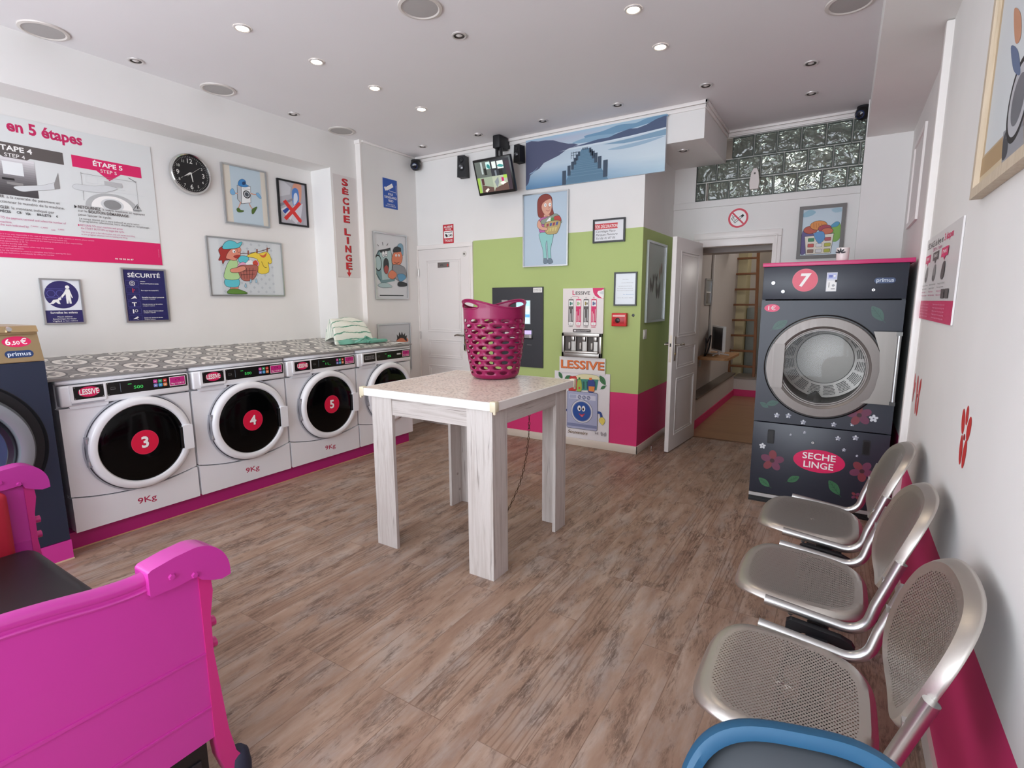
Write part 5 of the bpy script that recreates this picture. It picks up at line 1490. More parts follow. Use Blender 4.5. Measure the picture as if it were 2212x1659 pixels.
# wall clock
t = thing('wall_clock', 'round black wall clock with chrome rim on the left wall', 'clock', (XL, 2.361, 2.462), 'L')
MB().lathe([(0, 0.001), (0.148, 0.001), (0.157, 0.012), (0.156, 0.036), (0.149, 0.045), (0.141, 0.042), (0.139, 0.028)], mat('#d6d6d4', 0.12, 1.0), 64).build('rim', t)
MB().lathe([(0.141, 0.027), (0, 0.027)], mat('#17171a', 0.35), 64).build('dial', t)
a = Art('L', (XL, 2.361, 2.462), 0.0272); CL = mat('#d9d8d2', 0.4)
for k in range(1, 13):
    q_ = pi / 2 - k * pi / 6; h = 0.034 if k % 3 == 0 else 0.019; R = 0.098 if k % 3 == 0 else 0.104
    a.text(str(k), R * cos(q_), R * sin(q_) - h / 2, h, CL, al='C', bold=0.012)
for k in range(60):
    q_ = k * pi / 30; r0, r1 = (0.124, 0.133) if k % 5 else (0.121, 0.134)
    a.stroke([(r0 * cos(q_), r0 * sin(q_)), (r1 * cos(q_), r1 * sin(q_))], 0.0016, CL)
a.build('numerals', t)
m = Art('L', (XL, 2.361, 2.462), 0.031)
m.poly([(-0.01, 0.010), (-0.076, -0.042), (-0.078, -0.039), (0.006, 0.004)], CL); m.build('minute_hand', t)
m = Art('L', (XL, 2.361, 2.462), 0.030); m.poly([(-0.005, 0.012), (0.008, -0.06), (0.014, -0.06), (0.006, 0.012)], CL); m.build('hour_hand', t)
m = Art('L', (XL, 2.361, 2.462), 0.033); m.stroke([(-0.03, -0.022), (0.075, 0.058)], 0.0016, CL); m.disc(0, 0, 0.006, CL); m.build('second_hand', t)

SKIN = mat('#d99a80', 0.5); BLU = mat('#3f86c4', 0.45); WH = mat('#eceeee', 0.45); LG2 = mat('#bcc0c4', 0.5)
# walking washer picture
t, a = framed('cartoon_picture', 'silver framed picture of a walking washing machine in a blue cap, right of the clock', 'picture', 'L', (XL, 2.623, 2.116), 0.412, 0.497, 0.012, SILVER, 0.018, '#ddd6c9', part='frame')
a.rect(0.075, 0.012, 0.355, 0.485, mat('#bfd0da', 0.4))
LW_ = 0.004
a.poly(a.q([(512, 400), (521, 402), (521, 444), (513, 430)]), LG2); a.poly(a.q([(521, 401), (541, 403), (542, 438), (522, 440)]), WH)
a.stroke(a.q([(512, 400), (541, 403), (542, 438), (522, 440), (513, 430)]), LW_, OUT, closed=True); a.stroke(a.q([(521, 402), (522, 440)]), 0.003, OUT)
ctr = a.q([(533, 420)])[0]; a.disc(ctr[0], ctr[1], 0.034, OUT, 0.034); a.disc(ctr[0], ctr[1], 0.026, LG2); a.disc(ctr[0], ctr[1], 0.018, mat('#4a5058', 0.3))
a.stroke(a.q([(524, 408), (540, 409)]), 0.004, GL)
a.blob([(515, 400), (516, 391), (523, 387), (530, 391), (531, 398), (537, 402), (527, 404)], BLU, px=True, line=OUT, lw=LW_); a.blob([(523, 394), (529, 392), (530, 398), (524, 399)], mat('#1d3e66', 0.5), px=True)
a.stroke(a.q([(513, 418), (505, 417), (500, 418)]), 0.008, SKIN, smooth=4); a.stroke(a.q([(541, 418), (549, 420), (555, 420)]), 0.008, SKIN, smooth=4)
a.blob([(498, 418), (497, 412), (502, 407), (506, 413), (508, 418), (503, 421)], mat('#7db0d8', 0.5), px=True, line=OUT, lw=0.003); a.blob([(553, 418), (558, 417), (564, 427), (562, 429), (555, 423)], mat('#7db0d8', 0.5), px=True, line=OUT, lw=0.003)
a.stroke(a.q([(520, 436), (517, 444), (514, 451)]), 0.008, SKIN, smooth=4); a.stroke(a.q([(538, 439), (541, 446), (546, 452)]), 0.008, SKIN, smooth=4)
GRN = mat('#4d6b2a', 0.5)
a.blob([(511, 452), (515, 449), (520, 454), (526, 455), (524, 458), (514, 458)], GRN, px=True, line=OUT, lw=0.003); a.blob([(544, 461), (544, 453), (549, 449), (555, 447), (552, 454), (547, 462)], GRN, px=True, line=OUT, lw=0.003)
a.build('print', t)

# detergent drawer with a red cross
t, a = framed('warning_picture', 'black framed photo of a detergent drawer crossed out in red, beside the pier', 'picture', 'L', (XL, 3.141, 2.168), 0.319, 0.414, 0.016, mat('#121214', 0.35), 0.018, '#b6b4ba')
a.poly(a.q([(600, 386), (612, 390), (628, 405), (626, 420), (600, 425)]), mat('#c9c9cd', 0.4)); a.poly(a.q([(628, 405), (634, 396), (657, 402), (660, 470), (655, 486), (640, 470)]), mat('#a5a3ab', 0.4))
a.blob([(634, 398), (640, 396), (650, 399), (651, 425), (648, 438), (641, 428), (632, 408)], SKIN, px=True); a.blob([(631, 412), (637, 406), (644, 412), (646, 432), (641, 444), (635, 446), (631, 430)], mat('#4f7fc4', 0.4), px=True); a.blob([(635, 420), (641, 418), (643, 432), (637, 442), (634, 440)], mat('#d5dff0', 0.4), px=True)
a.poly(a.q([(604, 440), (632, 428), (634, 432), (606, 446)]), mat('#8b8994', 0.4)); a.poly(a.q([(606, 452), (618, 446), (634, 462), (628, 476)]), mat('#dcdce0', 0.4)); a.poly(a.q([(610, 455), (620, 448), (626, 452), (616, 462)]), mat('#2b4a9a', 0.4)); a.poly(a.q([(634, 444), (654, 440), (650, 470), (640, 484), (630, 474)]), mat('#cfcdd4', 0.4))
RX = mat('#d8322e', 0.45); a.poly(a.q([(611, 435), (617, 431), (652, 478), (649, 482)]), RX); a.poly(a.q([(645, 436), (651, 441), (619, 476), (613, 470)]), RX); a.poly(a.q([(611, 435), (617, 431), (652, 476), (646, 480)]), RX)
a.build('print', t)

# man hanging laundry
t, a = framed('laundry_cartoon', 'wide silver framed cartoon of a person with a laundry basket and clothes line', 'picture', 'L', (XL, 2.44, 1.494), 0.700, 0.497, 0.010, SILVER, 0.018, '#d9dee0')
a.rect(0.105, 0.01, 0.6, 0.48, mat('#cdd3d6', 0.4))
CK = mat('#bcc3c8', 0.4)
for i in range(13):
    for j in range(12):
        if (i + j) % 2 == 0: a.lay = 1; a.poly([(0.115 + i * 0.0385, 0.02 + j * 0.038 + 0.019), (0.115 + i * 0.0385 + 0.014, 0.02 + j * 0.038 + 0.005), (0.115 + i * 0.0385 + 0.028, 0.02 + j * 0.038 + 0.019), (0.115 + i * 0.0385 + 0.014, 0.02 + j * 0.038 + 0.033)], CK)
a.lay = 3; LW_ = 0.006; RH = mat('#a8352e', 0.5); TQ = mat('#5fc4d0', 0.45); LGR = mat('#b5d99a', 0.45); YE = mat('#ecd04a', 0.45); FACE = mat('#e0907a', 0.5)
a.stroke(a.q([(520, 548), (545, 546), (565, 542), (583, 536)]), 0.006, mat('#5a3a35', 0.5), smooth=5)
a.blob([(532, 554), (552, 545), (558, 548), (578, 545), (587, 565), (582, 570), (579, 566), (580, 588), (558, 589), (556, 560)], YE, px=True, k=3, line=OUT, lw=LW_); a.blob([(560, 549), (568, 552), (576, 546), (573, 555), (566, 556)], mat('#d0603a', 0.5), px=True)
a.stroke(a.q([(565, 565), (570, 576), (576, 578)]), 0.004, OUT, smooth=4)
for x, y in ((536, 541), (555, 538), (577, 535)): a.poly(a.q([(x - 1.5, y), (x + 1.5, y), (x + 1.5, y + 9), (x - 1.5, y + 9)]), mat('#8a4a3a', 0.5))
a.blob([(516, 555), (526, 553), (536, 556), (535, 566), (517, 566)], TQ, px=True, line=OUT, lw=LW_)
a.blob([(502, 606), (513, 605), (514, 624), (506, 627), (498, 626), (500, 610)], FACE, px=True, line=OUT, lw=LW_)
a.blob([(487, 603), (515, 603), (514, 619), (489, 618)], TQ, px=True, k=3, line=OUT, lw=LW_); a.blob([(496, 563), (510, 561), (515, 580), (516, 602), (486, 602), (487, 582)], LGR, px=True, k=4, line=OUT, lw=LW_)
a.blob([(472, 540), (482, 532), (500, 536), (506, 548), (498, 560), (486, 562), (481, 570), (479, 562), (472, 562), (476, 552)], RH, px=True, k=3, line=OUT, lw=LW_)
a.blob([(495, 542), (506, 536), (517, 540), (518, 552), (508, 562), (495, 560), (488, 556)], FACE, px=True, line=OUT, lw=LW_); a.blob([(512, 536), (518, 535), (520, 542), (514, 545)], FACE, px=True, line=OUT, lw=0.004)
a.disc(*a.q([(505, 543)])[0], 0.014, WH); a.disc(*a.q([(506, 544)])[0], 0.006, OUT); a.blob([(504, 554), (512, 551), (519, 552), (512, 558)], RH, px=True, line=OUT, lw=0.003)
a.blob([(481, 537), (484, 526), (494, 520), (506, 522), (512, 526), (522, 523), (516, 534), (500, 537)], TQ, px=True, line=OUT, lw=LW_)
a.blob([(514, 573), (524, 566), (532, 570), (536, 562), (545, 566), (556, 564), (556, 575), (516, 580)], mat('#e6a4c4', 0.5), px=True, line=OUT, lw=0.004); a.blob([(530, 570), (540, 562), (548, 569), (540, 574)], WH, px=True); a.blob([(545, 568), (552, 562), (557, 570), (552, 576)], mat('#c94a38', 0.5), px=True)
a.blob([(514, 577), (535, 573), (556, 575), (552, 596), (540, 606), (522, 603)], mat('#b0655a', 0.5), px=True, line=OUT, lw=LW_)
for k in range(5): a.stroke(a.q([(518 + k * 7, 579), (522 + k * 5.5, 602)]), 0.003, OUT)
for k in range(2): a.stroke(a.q([(517 + k * 2, 586 + k * 8), (553 - k * 3, 584 + k * 8)]), 0.003, OUT)
a.blob([(498, 582), (512, 578), (526, 575), (530, 582), (516, 588), (500, 588)], FACE, px=True, line=OUT, lw=LW_)
a.blob([(493, 634), (495, 626), (506, 624), (520, 627), (533, 634)], mat('#5f8a3a', 0.5), px=True, line=OUT, lw=LW_)
for x, y in ((530, 612), (553, 602), (541, 602)): a.blob([(x, y), (x + 2, y + 6), (x, y + 9), (x - 2, y + 6)], mat('#9fc3d6', 0.4), px=True, line=OUT, lw=0.003)
a.build('print', t)

# vertical SECHE LINGE sign on the pier
t = thing('dryer_sign', 'tall narrow grey sign reading SÈCHE LINGE in red letters on the pier', 'sign', (-4.28, 3.553, 1.684), 'L')
MB().box((0, 0, 0.0005), (0.285, 0.983, 0.003), mat('#d7d1cf', 0.4)).build('panel', t)
a = Art('L', (-4.28, 3.553, 1.684), 0.003); RL = mat('#c4242e', 0.4)
zs = [2.576, 2.494, 2.397, 2.312, 2.224, 2.100, 2.017, 1.934, 1.845, 1.765]
for ch, z_ in zip(['S', 'È', 'C', 'H', 'E', 'L', 'I', 'N', 'G', 'E'], zs):
    bd = 0.022 if ch == 'I' else 0.072
    hh = 0.048 if ch == 'È' else 0.06
    a.text(ch, 0.147, z_ - 1.684, hh + 0.002, mat('#5b1218', 0.5), w=bd + 0.006, al='C', bold=0.04); a.text(ch, 0.142, z_ - 1.684 + 0.002, hh, RL, w=bd, al='C', bold=0.04)
a.build('lettering', t); a = Art('L', (-4.28, 3.553, 1.684), 0.003)
z_ = 1.70 - 1.684; a.rect(0.132, z_ + 0.03, 0.152, z_ + 0.072, RL); a.poly([(0.112, z_ + 0.034), (0.172, z_ + 0.034), (0.142, z_ - 0.012)], RL)
a.build('arrow', t)

XP = -4.215
t = thing('surveillance_sign', 'blue video surveillance sign on the white pier below the corner camera', 'sign', (XP, 4.150, 2.430), 'L')
MB().box((0, 0, 0.0005), (0.206, 0.302, 0.004), mat('#1d4fa8', 0.35)).build('panel', t)
a = Art('L', (XP, 4.150, 2.430), 0.004)
a.poly([(0.03, 0.205), (0.13, 0.262), (0.148, 0.232), (0.148, 0.226), (0.05, 0.176)], CW); a.poly([(0.012, 0.205), (0.03, 0.218), (0.048, 0.185), (0.03, 0.172)], CW); a.stroke([(0.085, 0.2), (0.09, 0.18), (0.19, 0.175)], 0.004, CW); a.rect(0.188, 0.15, 0.192, 0.25, CW)
a.build('camera_symbol', t); a = Art('L', (XP, 4.150, 2.430), 0.004)
for s, z_, h, wd in (('SOUS', 0.135, 0.022, 0.07), ('SURVEILLANCE', 0.102, 0.022, 0.178), ('VIDEO', 0.068, 0.022, 0.075), ('ARRET DU 26', 0.036, 0.010, 0.11), ('DU 1er OCTOBRE 1995', 0.018, 0.010, 0.15)): a.text(s, 0.103, z_, h, CW, w=wd, al='C', bold=0.015)
a.build('lettering', t)

t, a = framed('doctor_cartoon', 'silver framed cartoon of a sick washing machine and a doctor on the pier', 'picture', 'L', (XP, 3.970, 1.466), 0.497, 0.702, 0.016, SILVER, 0.018, '#d4d6d8')
LW_ = 0.007; TL = mat('#6f8f92', 0.45); TL2 = mat('#a9c0c0', 0.45); DK_ = mat('#2f3436', 0.5); FA = mat('#d97f5e', 0.5)
a.rect(0.06, 0.035, 0.42, 0.045, DK_)
a.poly(a.q([(810, 556), (817, 540), (824, 544), (826, 610), (818, 604), (812, 590)]), TL); a.poly(a.q([(820, 542), (843, 536), (848, 560), (846, 600), (826, 608)]), TL2)
a.stroke(a.q([(810, 556), (819, 541), (843, 536), (848, 560), (846, 602), (825, 610), (812, 590)]), LW_, OUT, closed=True); a.poly(a.q([(819, 542), (843, 535), (843, 541), (822, 546)]), DK_)
a.disc(*a.q([(817, 568)])[0], 0.05, OUT, 0.085); a.disc(*a.q([(817, 568)])[0], 0.042, TL2, 0.072)
for x, y in ((828, 549), (834, 548)): a.disc(*a.q([(x, y)])[0], 0.022, OUT, 0.035); a.disc(*a.q([(x, y)])[0], 0.018, WH, 0.03); a.disc(*a.q([(x, y + 2)])[0], 0.006, OUT)
a.blob([(829, 562), (834, 557), (839, 564), (840, 580), (836, 592), (830, 588), (828, 575)], DK_, px=True); a.blob([(830, 578), (835, 573), (839, 580), (837, 591), (831, 588)], mat('#a34a44', 0.5), px=True)
a.poly(a.q([(820, 606), (854, 601), (852, 607), (824, 613)]), TL)
for x0_, y0_, x1_, y1_ in ((818, 532, 815, 528), (827, 530, 826, 523), (835, 531, 838, 526)): a.stroke(a.q([(x0_, y0_), (x1_, y1_)]), 0.006, OUT)
a.build('machine_drawing', t); a = Art('L', (XP, 3.970, 1.466), 0.018 * 0.55); a.lay = 40
a.blob([(849, 548), (858, 540), (867, 546), (868, 562), (862, 572), (850, 572), (846, 562)], FA, px=True, line=OUT, lw=LW_); a.blob([(848, 544), (852, 534), (864, 533), (868, 542), (858, 545)], DK_, px=True); a.blob([(858, 532), (864, 526), (870, 532), (870, 552), (866, 545), (865, 536)], mat('#7ea3b6', 0.5), px=True, line=OUT, lw=0.004)
for x in (855, 861): a.disc(*a.q([(x, 552)])[0], 0.014, WH); a.disc(*a.q([(x, 553)])[0], 0.005, OUT)
a.stroke(a.q([(851, 566), (856, 569), (862, 566)]), 0.005, OUT, smooth=4)
a.blob([(848, 574), (862, 573), (874, 580), (876, 600), (862, 606), (852, 598)], mat('#8d8f92', 0.5), px=True, line=OUT, lw=LW_); a.blob([(838, 592), (846, 584), (856, 592), (850, 602), (840, 600)], FA, px=True, line=OUT, lw=0.005); a.blob([(858, 594), (870, 592), (876, 600), (864, 608)], mat('#5f97b8', 0.5), px=True, line=OUT, lw=0.005)
a.blob([(858, 614), (863, 608), (878, 612), (877, 618), (862, 619)], DK_, px=True); a.blob([(816, 616), (826, 611), (838, 613), (846, 620), (826, 621)], TL2, px=True, line=OUT, lw=0.004)
a.build('doctor_drawing', t)

t, a = framed('grey_picture', 'grey framed picture with spiky dark hair standing behind the counter end', 'picture', 'L', (XP, 3.975, 0.66), 0.505, 0.542, 0.012, SILVER, 0.016, '#c2c4c6')
HB_ = mat('#33302f', 0.6); a.blob([(857, 738), (861, 731), (870, 730), (880, 731), (880, 738)], FA, px=True); a.build('face_drawing', t); a = Art('L', (XP, 3.975, 0.66), 0.016 * 0.55); a.lay = 4; a.poly(a.q([(856, 737), (858, 731), (857, 722), (861, 727), (862, 717), (866, 724), (868, 716), (871, 724), (875, 719), (875, 726), (879, 724), (878, 731), (880, 737), (876, 736), (872, 731), (866, 730), (860, 733)]), HB_)
a.build('hair_drawing', t)


# ------------------------------------------------------------------ on the back wall
def onb(x0, z0): return (x0, YB, z0)


t = thing('alarm_sticker', 'red and white alarm sticker above the white lavatory door', 'sign', onb(-3.832, 2.075), 'B')
MB().box((0, 0, 0.0004), (0.148, 0.202, 0.0015), mat('#c22836', 0.4)).build('panel', t)
a = Art('B', onb(-3.832, 2.075), 0.0015); a.poly(rrect(0.012, 0.055, 0.138, 0.132, 0.008), CW); a.text('ALARME', 0.074, 0.165, 0.022, CW, w=0.12, al='C', bold=0.02); a.text('ACTIVÉE', 0.074, 0.142, 0.015, CW, w=0.085, al='C', bold=0.02); a.rect(0.022, 0.115, 0.128, 0.122, OUT)
a.text('24h', 0.130, 0.072, 0.026, OUT, w=0.055, al='R', bold=0.02); a.blob([(0.03, 0.1), (0.05, 0.098), (0.066, 0.078), (0.052, 0.066), (0.036, 0.078)], OUT); a.text('POLICE', 0.085, 0.018, 0.022, CW, w=0.09, al='C', bold=0.02); a.poly([(0.022, 0.045), (0.034, 0.045), (0.026, 0.012)], CW)
a.build('print', t)

# corner camera
def dome_camera(name, label, loc, rot):
    t = thing(name, label, 'camera', loc, 'Z', rot)
    MB().lathe([(0, 0), (0.05, 0), (0.052, -0.02), (0.045, -0.03), (0, -0.03)], BLACKM, 28).build('mount', t)
    MB().lathe([(0, 0.058), (0.03, 0.05), (0.052, 0.026), (0.058, 0), (0.052, -0.026), (0.03, -0.05), (0, -0.058)], BLACK, 32, Matrix.Translation((0, -0.015, -0.058))).build('housing', t)
    m = MB(); Mx = Matrix.Translation((0, -0.062, -0.075)) @ Matrix.Rotation(radians(110), 4, 'X')
    m.lathe([(0.028, -0.01), (0.032, 0.008), (0.026, 0.014)], mat('#3a4a78', 0.2, 0.5), 24, Mx); m.lathe([(0.026, 0.011), (0.012, 0.012), (0, 0.016)], mat('#10131c', 0.05), 24, Mx); m.build('lens', t)
    return t


dome_camera('security_camera', 'black dome security camera in the corner above the blue sign', (-4.14, YB - 0.07, 2.985), radians(30))
MB_ = None
dome_camera('security_camera', 'black dome security camera at the top right end of the glass blocks', (0.014, YF - 0.075, 3.033), radians(-20))

# speakers
def speaker(label, x0, z0, w_, h_, rot):
    t = thing('speaker', label, 'speaker', (x0, YB, z0), 'B', group=None)
    R = Matrix.Translation((w_ / 2, 0, 0.02)) @ Matrix.Rotation(rot, 4, 'Y') @ Matrix.Translation((-w_ / 2, 0, 0))
    m = MB(); pr = [(0, 0), (w_, 0), (w_ * 0.92, h_), (w_ * 0.08, h_)]
    m.prism(pr, 0.0, 0.08, BLACKM, M=R); m.build('cabinet', t, bevel=0.012)
    m = MB(); fz = 0.0805
    for cy, r in ((0.45 * h_, w_ * 0.34), (0.78 * h_, w_ * 0.24)): m.lathe([(r, fz), (r * 0.92, fz + 0.004), (r * 0.8, fz + 0.001), (r * 0.3, fz - 0.0), (r * 0.25, fz + 0.004), (0, fz + 0.006)], mat('#232326', 0.3), 28, R @ Matrix.Translation((w_ / 2, cy, 0)))
    m.lathe([(w_ * 0.17, fz + 0.002), (w_ * 0.09, fz + 0.005), (0, fz + 0.008)], mat('#7d7d80', 0.3, 0.6), 24, R @ Matrix.Translation((w_ / 2, 0.45 * h_, 0)))
    m.build('driver', t)
    MB().box((w_ * 0.3, h_ * 0.3, 0.0), (w_ * 0.7, h_ * 0.6, 0.025), BLACK).build('bracket', t)
    return t


sp = speaker('small black speaker left of the wall screen', -3.552, 2.722, 0.105, 0.215, radians(10))
sp = speaker('small black speaker between the wall screen and the lake picture', -2.838, 2.775, 0.082, 0.165, radians(-8))

# screen on a tilting arm
t = thing('wall_monitor', 'black security screen on an arm under the ceiling showing camera pictures', 'monitor', (-2.977, 4.42, 2.643), 'B')
Rm = Matrix.Rotation(radians(20), 4, 'X')
sw, sh = 0.432, 0.335
m = MB(); m.box((-sw / 2, -sh / 2, -0.03), (sw / 2, sh / 2, 0.012), BLACK, r=0.008, M=Rm); m.build('casing', t)
a = Art(); a.M = Rm; a.n = 0.0123
def scr(h): return mat(h, 0.25, emit=0.55)
a.rect(-0.196, -0.140, 0.196, 0.145, scr('#3a3d3a'))
a.rect(-0.196, 0.0, -0.02, 0.145, scr('#5b625c')); a.rect(-0.02, 0.0, 0.196, 0.145, scr('#2d3034')); a.rect(-0.196, -0.140, -0.02, 0.0, scr('#8f9b86')); a.rect(-0.02, -0.14, 0.15, 0.0, scr('#a5ad97')); a.rect(0.15, -0.14, 0.196, 0.12, scr('#3a2f36'))
for x0_, y0_, x1_, y1_, c in ((-0.07, 0.07, -0.02, 0.135, '#b9d3cd'), (0.0, 0.07, 0.045, 0.13, '#d5ddd6'), (0.06, 0.06, 0.13, 0.13, '#cfd6d0'), (-0.13, 0.03, -0.11, 0.14, '#a8b3b0'), (-0.1, 0.02, -0.07, 0.08, '#20231f'), (0.07, 0.0, 0.11, 0.06, '#181a1c'), (0.02, 0.0, 0.04, 0.05, '#6f777c')): a.rect(x0_, y0_, x1_, y1_, scr(c))
a.blob([(-0.06, 0.09), (-0.03, 0.07), (-0.025, 0.1), (-0.05, 0.115)], scr('#2f7a78')); a.blob([(0.06, 0.085), (0.11, 0.07), (0.13, 0.085), (0.09, 0.1)], scr('#3f8a86'))
a.rect(-0.196, -0.14, -0.165, 0.0, scr('#8fb04a')); a.rect(-0.15, -0.07, -0.12, -0.01, scr('#4a2a2c')); a.poly([(-0.16, -0.14), (-0.02, -0.14), (-0.02, -0.1), (-0.15, -0.07)], scr('#59423c')); a.poly([(-0.13, -0.125), (-0.09, -0.10), (-0.075, -0.115), (-0.11, -0.14)], scr('#d9d2c6'))
a.poly([(-0.02, -0.14), (0.15, -0.14), (0.15, -0.07), (0.0, -0.11)], scr('#5d463f')); a.poly([(0.0, -0.05), (0.05, -0.01), (0.05, -0.06), (0.02, -0.11)], scr('#7d8487')); a.rect(0.085, -0.055, 0.11, -0.02, scr('#b02560')); a.poly([(0.06, -0.07), (0.10, -0.055), (0.13, -0.07), (0.09, -0.09)], scr('#e4dfd4')); a.rect(0.11, -0.03, 0.15, 0.0, scr('#9cc04a'))
a.build('screen', t)
m = MB(); m.box((-0.045, 0.27, -0.20), (0.035, 0.388, -0.04), BLACKM, r=0.008); m.box((-0.035, 0.14, -0.10), (-0.010, 0.28, -0.07), BLACKM, r=0.004); m.box((0.010, 0.14, -0.10), (0.035, 0.28, -0.07), BLACKM, r=0.004); m.box((-0.05, 0.02, -0.09), (0.05, 0.15, -0.04), BLACKM, r=0.005); m.box((-0.03, 0.30, -0.24), (0.03, 0.36, -0.18), BLACKM); m.build('wall_arm', t)

# long lake canvas
cx0, cz0_, cw, chh = -2.745, 2.521, 1.368, 0.457
t = thing('lake_canvas', 'long blue canvas picture of a wooden pier on a calm lake', 'picture', onb(cx0, cz0_), 'B')
MB().box((0, 0, 0.001), (cw, chh, 0.030), mat('#cfd8df', 0.6)).build('canvas', t)
a = Art('B', onb(cx0, cz0_), 0.0301)
hz = 0.315


def m_lake():
    t_ = NT('lake_print'); sp_ = t_.n('SeparateXYZ', Vector=t_.obj())
    fy = t_.math('DIVIDE', sp_.outputs[1], 0.457); fx = t_.math('DIVIDE', sp_.outputs[0], 1.368)
    c1 = t_.ramp(fy, [(0.0, '#5a86ad'), (0.18, '#86a9c6'), (0.42, '#bccedb'), (0.66, '#b9cbd8'), (0.69, '#cdd6de'), (0.78, '#b3c5d4'), (0.9, '#b3b9cb'), (1.0, '#9fc0d6')])
    c2 = t_.ramp(fy, [(0.0, '#a9c6d6'), (0.3, '#cfdde4'), (0.66, '#c9d6df'), (0.72, '#c4d3de'), (1.0, '#a6c4d4')])
    wv = t_.n('TexNoise', Vector=t_.obj(scale=(1.5, 14, 1)), Scale=2.0, Detail=3.0)
    f = t_.math('ADD', t_.math('MULTIPLY_ADD', fx, 1.5, -0.45), t_.math('MULTIPLY_ADD', wv.outputs[0], 0.4, -0.2))
    f_ = t_.n('Clamp', Value=f)
    t_.pin(Base_Color=t_.mix(f_.outputs[0], c1, c2), Roughness=0.55)
    return t_.m


a.lay = 0; a.rect(0, 0, cw, chh, m_lake())
a.lay = 2
a.blob([(0.62, 0.40), (0.8, 0.415), (0.95, 0.44), (1.1, 0.43), (1.2, 0.45), (1.36, 0.452), (1.36, 0.43), (1.15, 0.40), (0.9, 0.375), (0.7, 0.365)], mat('#6f97b4', 0.55)); a.blob([(0.5, 0.36), (0.65, 0.385), (0.85, 0.38), (1.0, 0.36), (0.8, 0.345), (0.6, 0.345)], mat('#86a8c0', 0.55))
a.poly([(0.45, hz + 0.005), (0.62, 0.335), (0.75, 0.352), (0.86, 0.352), (0.95, 0.375), (1.05, 0.392), (1.12, 0.385), (1.2, 0.40), (1.28, 0.43), (cw, 0.445), (cw, 0.352), (1.1, 0.335), (0.8, 0.325)], mat('#4b5a78', 0.55))
a.poly([(0, 0.435), (0.06, 0.445), (0.14, 0.43), (0.22, 0.427), (0.3, 0.415), (0.38, 0.385), (0.46, 0.36), (0.52, 0.352), (0.56, 0.335), (0.45, 0.315), (0.36, 0.27), (0.27, 0.245), (0.2, 0.225), (0.15, 0.18), (0.1, 0.16), (0.05, 0.13), (0.03, 0.06), (0, 0.03)], mat('#515672', 0.55))
a.poly([(0.36, 0.305), (0.7, 0.318), (1.0, 0.33), (cw, 0.352), (cw, 0.338), (1.0, 0.318), (0.6, 0.305)], mat('#d3e0e8', 0.55)); a.poly([(0.8, 0.30), (1.1, 0.315), (cw, 0.338), (cw, 0.29), (1.2, 0.285), (1.0, 0.28)], mat('#7fa0b8', 0.55)); a.blob([(0.85, 0.25), (1.1, 0.27), (1.36, 0.285), (1.2, 0.25), (1.0, 0.235)], mat('#9bb6ca', 0.55))
a.blob([(0.04, 0.14), (0.09, 0.155), (0.14, 0.2), (0.1, 0.17), (0.05, 0.15)], mat('#8fa9c4', 0.55))
DKP = mat('#5d8098', 0.6); PST = mat('#3c4c5e', 0.6)
a.poly([(0.42, 0.0), (0.86, 0.0), (0.665, 0.292), (0.595, 0.292)], DKP)
PL = mat('#6f92a8', 0.6)
for k in range(16):
    f = (k / 16) ** 0.55; z_ = 0.285 * f; xl = 0.42 + (0.595 - 0.42) * z_ / 0.292; xr = 0.86 - (0.86 - 0.665) * z_ / 0.292; a.lay = 14; a.stroke([(xl, z_), (xr, z_)], 0.004 * (1 - f) + 0.001, PL)
for xl, z_, h in ((0.42, 0.0, 0.125), (0.470, 0.075, 0.09), (0.505, 0.125, 0.07), (0.53, 0.165, 0.06), (0.55, 0.2, 0.05), (0.57, 0.235, 0.04), (0.832, 0.02, 0.145), (0.775, 0.10, 0.105), (0.738, 0.155, 0.085), (0.712, 0.195, 0.065), (0.695, 0.22, 0.055), (0.68, 0.25, 0.042)):
    a.lay = 20; wv = 0.007 + h * 0.10; a.rect(xl - wv, z_, xl + wv, z_ + h, PST)
a.stroke([(0.49, 0.25), (0.56, 0.25)], 0.004, PST); a.stroke([(0.49, 0.272), (0.57, 0.272)], 0.004, PST)
for x in (0.49, 0.515, 0.54): a.stroke([(x, 0.22), (x, 0.28)], 0.004, PST)
for x in (0.605, 0.625, 0.645): a.rect(x, 0.282, x + 0.010, 0.302, PST)
a.build('print', t)

# woman with a laundry basket
t, a = framed('woman_picture', 'silver framed picture of a red-haired woman carrying a full laundry basket', 'picture', 'B', onb(-2.788, 1.776), 0.503, 0.704, 0.012, SILVER, 0.022, '#b9cbd9')
LW_ = 0.006; HR = mat('#8a3a30', 0.5); SK2 = mat('#dba48c', 0.5); TEAL = mat('#8fc9c4', 0.45); PKT = mat('#c064a4', 0.45)
a.blob([(1163, 467), (1161, 445), (1163, 430), (1172, 421), (1184, 420), (1192, 428), (1193, 448), (1196, 464), (1188, 468), (1172, 470)], HR, px=True, line=OUT, lw=LW_)
a.blob([(1176, 463), (1186, 462), (1187, 474), (1176, 474)], SK2, px=True); a.blob([(1170, 448), (1172, 436), (1180, 430), (1190, 430), (1192, 446), (1188, 460), (1180, 465), (1173, 458)], SK2, px=True, line=OUT, lw=0.004); a.blob([(1165, 440), (1170, 428), (1180, 424), (1190, 428), (1180, 433), (1172, 440), (1169, 448)], HR, px=True)
for x, y in ((1178, 443), (1188, 442)): a.disc(*a.q([(x, y)])[0], 0.014, WH, 0.017); a.disc(*a.q([(x + 0.5, y)])[0], 0.004, OUT)
a.stroke(a.q([(1180, 454), (1184, 456), (1188, 453)]), 0.004, mat('#9a4a44', 0.5), smooth=4); a.stroke(a.q([(1185, 444), (1187, 449), (1184, 450)]), 0.003, OUT)
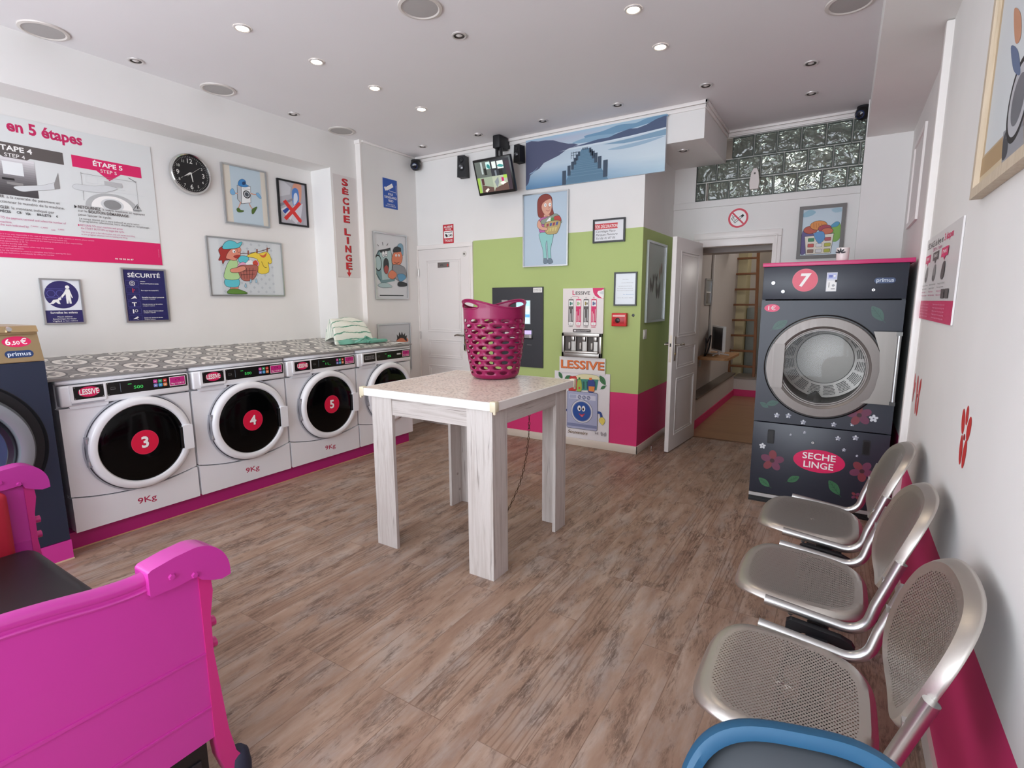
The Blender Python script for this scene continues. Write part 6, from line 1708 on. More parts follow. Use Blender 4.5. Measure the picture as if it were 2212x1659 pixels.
a.blob([(1166, 474), (1176, 469), (1188, 469), (1194, 476), (1192, 504), (1169, 504), (1164, 490)], PKT, px=True, k=4, line=OUT, lw=LW_)
a.blob([(1166, 504), (1192, 503), (1195, 510), (1192, 525), (1189, 540), (1190, 560), (1185, 560), (1183, 540), (1182, 520), (1179, 530), (1181, 560), (1175, 560), (1173, 540), (1168, 522)], TEAL, px=True, k=4, line=OUT, lw=LW_)
for x in (1178, 1188): a.blob([(x - 3, 559), (x + 3, 559), (x + 6, 567), (x - 3, 569)], mat('#6f8290', 0.5), px=True, line=OUT, lw=0.004)
a.blob([(1170, 476), (1178, 472), (1190, 466), (1200, 462), (1208, 466), (1212, 474), (1210, 482), (1172, 484)], mat('#8f9a8a', 0.5), px=True, line=OUT, lw=LW_); a.blob([(1196, 470), (1206, 466), (1212, 472), (1209, 482), (1198, 479)], mat('#b8423a', 0.5), px=True, line=OUT, lw=0.004); a.blob([(1181, 478), (1188, 470), (1192, 474), (1186, 484), (1182, 486)], WH, px=True); a.blob([(1190, 472), (1196, 470), (1197, 478), (1191, 480)], mat('#4f8a4a', 0.5), px=True)
a.blob([(1178, 482), (1210, 477), (1205, 500), (1198, 505), (1180, 504)], mat('#b9a26a', 0.5), px=True, k=4, line=OUT, lw=LW_)
for k in range(4): a.poly(a.q([(1181 + k * 7, 484 - k * 1.5), (1186 + k * 7, 483 - k * 1.5), (1185 + k * 6.5, 489 - k), (1181 + k * 6.5, 490 - k)]), mat('#4a5a9a' if k % 2 else '#9a3a4a', 0.5)); a.poly(a.q([(1181 + k * 6, 494 - k), (1186 + k * 6, 493 - k), (1185 + k * 5.5, 500 - k * 0.6), (1182 + k * 5.5, 501 - k * 0.6)]), mat('#d0c27a', 0.5))
a.blob([(1161, 488), (1164, 476), (1169, 482), (1172, 490), (1182, 492), (1182, 497), (1168, 496)], SK2, px=True, line=OUT, lw=LW_)
a.build('print', t)

# framed tradesman notice
BKF = mat('#18181a', 0.35)
t, a = framed('trade_notice', 'black framed notice with red heading for a decorator, right of the woman picture', 'picture frame', 'B', onb(-2.031, 1.966), 0.313, 0.212, 0.016, BKF, 0.016, '#dedfe2')
a.rect(0.016, 0.122, 0.24, 0.172, mat('#c8323c', 0.4)); a.text('TOK DÉCORATION', 0.018, 0.132, 0.027, CW, w=0.29 * 0.77, bold=0.01, shear=0.2)
for s, z_, wd in (('Carrelage Placo', 0.094, 0.19), ('Parquet Peinture', 0.064, 0.21), ('Tel 06 41 87 05', 0.032, 0.19)): a.text(s, 0.03, z_, 0.018, OUT, w=wd, shear=0.25)
a.build('print', t)

t, a = framed('framed_letter', 'black framed typed letter above the red alarm button', 'picture frame', 'B', onb(-1.810, 1.390), 0.217, 0.304, 0.013, BKF, 0.016, '#dfe5ea')
for k, (wd, x) in enumerate(((0.055, 0.08), (0.11, 0.07), (0.13, 0.04), (0.15, 0.03), (0.15, 0.03), (0.10, 0.09), (0.15, 0.03))):
    z_ = (0.235, 0.205, 0.175, 0.155, 0.135, 0.1, 0.07)[k]; a.text(('Chers clients', 'nous vous informons que', 'votre laverie est ouverte tous les', 'jours de sept heures à vingt et une', 'heures, merci de respecter le local', 'La direction', 'merci de votre visite')[k], x, z_, 0.007, GL if k != 5 else BLU, w=wd)
a.build('print', t)

# payment terminal
t = thing('payment_terminal', 'large anthracite payment terminal set in the green wall behind the basket', 'payment machine', onb(-3.172, 0.758), 'B')
TM = mat('#303136', 0.4); w_, h_ = 0.616, 0.822
MB().box((0, 0, 0.001), (w_, h_, 0.014), TM).build('front_panel', t, bevel=0.002)
a = Art('B', onb(-3.172, 0.758), 0.0141); a.rect(0.502, 0.765, 0.605, 0.812, CW); a.text('EN CAS DE PANNE', 0.553, 0.793, 0.009, OUT, w=0.085, al='C', bold=0.02); a.text('06 40 55 36 87', 0.553, 0.776, 0.009, OUT, w=0.085, al='C', bold=0.02)
a.rect(0.43, 0.232, 0.485, 0.235, GL); a.build('print', t)
q1 = a.q([(1084, 648), (1097, 672), (1119, 650), (1146, 700), (1134, 711), (1151, 733)])
m = MB(); m.box((q1[0][0], q1[1][1], 0.014), (q1[1][0], q1[0][1], 0.018), mat('#b6b3b0', 0.3, 0.8)); m.build('coin_slot', t)
MB().box((q1[0][0] + 0.012, q1[0][1] - 0.06, 0.018), (q1[0][0] + 0.02, q1[0][1] - 0.02, 0.0185), BLACK).box((q1[1][0] - 0.02, q1[1][1] + 0.02, 0.018), (q1[1][0] - 0.012, q1[1][1] + 0.05, 0.0185), BLACK).build('coin_slot_mark', t)
x1_ = q1[3][0]; m = MB(); m.box((q1[2][0] - 0.02, q1[3][1], 0.014), (x1_, q1[2][1] + 0.005, 0.02), mat('#dfe6ea', 0.3)); ts = m.build('touch_screen', t)
a = Art('B', onb(-3.172, 0.758), 0.0201); sx0, sx1, sz0, sz1 = q1[2][0] - 0.012, x1_ - 0.008, q1[3][1] + 0.008, q1[2][1] - 0.003
def em(h): return mat(h, 0.2, emit=0.8)
a.rect(sx0, sz0, sx1, sz1, em('#bfe3f2')); a.rect(sx0, sz0 + 0.06, sx1, sz0 + 0.09, em('#5f9fd0')); a.rect(sx0, sz1 - 0.05, sx1, sz1, em('#9fd6ea')); a.rect(sx0, sz1 - 0.10, sx1, sz1 - 0.085, em('#e9f6fb'))
a.build('screen_picture', ts)
m = MB(); m.box((q1[4][0] - 0.01, q1[5][1], 0.014), (q1[5][0], q1[4][1], 0.02), BLACK, r=0.003); cr = m.build('card_reader', t)
a = Art('B', onb(-3.172, 0.758), 0.0205); a.rect(q1[4][0], q1[5][1] + 0.05, q1[5][0] - 0.015, q1[4][1] - 0.012, em('#b7a6dc')); a.rect(q1[4][0], q1[5][1] + 0.012, q1[5][0] - 0.015, q1[5][1] + 0.047, mat('#b9b6b6', 0.4))
for i in range(3):
    for j in range(2): a.rect(q1[4][0] + 0.006 + i * 0.016, q1[5][1] + 0.016 + j * 0.014, q1[4][0] + 0.017 + i * 0.016, q1[5][1] + 0.026 + j * 0.014, GY)
a.build('keypad', cr)
q2 = a.q([(1050, 690), (1085, 775)])
m = MB(); m.box((0.16, 0.30, 0.014), (0.33, 0.46, 0.017), mat('#d6d2ce', 0.3)); m.box((0.17, 0.53, 0.014), (0.30, 0.58, 0.018), mat('#c9c6c2', 0.3, 0.6)); m.build('receipt_plate', t)

# detergent dispenser: printed board and steel pick-up tray
t = thing('detergent_dispenser', 'detergent dispenser with four product columns printed on its board and a steel tray', 'vending machine', onb(-2.330, 0.897), 'B')
MB().box((0, 0.232, 0.001), (0.424, 0.660, 0.022), mat('#e9e2de', 0.35)).build('front_board', t, bevel=0.002)
a = Art('B', onb(-2.330, 0.897), 0.0221)
a.text('L', 0.103, 0.598, 0.040, MG, bold=0.03); a.text('ESSIVE', 0.136, 0.598, 0.030, GY, w=0.15, bold=0.02); a.rect(0.10, 0.582, 0.165, 0.586, MGL)
a.poly([(0.312, 0.659), (0.318, 0.62), (0.335, 0.59), (0.37, 0.567), (0.423, 0.558), (0.423, 0.659)], MG); a.blob([(0.37, 0.63), (0.40, 0.635), (0.423, 0.64), (0.423, 0.565), (0.40, 0.57), (0.375, 0.59), (0.36, 0.61)], CW, k=4); a.blob([(0.385, 0.62), (0.423, 0.628), (0.423, 0.60), (0.39, 0.605)], VL, k=4)
for k, (ch, c) in enumerate((('A', GY), ('B', MG), ('C', GY), ('D', MG))):
    x = 0.062 + k * 0.080
    a.text(ch, x + 0.026, 0.563, 0.012, c, al='C', bold=0.02); a.poly(rrect(x, 0.304, x + 0.054, 0.556, 0.007), c); a.rect(x + 0.004, 0.488, x + 0.050, 0.545, CW); a.poly(rrect(x + 0.004, 0.308, x + 0.050, 0.338, 0.005), CW)
    for (dx, z0_, z1_) in ((0.012, 0.342, 0.46 - 0.02 * (k % 2)), (0.026, 0.342, 0.42 - 0.02 * (k % 3)), (0.043, 0.35, 0.462)): a.rect(x + dx - 0.003, z0_, x + dx + 0.002, z1_, VL if dx > 0.04 else CW)
    for q_, cc in ((0.0, ('#3f7a6a', '#8fae7a', '#9a8a4a', '#4a5a8a')[k]), (0.016, ('#5f9a8a', '#bfcf9a', '#7a7a6a', '#6a6a9a')[k])): a.rect(x + 0.014 + q_, 0.498 + q_ * 0.4, x + 0.028 + q_, 0.532 - q_ * 0.5, mat(cc, 0.5))
    a.text(('0,80€', '1,20€', '1,20€', '0,60€')[k], x + 0.026, 0.288, 0.009, c, w=0.044, al='C', bold=0.02); a.text('ml', x + 0.026, 0.318, 0.010, GL, al='C')
a.poly(rrect(0.115, 0.240, 0.302, 0.270, 0.008), GY); a.text('Insérez votre monnaie', 0.150, 0.256, 0.007, CW, w=0.14, bold=0.02); a.text('choisissez le produit', 0.150, 0.245, 0.007, VL, w=0.11); a.disc(0.137, 0.255, 0.009, CW)
a.build('print', t)
SL = m_brushed('tray_steel', '#b3aea8', 0.35, 0)
m = MB(); m.box((0.0, 0.0, 0.001), (0.416, 0.232, 0.012), mat('#57504c', 0.5))
m.box((0.0, 0.0, 0.012), (0.416, 0.045, 0.040), SL, r=0.003); m.box((0.0, 0.198, 0.012), (0.416, 0.232, 0.040), SL, r=0.003)
for x in (0.0, 0.392): m.box((x, 0.0, 0.012), (x + 0.024, 0.232, 0.040), SL, r=0.003)
for x in (0.145, 0.262): m.box((x, 0.045, 0.012), (x + 0.006, 0.198, 0.036), SL)
tr = m.build('steel_tray', t); MB().box((0.04, 0.036, 0.040), (0.39, 0.060, 0.062), SL, r=0.006).build('tray_lip', tr)
for k in range(3):
    x = 0.075 + k * 0.118; m = MB(); m.box((x + 0.022, 0.155, 0.012), (x + 0.055, 0.198, 0.032), SL, r=0.003); m.box((x - 0.004, 0.075, 0.012), (x + 0.014, 0.14, 0.035), mat('#cfcac4', 0.25), r=0.006); m.box((x + 0.022, 0.05, 0.012), (x + 0.06, 0.15, 0.02), SL); m.build('outlet', tr)

t = thing('detergent_sign', 'white board with orange LESSIVE lettering below the steel tray', 'sign', onb(-2.364, 0.735), 'B')
MB().box((0, 0, 0.010), (0.488, 0.158, 0.016), mat('#e6e2df', 0.35)).build('panel', t)
a = Art('B', onb(-2.364, 0.735), 0.0161); a.text('LESSIVE', 0.250, 0.043, 0.076, mat('#4a3b36', 0.5), w=0.462, al='C', bold=0.03); a.text('LESSIVE', 0.246, 0.046, 0.076, mat('#e2722e', 0.45), w=0.46, al='C', bold=0.025); a.build('lettering', t)

bx0, bz0 = -2.420, 0.076
t = thing('washer_poster', 'tall white poster of a smiling washing machine leaning on the skirting board', 'poster', onb(bx0, bz0), 'B')
MB().box((0, 0, 0.002), (0.592, 0.668, 0.009), mat('#e6e3e4', 0.35)).build('panel', t)
a = Art('B', onb(bx0, bz0), 0.0091)
LGP, LGD_ = mat('#3f7a48', 0.45), mat('#23492b', 0.5)
for (x, y), L, r in (((1211, 811), 0.075, 2.1), ((1226, 815), 0.07, 0.5), ((1302, 822), 0.10, 2.2), ((1303, 837), 0.06, 0.6)):
    p = a.q([(x, y)])[0]; leaf_art(a, p[0], p[1], L, r, LGP, LGD_)
LV = mat('#a9aecb', 0.45); LVD = mat('#7d84a8', 0.45); LW_ = 0.005
a.blob([(1245, 812), (1262, 808), (1290, 812), (1292, 822), (1246, 822)], mat('#e6dfb0', 0.5), px=True, line=OUT, lw=0.003); a.poly(a.q([(1244, 818), (1293, 820), (1289, 843), (1250, 843)]), mat('#3a8a7a', 0.45))
for k in range(5): a.poly(a.q([(1251 + k * 8, 824), (1255 + k * 8, 824), (1255 + k * 8, 840), (1252 + k * 8, 840)]), mat('#1d5a4e', 0.5))
a.blob([(1229, 843), (1231, 815), (1237, 813), (1246, 815), (1245, 843)], mat('#c8322e', 0.45), px=True, k=3, line=OUT, lw=0.003); a.disc(*a.q([(1238, 822)])[0], 0.012, mat('#f0b0a0', 0.5), 0.018)
a.blob([(1247, 844), (1247, 828), (1250, 818), (1254, 818), (1257, 830), (1256, 844)], mat('#9fb84a', 0.45), px=True, k=4, line=OUT, lw=0.003); a.poly(a.q([(1250, 815), (1254, 815), (1254, 820), (1250, 820)]), mat('#2f7a3a', 0.5)); a.disc(*a.q([(1252, 838)])[0], 0.011, mat('#c8423a', 0.5))
a.blob([(1271, 846), (1270, 826), (1273, 820), (1281, 820), (1285, 826), (1284, 846)], mat('#2c3f86', 0.45), px=True, k=3, line=OUT, lw=0.003); a.poly(a.q([(1273, 816), (1279, 816), (1279, 821), (1273, 821)]), mat('#e2722e', 0.5)); a.poly(a.q([(1272, 834), (1285, 835), (1284, 846), (1272, 845)]), mat('#e08a3a', 0.5))
bd = a.q([(1226, 843), (1291, 849), (1290, 930), (1225, 923)]); bx = [p[0] for p in bd]; bz = [p[1] for p in bd]
X0, X1, Z0, Z1 = min(bx), max(bx), min(bz) + 0.004, max(bz) - 0.004
a.stroke([(X1 - 0.01, Z1 - 0.19), (X1 + 0.03, Z1 - 0.19), (X1 + 0.045, Z1 - 0.235)], 0.024, mat('#24468a', 0.45), smooth=5); a.stroke([(X0 + 0.01, Z1 - 0.20), (X0 - 0.04, Z1 - 0.19)], 0.022, mat('#24468a', 0.45))
a.blob([(X1 + 0.03, Z1 - 0.24), (X1 + 0.055, Z1 - 0.23), (X1 + 0.08, Z1 - 0.26), (X1 + 0.06, Z1 - 0.305), (X1 + 0.035, Z1 - 0.29), (X1 + 0.018, Z1 - 0.265)], mat('#ecd866', 0.45), line=OUT, lw=0.003)
a.poly(rrect(X0 - 0.003, Z0 - 0.003, X1 + 0.003, Z1 + 0.003, 0.02), OUT); a.poly(rrect(X0, Z0, X1, Z1, 0.018), LV); a.rect(X0 + 0.004, Z0 + 0.02, X1 - 0.004, Z0 + 0.05, LVD)
a.poly(rrect(X0 + 0.02, Z1 - 0.075, X1 - 0.02, Z1 - 0.028, 0.006), mat('#cfd2e2', 0.4)); a.poly(rrect(X0 + 0.026, Z1 - 0.068, X0 + 0.1, Z1 - 0.034, 0.004), LV)
for k in range(3): a.disc(X0 + 0.135 + 0.048 * k, Z1 - 0.052, 0.019, OUT); a.disc(X0 + 0.135 + 0.048 * k, Z1 - 0.052, 0.017, LVD); a.stroke([(X0 + 0.125 + 0.048 * k, Z1 - 0.045), (X0 + 0.145 + 0.048 * k, Z1 - 0.059)], 0.004, CW)
cx_, cz_ = (X0 + X1) / 2 - 0.002, Z1 - 0.195
for r, c in ((0.118, OUT), (0.115, mat('#d6d8e0', 0.35)), (0.102, mat('#7d84a8', 0.4)), (0.095, mat('#1f4f9c', 0.35))): a.disc(cx_, cz_, r, c)
for s in (-1, 1): a.disc(cx_ + s * 0.023 - 0.004, cz_ + 0.03, 0.019, CW, 0.028); a.disc(cx_ + s * 0.020 - 0.004, cz_ + 0.024, 0.009, OUT, 0.013)
a.blob([(cx_ - 0.03, cz_ - 0.022), (cx_ + 0.0, cz_ - 0.03), (cx_ + 0.034, cz_ - 0.018), (cx_ + 0.012, cz_ - 0.052), (cx_ - 0.008, cz_ - 0.05)], mat('#b0304a', 0.45)); a.blob([(cx_ - 0.01, cz_ - 0.042), (cx_ + 0.014, cz_ - 0.04), (cx_ + 0.006, cz_ - 0.05)], mat('#e58a96', 0.45))
a.text('Souvenirs', X0 + 0.01, Z0 - 0.055, 0.034, mat('#b9ab8f', 0.5), w=0.22, shear=0.35); a.text('Souvenirs', X0 + 0.009, Z0 - 0.054, 0.034, mat('#6d5a48', 0.5), w=0.22, shear=0.35)
for x, y, s in ((1289, 936, 0.7), (1304, 938, 1.2)):
    p = a.q([(x, y)])[0]
    for sg in (-1, 1): a.blob([(p[0], p[1]), (p[0] + sg * 0.02 * s, p[1] + 0.02 * s), (p[0] + sg * 0.024 * s, p[1] + 0.002), (p[0] + sg * 0.014 * s, p[1] - 0.016 * s)], mat('#a9a4a8', 0.5))
a.build('print', t)

# red call point, door-bell dot
t = thing('alarm_button', 'red square alarm call point on the green wall', 'alarm button', onb(-1.815, 1.203), 'B')
m = MB(); m.box((0, 0, 0.001), (0.142, 0.122, 0.045), mat('#d2272b', 0.4), r=0.006); m.build('box', t)
m = MB(); m.box((0.012, 0.088, 0.045), (0.13, 0.105, 0.0458), mat('#e9b9b2', 0.4)); m.box((0.02, 0.025, 0.045), (0.122, 0.082, 0.0465), mat('#b41f22', 0.35), r=0.001); m.lathe([(0.024, 0.0465), (0.022, 0.052), (0.016, 0.054), (0, 0.056)], mat('#2a1516', 0.3), 24, Matrix.Translation((0.06, 0.054, 0))); m.build('push_plate', t)
t = thing('wall_hole', 'small round black plug in the green wall beside the alarm button', 'plug', onb(-1.622, 1.304), 'B'); MB().lathe([(0.013, 0), (0.013, 0.003), (0.009, 0.004), (0, 0.003)], BLACK, 20).build('plug', t)

# ------------------------------------------------------------------ green side wall
t, a = framed('butterfly_picture', 'tall silver framed pale picture with dark butterflies on the green side wall', 'picture', 'L', (XS, 4.769, 1.232), 0.59, 0.748, 0.020, SILVER, 0.02, '#b3b9b4')
for (x, y), s in (((1408, 617), 0.05), ((1418, 600), 0.03), ((1421, 628), 0.06), ((1412, 600), 0.025)):
    p = a.q([(x, y)])[0]
    for sg in (-1, 1): a.blob([(p[0], p[1] + 0.1 * s), (p[0] + sg * s, p[1] + s * 1.5), (p[0] + sg * 1.2 * s, p[1] + 0.2 * s), (p[0] + sg * 0.5 * s, p[1] - 1.3 * s), (p[0], p[1] - 0.3 * s)], mat('#6e6a66', 0.5))
for x, y in ((1425, 590), (1429, 580)): p = a.q([(x, y)])[0]; a.blob([(p[0], p[1] - 0.06), (p[0] + 0.02, p[1]), (p[0], p[1] + 0.06), (p[0] - 0.015, p[1])], mat('#b08a7a', 0.5))
a.build('print', t)
t = thing('light_switch', 'white light switch on the green side wall beside the open door', 'switch', (XS, 4.742, 1.082), 'L')
MB().box((0, 0, 0.001), (0.085, 0.088, 0.01), mat('#e6e2da', 0.35), r=0.003).build('plate', t); MB().box((0.012, 0.02, 0.01), (0.073, 0.07, 0.014), mat('#d9d6ce', 0.35), r=0.002).build('rocker', t)

# ------------------------------------------------------------------ far wall above the doorway
t = thing('no_smoking_sign', 'round red and white no smoking sign above the open doorway', 'sign', (-0.931, YF, 2.221), 'B')
MB().lathe([(0, 0.0015), (0.093, 0.0015), (0.093, 0.0003)], CW, 56).build('panel', t)
a = Art('B', (-0.931, YF, 2.221), 0.0016); RD = mat('#cf2440', 0.4)
cigR = radians(38)
def cg(x, y): return (x * cos(cigR) - y * sin(cigR), x * sin(cigR) + y * cos(cigR) - 0.01)
a.poly([cg(-0.045, -0.011), cg(0.06, -0.011), cg(0.06, 0.011), cg(-0.045, 0.011)], OUT); a.poly([cg(-0.041, -0.006), cg(0.035, -0.006), cg(0.035, 0.006), cg(-0.041, 0.006)], CW)
a.stroke([(-0.045, -0.02), (-0.06, 0.0), (-0.045, 0.012), (-0.058, 0.03)], 0.005, OUT, smooth=5); a.stroke([(-0.033, -0.01), (-0.045, 0.01), (-0.03, 0.02), (-0.042, 0.036)], 0.004, OUT, smooth=5)
a.stroke([(-0.058, 0.058), (0.055, -0.062)], 0.015, RD); a.stroke(circle(0, 0, 0.082, n=56), 0.018, RD, closed=True); a.build('print', t)

t, a = framed('basket_picture', 'grey framed picture of a white laundry basket full of clothes above the dryer', 'picture', 'B', (-0.408, YF, 1.808), 0.362, 0.464, 0.030, mat('#6b6764', 0.45), 0.022, '#b9c9d3')
a.blob([(0.03, 0.40), (0.08, 0.43), (0.13, 0.41), (0.10, 0.38), (0.04, 0.37)], mat('#8fb6c6', 0.5)); a.blob([(0.25, 0.42), (0.31, 0.43), (0.33, 0.40), (0.28, 0.39)], mat('#9cbac9', 0.5))
a.blob([(0.032, 0.05), (0.032, 0.22), (0.06, 0.26), (0.11, 0.25), (0.13, 0.16), (0.08, 0.06)], mat('#5d4f86', 0.5), line=OUT, lw=0.003); a.blob([(0.24, 0.18), (0.27, 0.27), (0.31, 0.30), (0.331, 0.27), (0.331, 0.17), (0.29, 0.14)], mat('#7fb04a', 0.5), line=OUT, lw=0.003); a.blob([(0.25, 0.27), (0.29, 0.31), (0.32, 0.30), (0.30, 0.27)], mat('#4f97b8', 0.5), line=OUT, lw=0.003)
for cx_, cz_, rx_, c in ((0.10, 0.255, 0.055, '#b8503a'), (0.16, 0.29, 0.065, '#d9893c'), (0.21, 0.26, 0.05, '#a83a4a'), (0.23, 0.235, 0.045, '#c96a4a')): a.disc(cx_, cz_, rx_ + 0.003, OUT, rx_ * 0.6 + 0.003); a.disc(cx_, cz_, rx_, mat(c, 0.5), rx_ * 0.6)
for k in range(4): a.stroke([(0.12 + k * 0.02, 0.315 - k * 0.004), (0.125 + k * 0.02, 0.27)], 0.004, mat('#b0642a', 0.5))
a.poly([(0.055, 0.20), (0.285, 0.215), (0.272, 0.04), (0.075, 0.035)], OUT); a.poly([(0.058, 0.197), (0.282, 0.211), (0.269, 0.043), (0.078, 0.038)], mat('#e6dfcf', 0.5))
for i, row in enumerate((('#3f8a5a', '#5a86b8', '#b8505a'), ('#c8504a', '#e3e3e3', '#b6b83f'), ('#8a6a5a', '#dcdcdc', '#b6b83f'))):
    for j, c in enumerate(row): a.poly(rrect(0.085 + j * 0.065, 0.150 - i * 0.05, 0.135 + j * 0.065, 0.182 - i * 0.05, 0.006), OUT); a.poly(rrect(0.087 + j * 0.065, 0.152 - i * 0.05, 0.133 + j * 0.065, 0.180 - i * 0.05, 0.005), mat(c, 0.5))
a.blob([(0.13, 0.215), (0.17, 0.235), (0.205, 0.225), (0.215, 0.17), (0.18, 0.13), (0.15, 0.16)], mat('#5b93c8', 0.5), line=OUT, lw=0.003)
a.build('print', t)
t = thing('air_freshener', 'white wall air freshener in front of the glass blocks', 'dispenser', (-0.842, YF - 0.012, 2.467), 'B')
m = MB(); m.prism([(0.006, 0), (0.078, 0), (0.084, 0.06), (0.072, 0.15), (0.055, 0.185), (0.03, 0.185), (0.012, 0.15), (0.0, 0.06)], 0.0, 0.05, mat('#d9cfcb', 0.4)); m.build('casing', t, bevel=0.012); MB().lathe([(0.009, 0.05), (0.007, 0.052), (0, 0.0505)], mat('#5a5450', 0.4), 16, Matrix.Translation((0.042, 0.14, 0))).build('nozzle', t)

# ------------------------------------------------------------------ right wall
def onr(y, z): return (XR, y, z)


y_l, z_b, pw_, ph_ = 3.455, 1.338, 1.00, 0.385
t = thing('dryer_poster', 'white and magenta three-step dryer poster on the right wall', 'poster', onr(y_l, z_b), 'R')
MB().box((0, 0, 0.001), (pw_, ph_, 0.007), mat('#d9d5d3', 0.35)).build('panel', t)
a = Art('R', onr(y_l, z_b), 0.0071); a.rect(0, 0, pw_, 0.088, mat('#cf2860', 0.4))
a.text('SÉCHAGE du linge en', 0.10, 0.335, 0.026, GY, w=0.48, bold=0.02); a.text('3 étapes', 0.61, 0.335, 0.027, MG, w=0.22, bold=0.03); a.text('DRY in 3 steps', 0.30, 0.312, 0.016, MGL, w=0.26)
for k, c in enumerate((MG, GY, MG)):
    x = 0.07 + k * 0.26; a.rect(x, 0.268, x + 0.17, 0.305, c); a.poly([(x + 0.06, 0.268), (x + 0.11, 0.268), (x + 0.085, 0.252)], c); a.text(('ÉTAPE 1', 'ÉTAPE 2', 'ÉTAPE 3')[k], x + 0.085, 0.282, 0.012, CW, w=0.11, al='C', bold=0.02)
    a.blob([(x + 0.04, 0.19), (x + 0.07, 0.24), (x + 0.12, 0.245), (x + 0.13, 0.2), (x + 0.09, 0.175)], GL if k != 2 else GY); a.rect(x + 0.06, 0.18, x + 0.10, 0.2, GY)
    for j in range(4): a.text(('Mettez le linge dans le tambour', 'Réglez le montant indiqué', 'Appuyez sur départ', 'Press start button')[(j + k) % 4], x - 0.02, 0.158 - j * 0.016, 0.007, GL if j < 2 else MGL, w=0.2 - 0.03 * (j % 3))
a.rect(0.70, 0.098, 0.78, 0.135, GY); a.rect(0.80, 0.098, 0.88, 0.135, GY)
for k in range(5): a.text('Consignes de séchage à respecter', 0.06, 0.070 - k * 0.014, 0.006, LP, w=0.32); a.text('Please respect the drying rules', 0.52, 0.070 - k * 0.014, 0.006, LP, w=0.32)
a.build('print', t)

t, a = framed('wood_framed_print', 'large pale wood framed print of a grey washing machine on the right wall', 'picture', 'R', onr(2.222, 1.74), 1.0, 0.78, 0.030, m_wood('pale_frame_wood', 1, '#c9b9a2', '#bba88f', '#a08b70', 1.0), 0.03, '#b7a384', gloss=0.45)
a.rect(0.03, 0.03, 0.97, 0.06, mat('#c9b797', 0.5)); a.rect(0.03, 0.06, 0.97, 0.115, mat('#a88c66', 0.5)); a.rect(0.06, 0.12, 0.94, 0.75, mat('#cfd3d4', 0.45))
a.poly(a.q([(2163, 362), (2212, 320), (2212, 250), (2168, 285)]), mat('#8f8f94', 0.45)); a.blob([(2165, 345), (2168, 300), (2178, 280), (2176, 330)], mat('#3a3a40', 0.5), px=True); a.poly(a.q([(2173, 300), (2212, 270), (2212, 220), (2182, 240)]), mat('#7d7d84', 0.45))
c_ = a.q([(2200, 215)])[0]; a.disc(c_[0], c_[1], 0.10, OUT); a.disc(c_[0], c_[1], 0.085, mat('#b6b6ba', 0.4)); a.disc(c_[0], c_[1], 0.06, mat('#6b6b72', 0.3)); a.blob([(2185, 100), (2200, 110), (2205, 160), (2190, 150)], mat('#5a6a8a', 0.5), px=True); a.blob([(2192, 20), (2206, 30), (2206, 80), (2194, 90)], mat('#c08a6a', 0.5), px=True)
a.build('print', t)

t = thing('access_hatch', 'slim white wall hatch high up on the right wall beyond the trim', 'hatch', (0.362, 5.0, 1.95), 'R')
frame_bars(MB(), 0.62, 0.60, 0.035, 0.014, TRIMW, 0.001).build('frame', t, bevel=0.002); MB().box((0.03, 0.03, 0.001), (0.59, 0.57, 0.005), DOORW).build('door', t)

PE, PE2 = mat('#c92f2c', 0.45), mat('#a8202c', 0.45)


def petal_flower(label, pts):
    t = thing('flower_decal', label, 'decal', onr(*pts[0]), 'R', group=None)
    a = Art('R', onr(*pts[0]), 0.0006)
    for (cx, cz, rx, rz, rt, c) in pts[1]: a.disc(cx, cz, rx, c, rz, rt)
    a.build('petals', t)
    return t


petal_flower('large red flower sticker on the right wall above the nearest seats', (((2.02, 1.015)), [(-0.045, 0.045, 0.040, 0.024, 1.9, PE), (0.045, 0.04, 0.040, 0.024, 1.2, PE), (0.0, 0.072, 0.030, 0.018, 1.57, PE), (-0.025, -0.04, 0.046, 0.022, 1.75, PE), (0.03, -0.04, 0.046, 0.022, 1.4, PE), (0, 0.005, 0.012, 0.010, 0, PE2)]))
petal_flower('small red flower sticker on the right wall near the white trim', (((3.17, 0.968)), [(-0.045, 0.045, 0.05, 0.028, 1.9, PE), (0.05, 0.045, 0.05, 0.028, 1.2, PE), (-0.03, -0.045, 0.05, 0.025, 1.75, PE), (0.04, -0.045, 0.05, 0.025, 1.4, PE), (0, 0.0, 0.012, 0.010, 0, PE2)]))
petal_flower('red half flower sticker touching the white trim on the right wall', (((3.34, 0.985)), [(-0.0, 0.035, 0.04, 0.022, 1.6, PE), (0.03, 0.0, 0.035, 0.018, 1.2, PE), (0.0, -0.035, 0.04, 0.02, 1.7, PE2)]))

# ------------------------------------------------------------------ ceiling fittings
LAMP = None


def lamp_glow():
    m = bpy.data.materials.new('lit_bulb'); m.use_nodes = True; nt = m.node_tree; nt.nodes.clear()
    e = nt.nodes.new('ShaderNodeEmission'); e.inputs[0].default_value = (1.0, 0.87, 0.66, 1); e.inputs[1].default_value = 22.0
    o = nt.nodes.new('ShaderNodeOutputMaterial'); nt.links.new(e.outputs[0], o.inputs[0]); return m


GLOW = lamp_glow()


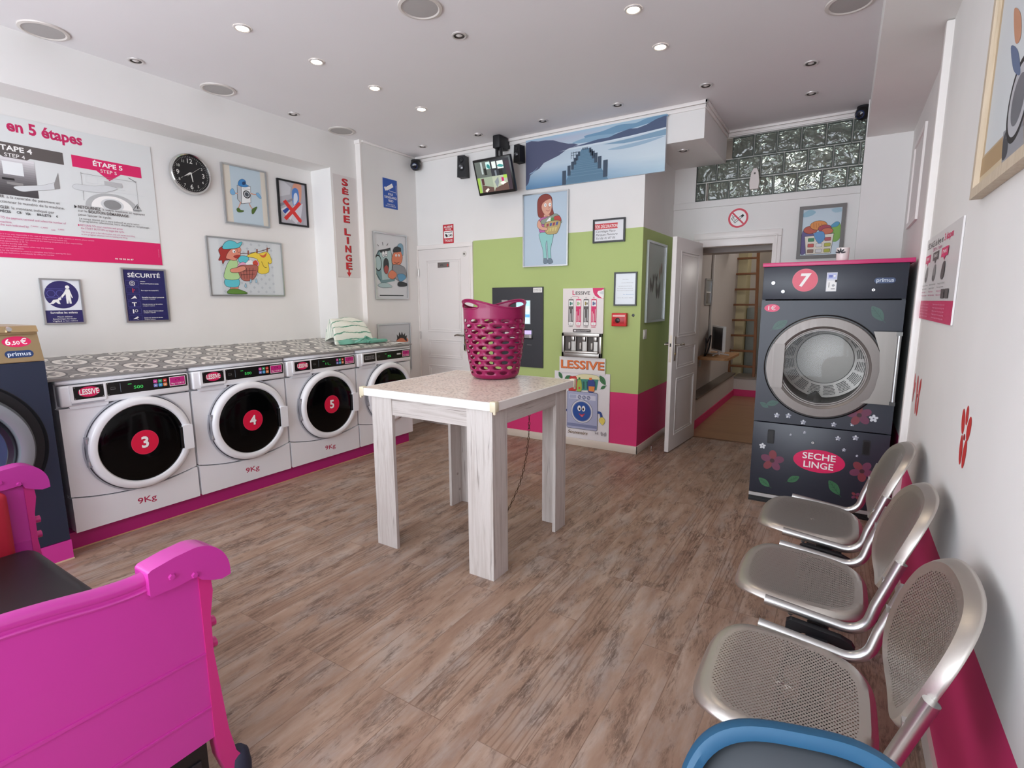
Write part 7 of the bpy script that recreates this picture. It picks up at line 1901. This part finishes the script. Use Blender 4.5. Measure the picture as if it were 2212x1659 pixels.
def downlight(x, y, z, lit, label):
    t = thing('downlight', label, 'downlight', (x, y, z), 'Z', group='lit ceiling downlights' if lit else 'unlit ceiling downlights')
    MB().lathe([(0.048, -0.0005), (0.047, -0.006), (0.040, -0.009), (0.034, -0.006)], mat('#cfc9c6', 0.3, 0.4), 32).build('ring', t)
    m = MB()
    if lit: m.lathe([(0.034, -0.006), (0.02, -0.0045), (0, -0.004)], GLOW, 24)
    else:
        m.lathe([(0.034, -0.006), (0.030, -0.001), (0.022, -0.0008)], mat('#4b4542', 0.35, 0.5), 24); m.lathe([(0.020, -0.003), (0.012, -0.007), (0, -0.009)], mat('#cfcac6', 0.15), 20); m.lathe([(0.022, -0.0008), (0, -0.0008)], mat('#39332f', 0.4), 20)
    m.build('bulb', t)
    if lit: downlight_lamp(x, y, z - 0.03, 9.0)
    return t


ORD = ('nearest', 'second', 'third', 'farthest')
for x, y, k in ((-3.13, 2.002, 0), (-3.13, 2.52, 1), (-3.13, 3.04, 2), (-3.13, 3.56, 3)): downlight(x, y, ZC, True, ORD[k] + ' of the four lit warm downlights in the row nearest the washers')
downlight(-1.12, 3.06, ZC, True, 'lit warm downlight right of the table, nearer to the camera'); downlight(-1.12, 3.57, ZC, True, 'lit warm downlight right of the table, farther from the camera')
OFF = (((-4.13, 1.86), 'unlit downlight by the left beam between the two nearest ceiling speakers'), ((-4.13, 3.05), 'unlit downlight by the left beam before the farthest left ceiling speaker'), ((-2.11, 2.764), 'unlit downlight in the middle of the ceiling above the table'),
       ((-3.84, 4.37), 'unlit downlight along the back wall nearest the corner camera'), ((-3.13, 4.37), 'unlit downlight along the back wall above the left speaker'), ((-2.415, 4.37), 'unlit downlight along the back wall above the lake canvas left end'), ((-1.71, 4.37), 'unlit downlight along the back wall above the lake canvas right end'),
       ((-1.008, 4.36), 'unlit downlight just beyond the corner of the ceiling box'), ((-0.32, 4.364), 'unlit downlight before the glass blocks, nearer to the camera'), ((-0.345, 4.972), 'unlit downlight before the glass blocks, farther from the camera'))
for (x, y), lab in OFF: downlight(x, y, ZC, False, lab)
downlight(-1.308, 4.93, 2.745, False, 'unlit downlight under the white ceiling box beside the lake canvas')


def ceiling_speaker(x, y, label):
    t = thing('ceiling_speaker', label, 'ceiling speaker', (x, y, ZC), 'Z', group='round ceiling speakers')
    MB().lathe([(0.122, -0.0005), (0.120, -0.008), (0.105, -0.011), (0.098, -0.006)], mat('#cdc6c0', 0.4), 48).build('ring', t)
    MB().lathe([(0.098, -0.006), (0.06, -0.0075), (0, -0.008)], mat('#aaa6a4', 0.7), 48).build('grille', t)


for x, y, lab in ((-4.14, 1.385, 'round ceiling speaker nearest the camera along the left beam'), (-4.14, 2.415, 'round ceiling speaker in the middle of the left beam row'), (-4.14, 3.574, 'round ceiling speaker by the white pier at the far left'), (-2.10, 2.404, 'round ceiling speaker at the top middle above the table'), (-0.10, 3.637, 'round ceiling speaker at the top right near the right beam')): ceiling_speaker(x, y, lab)
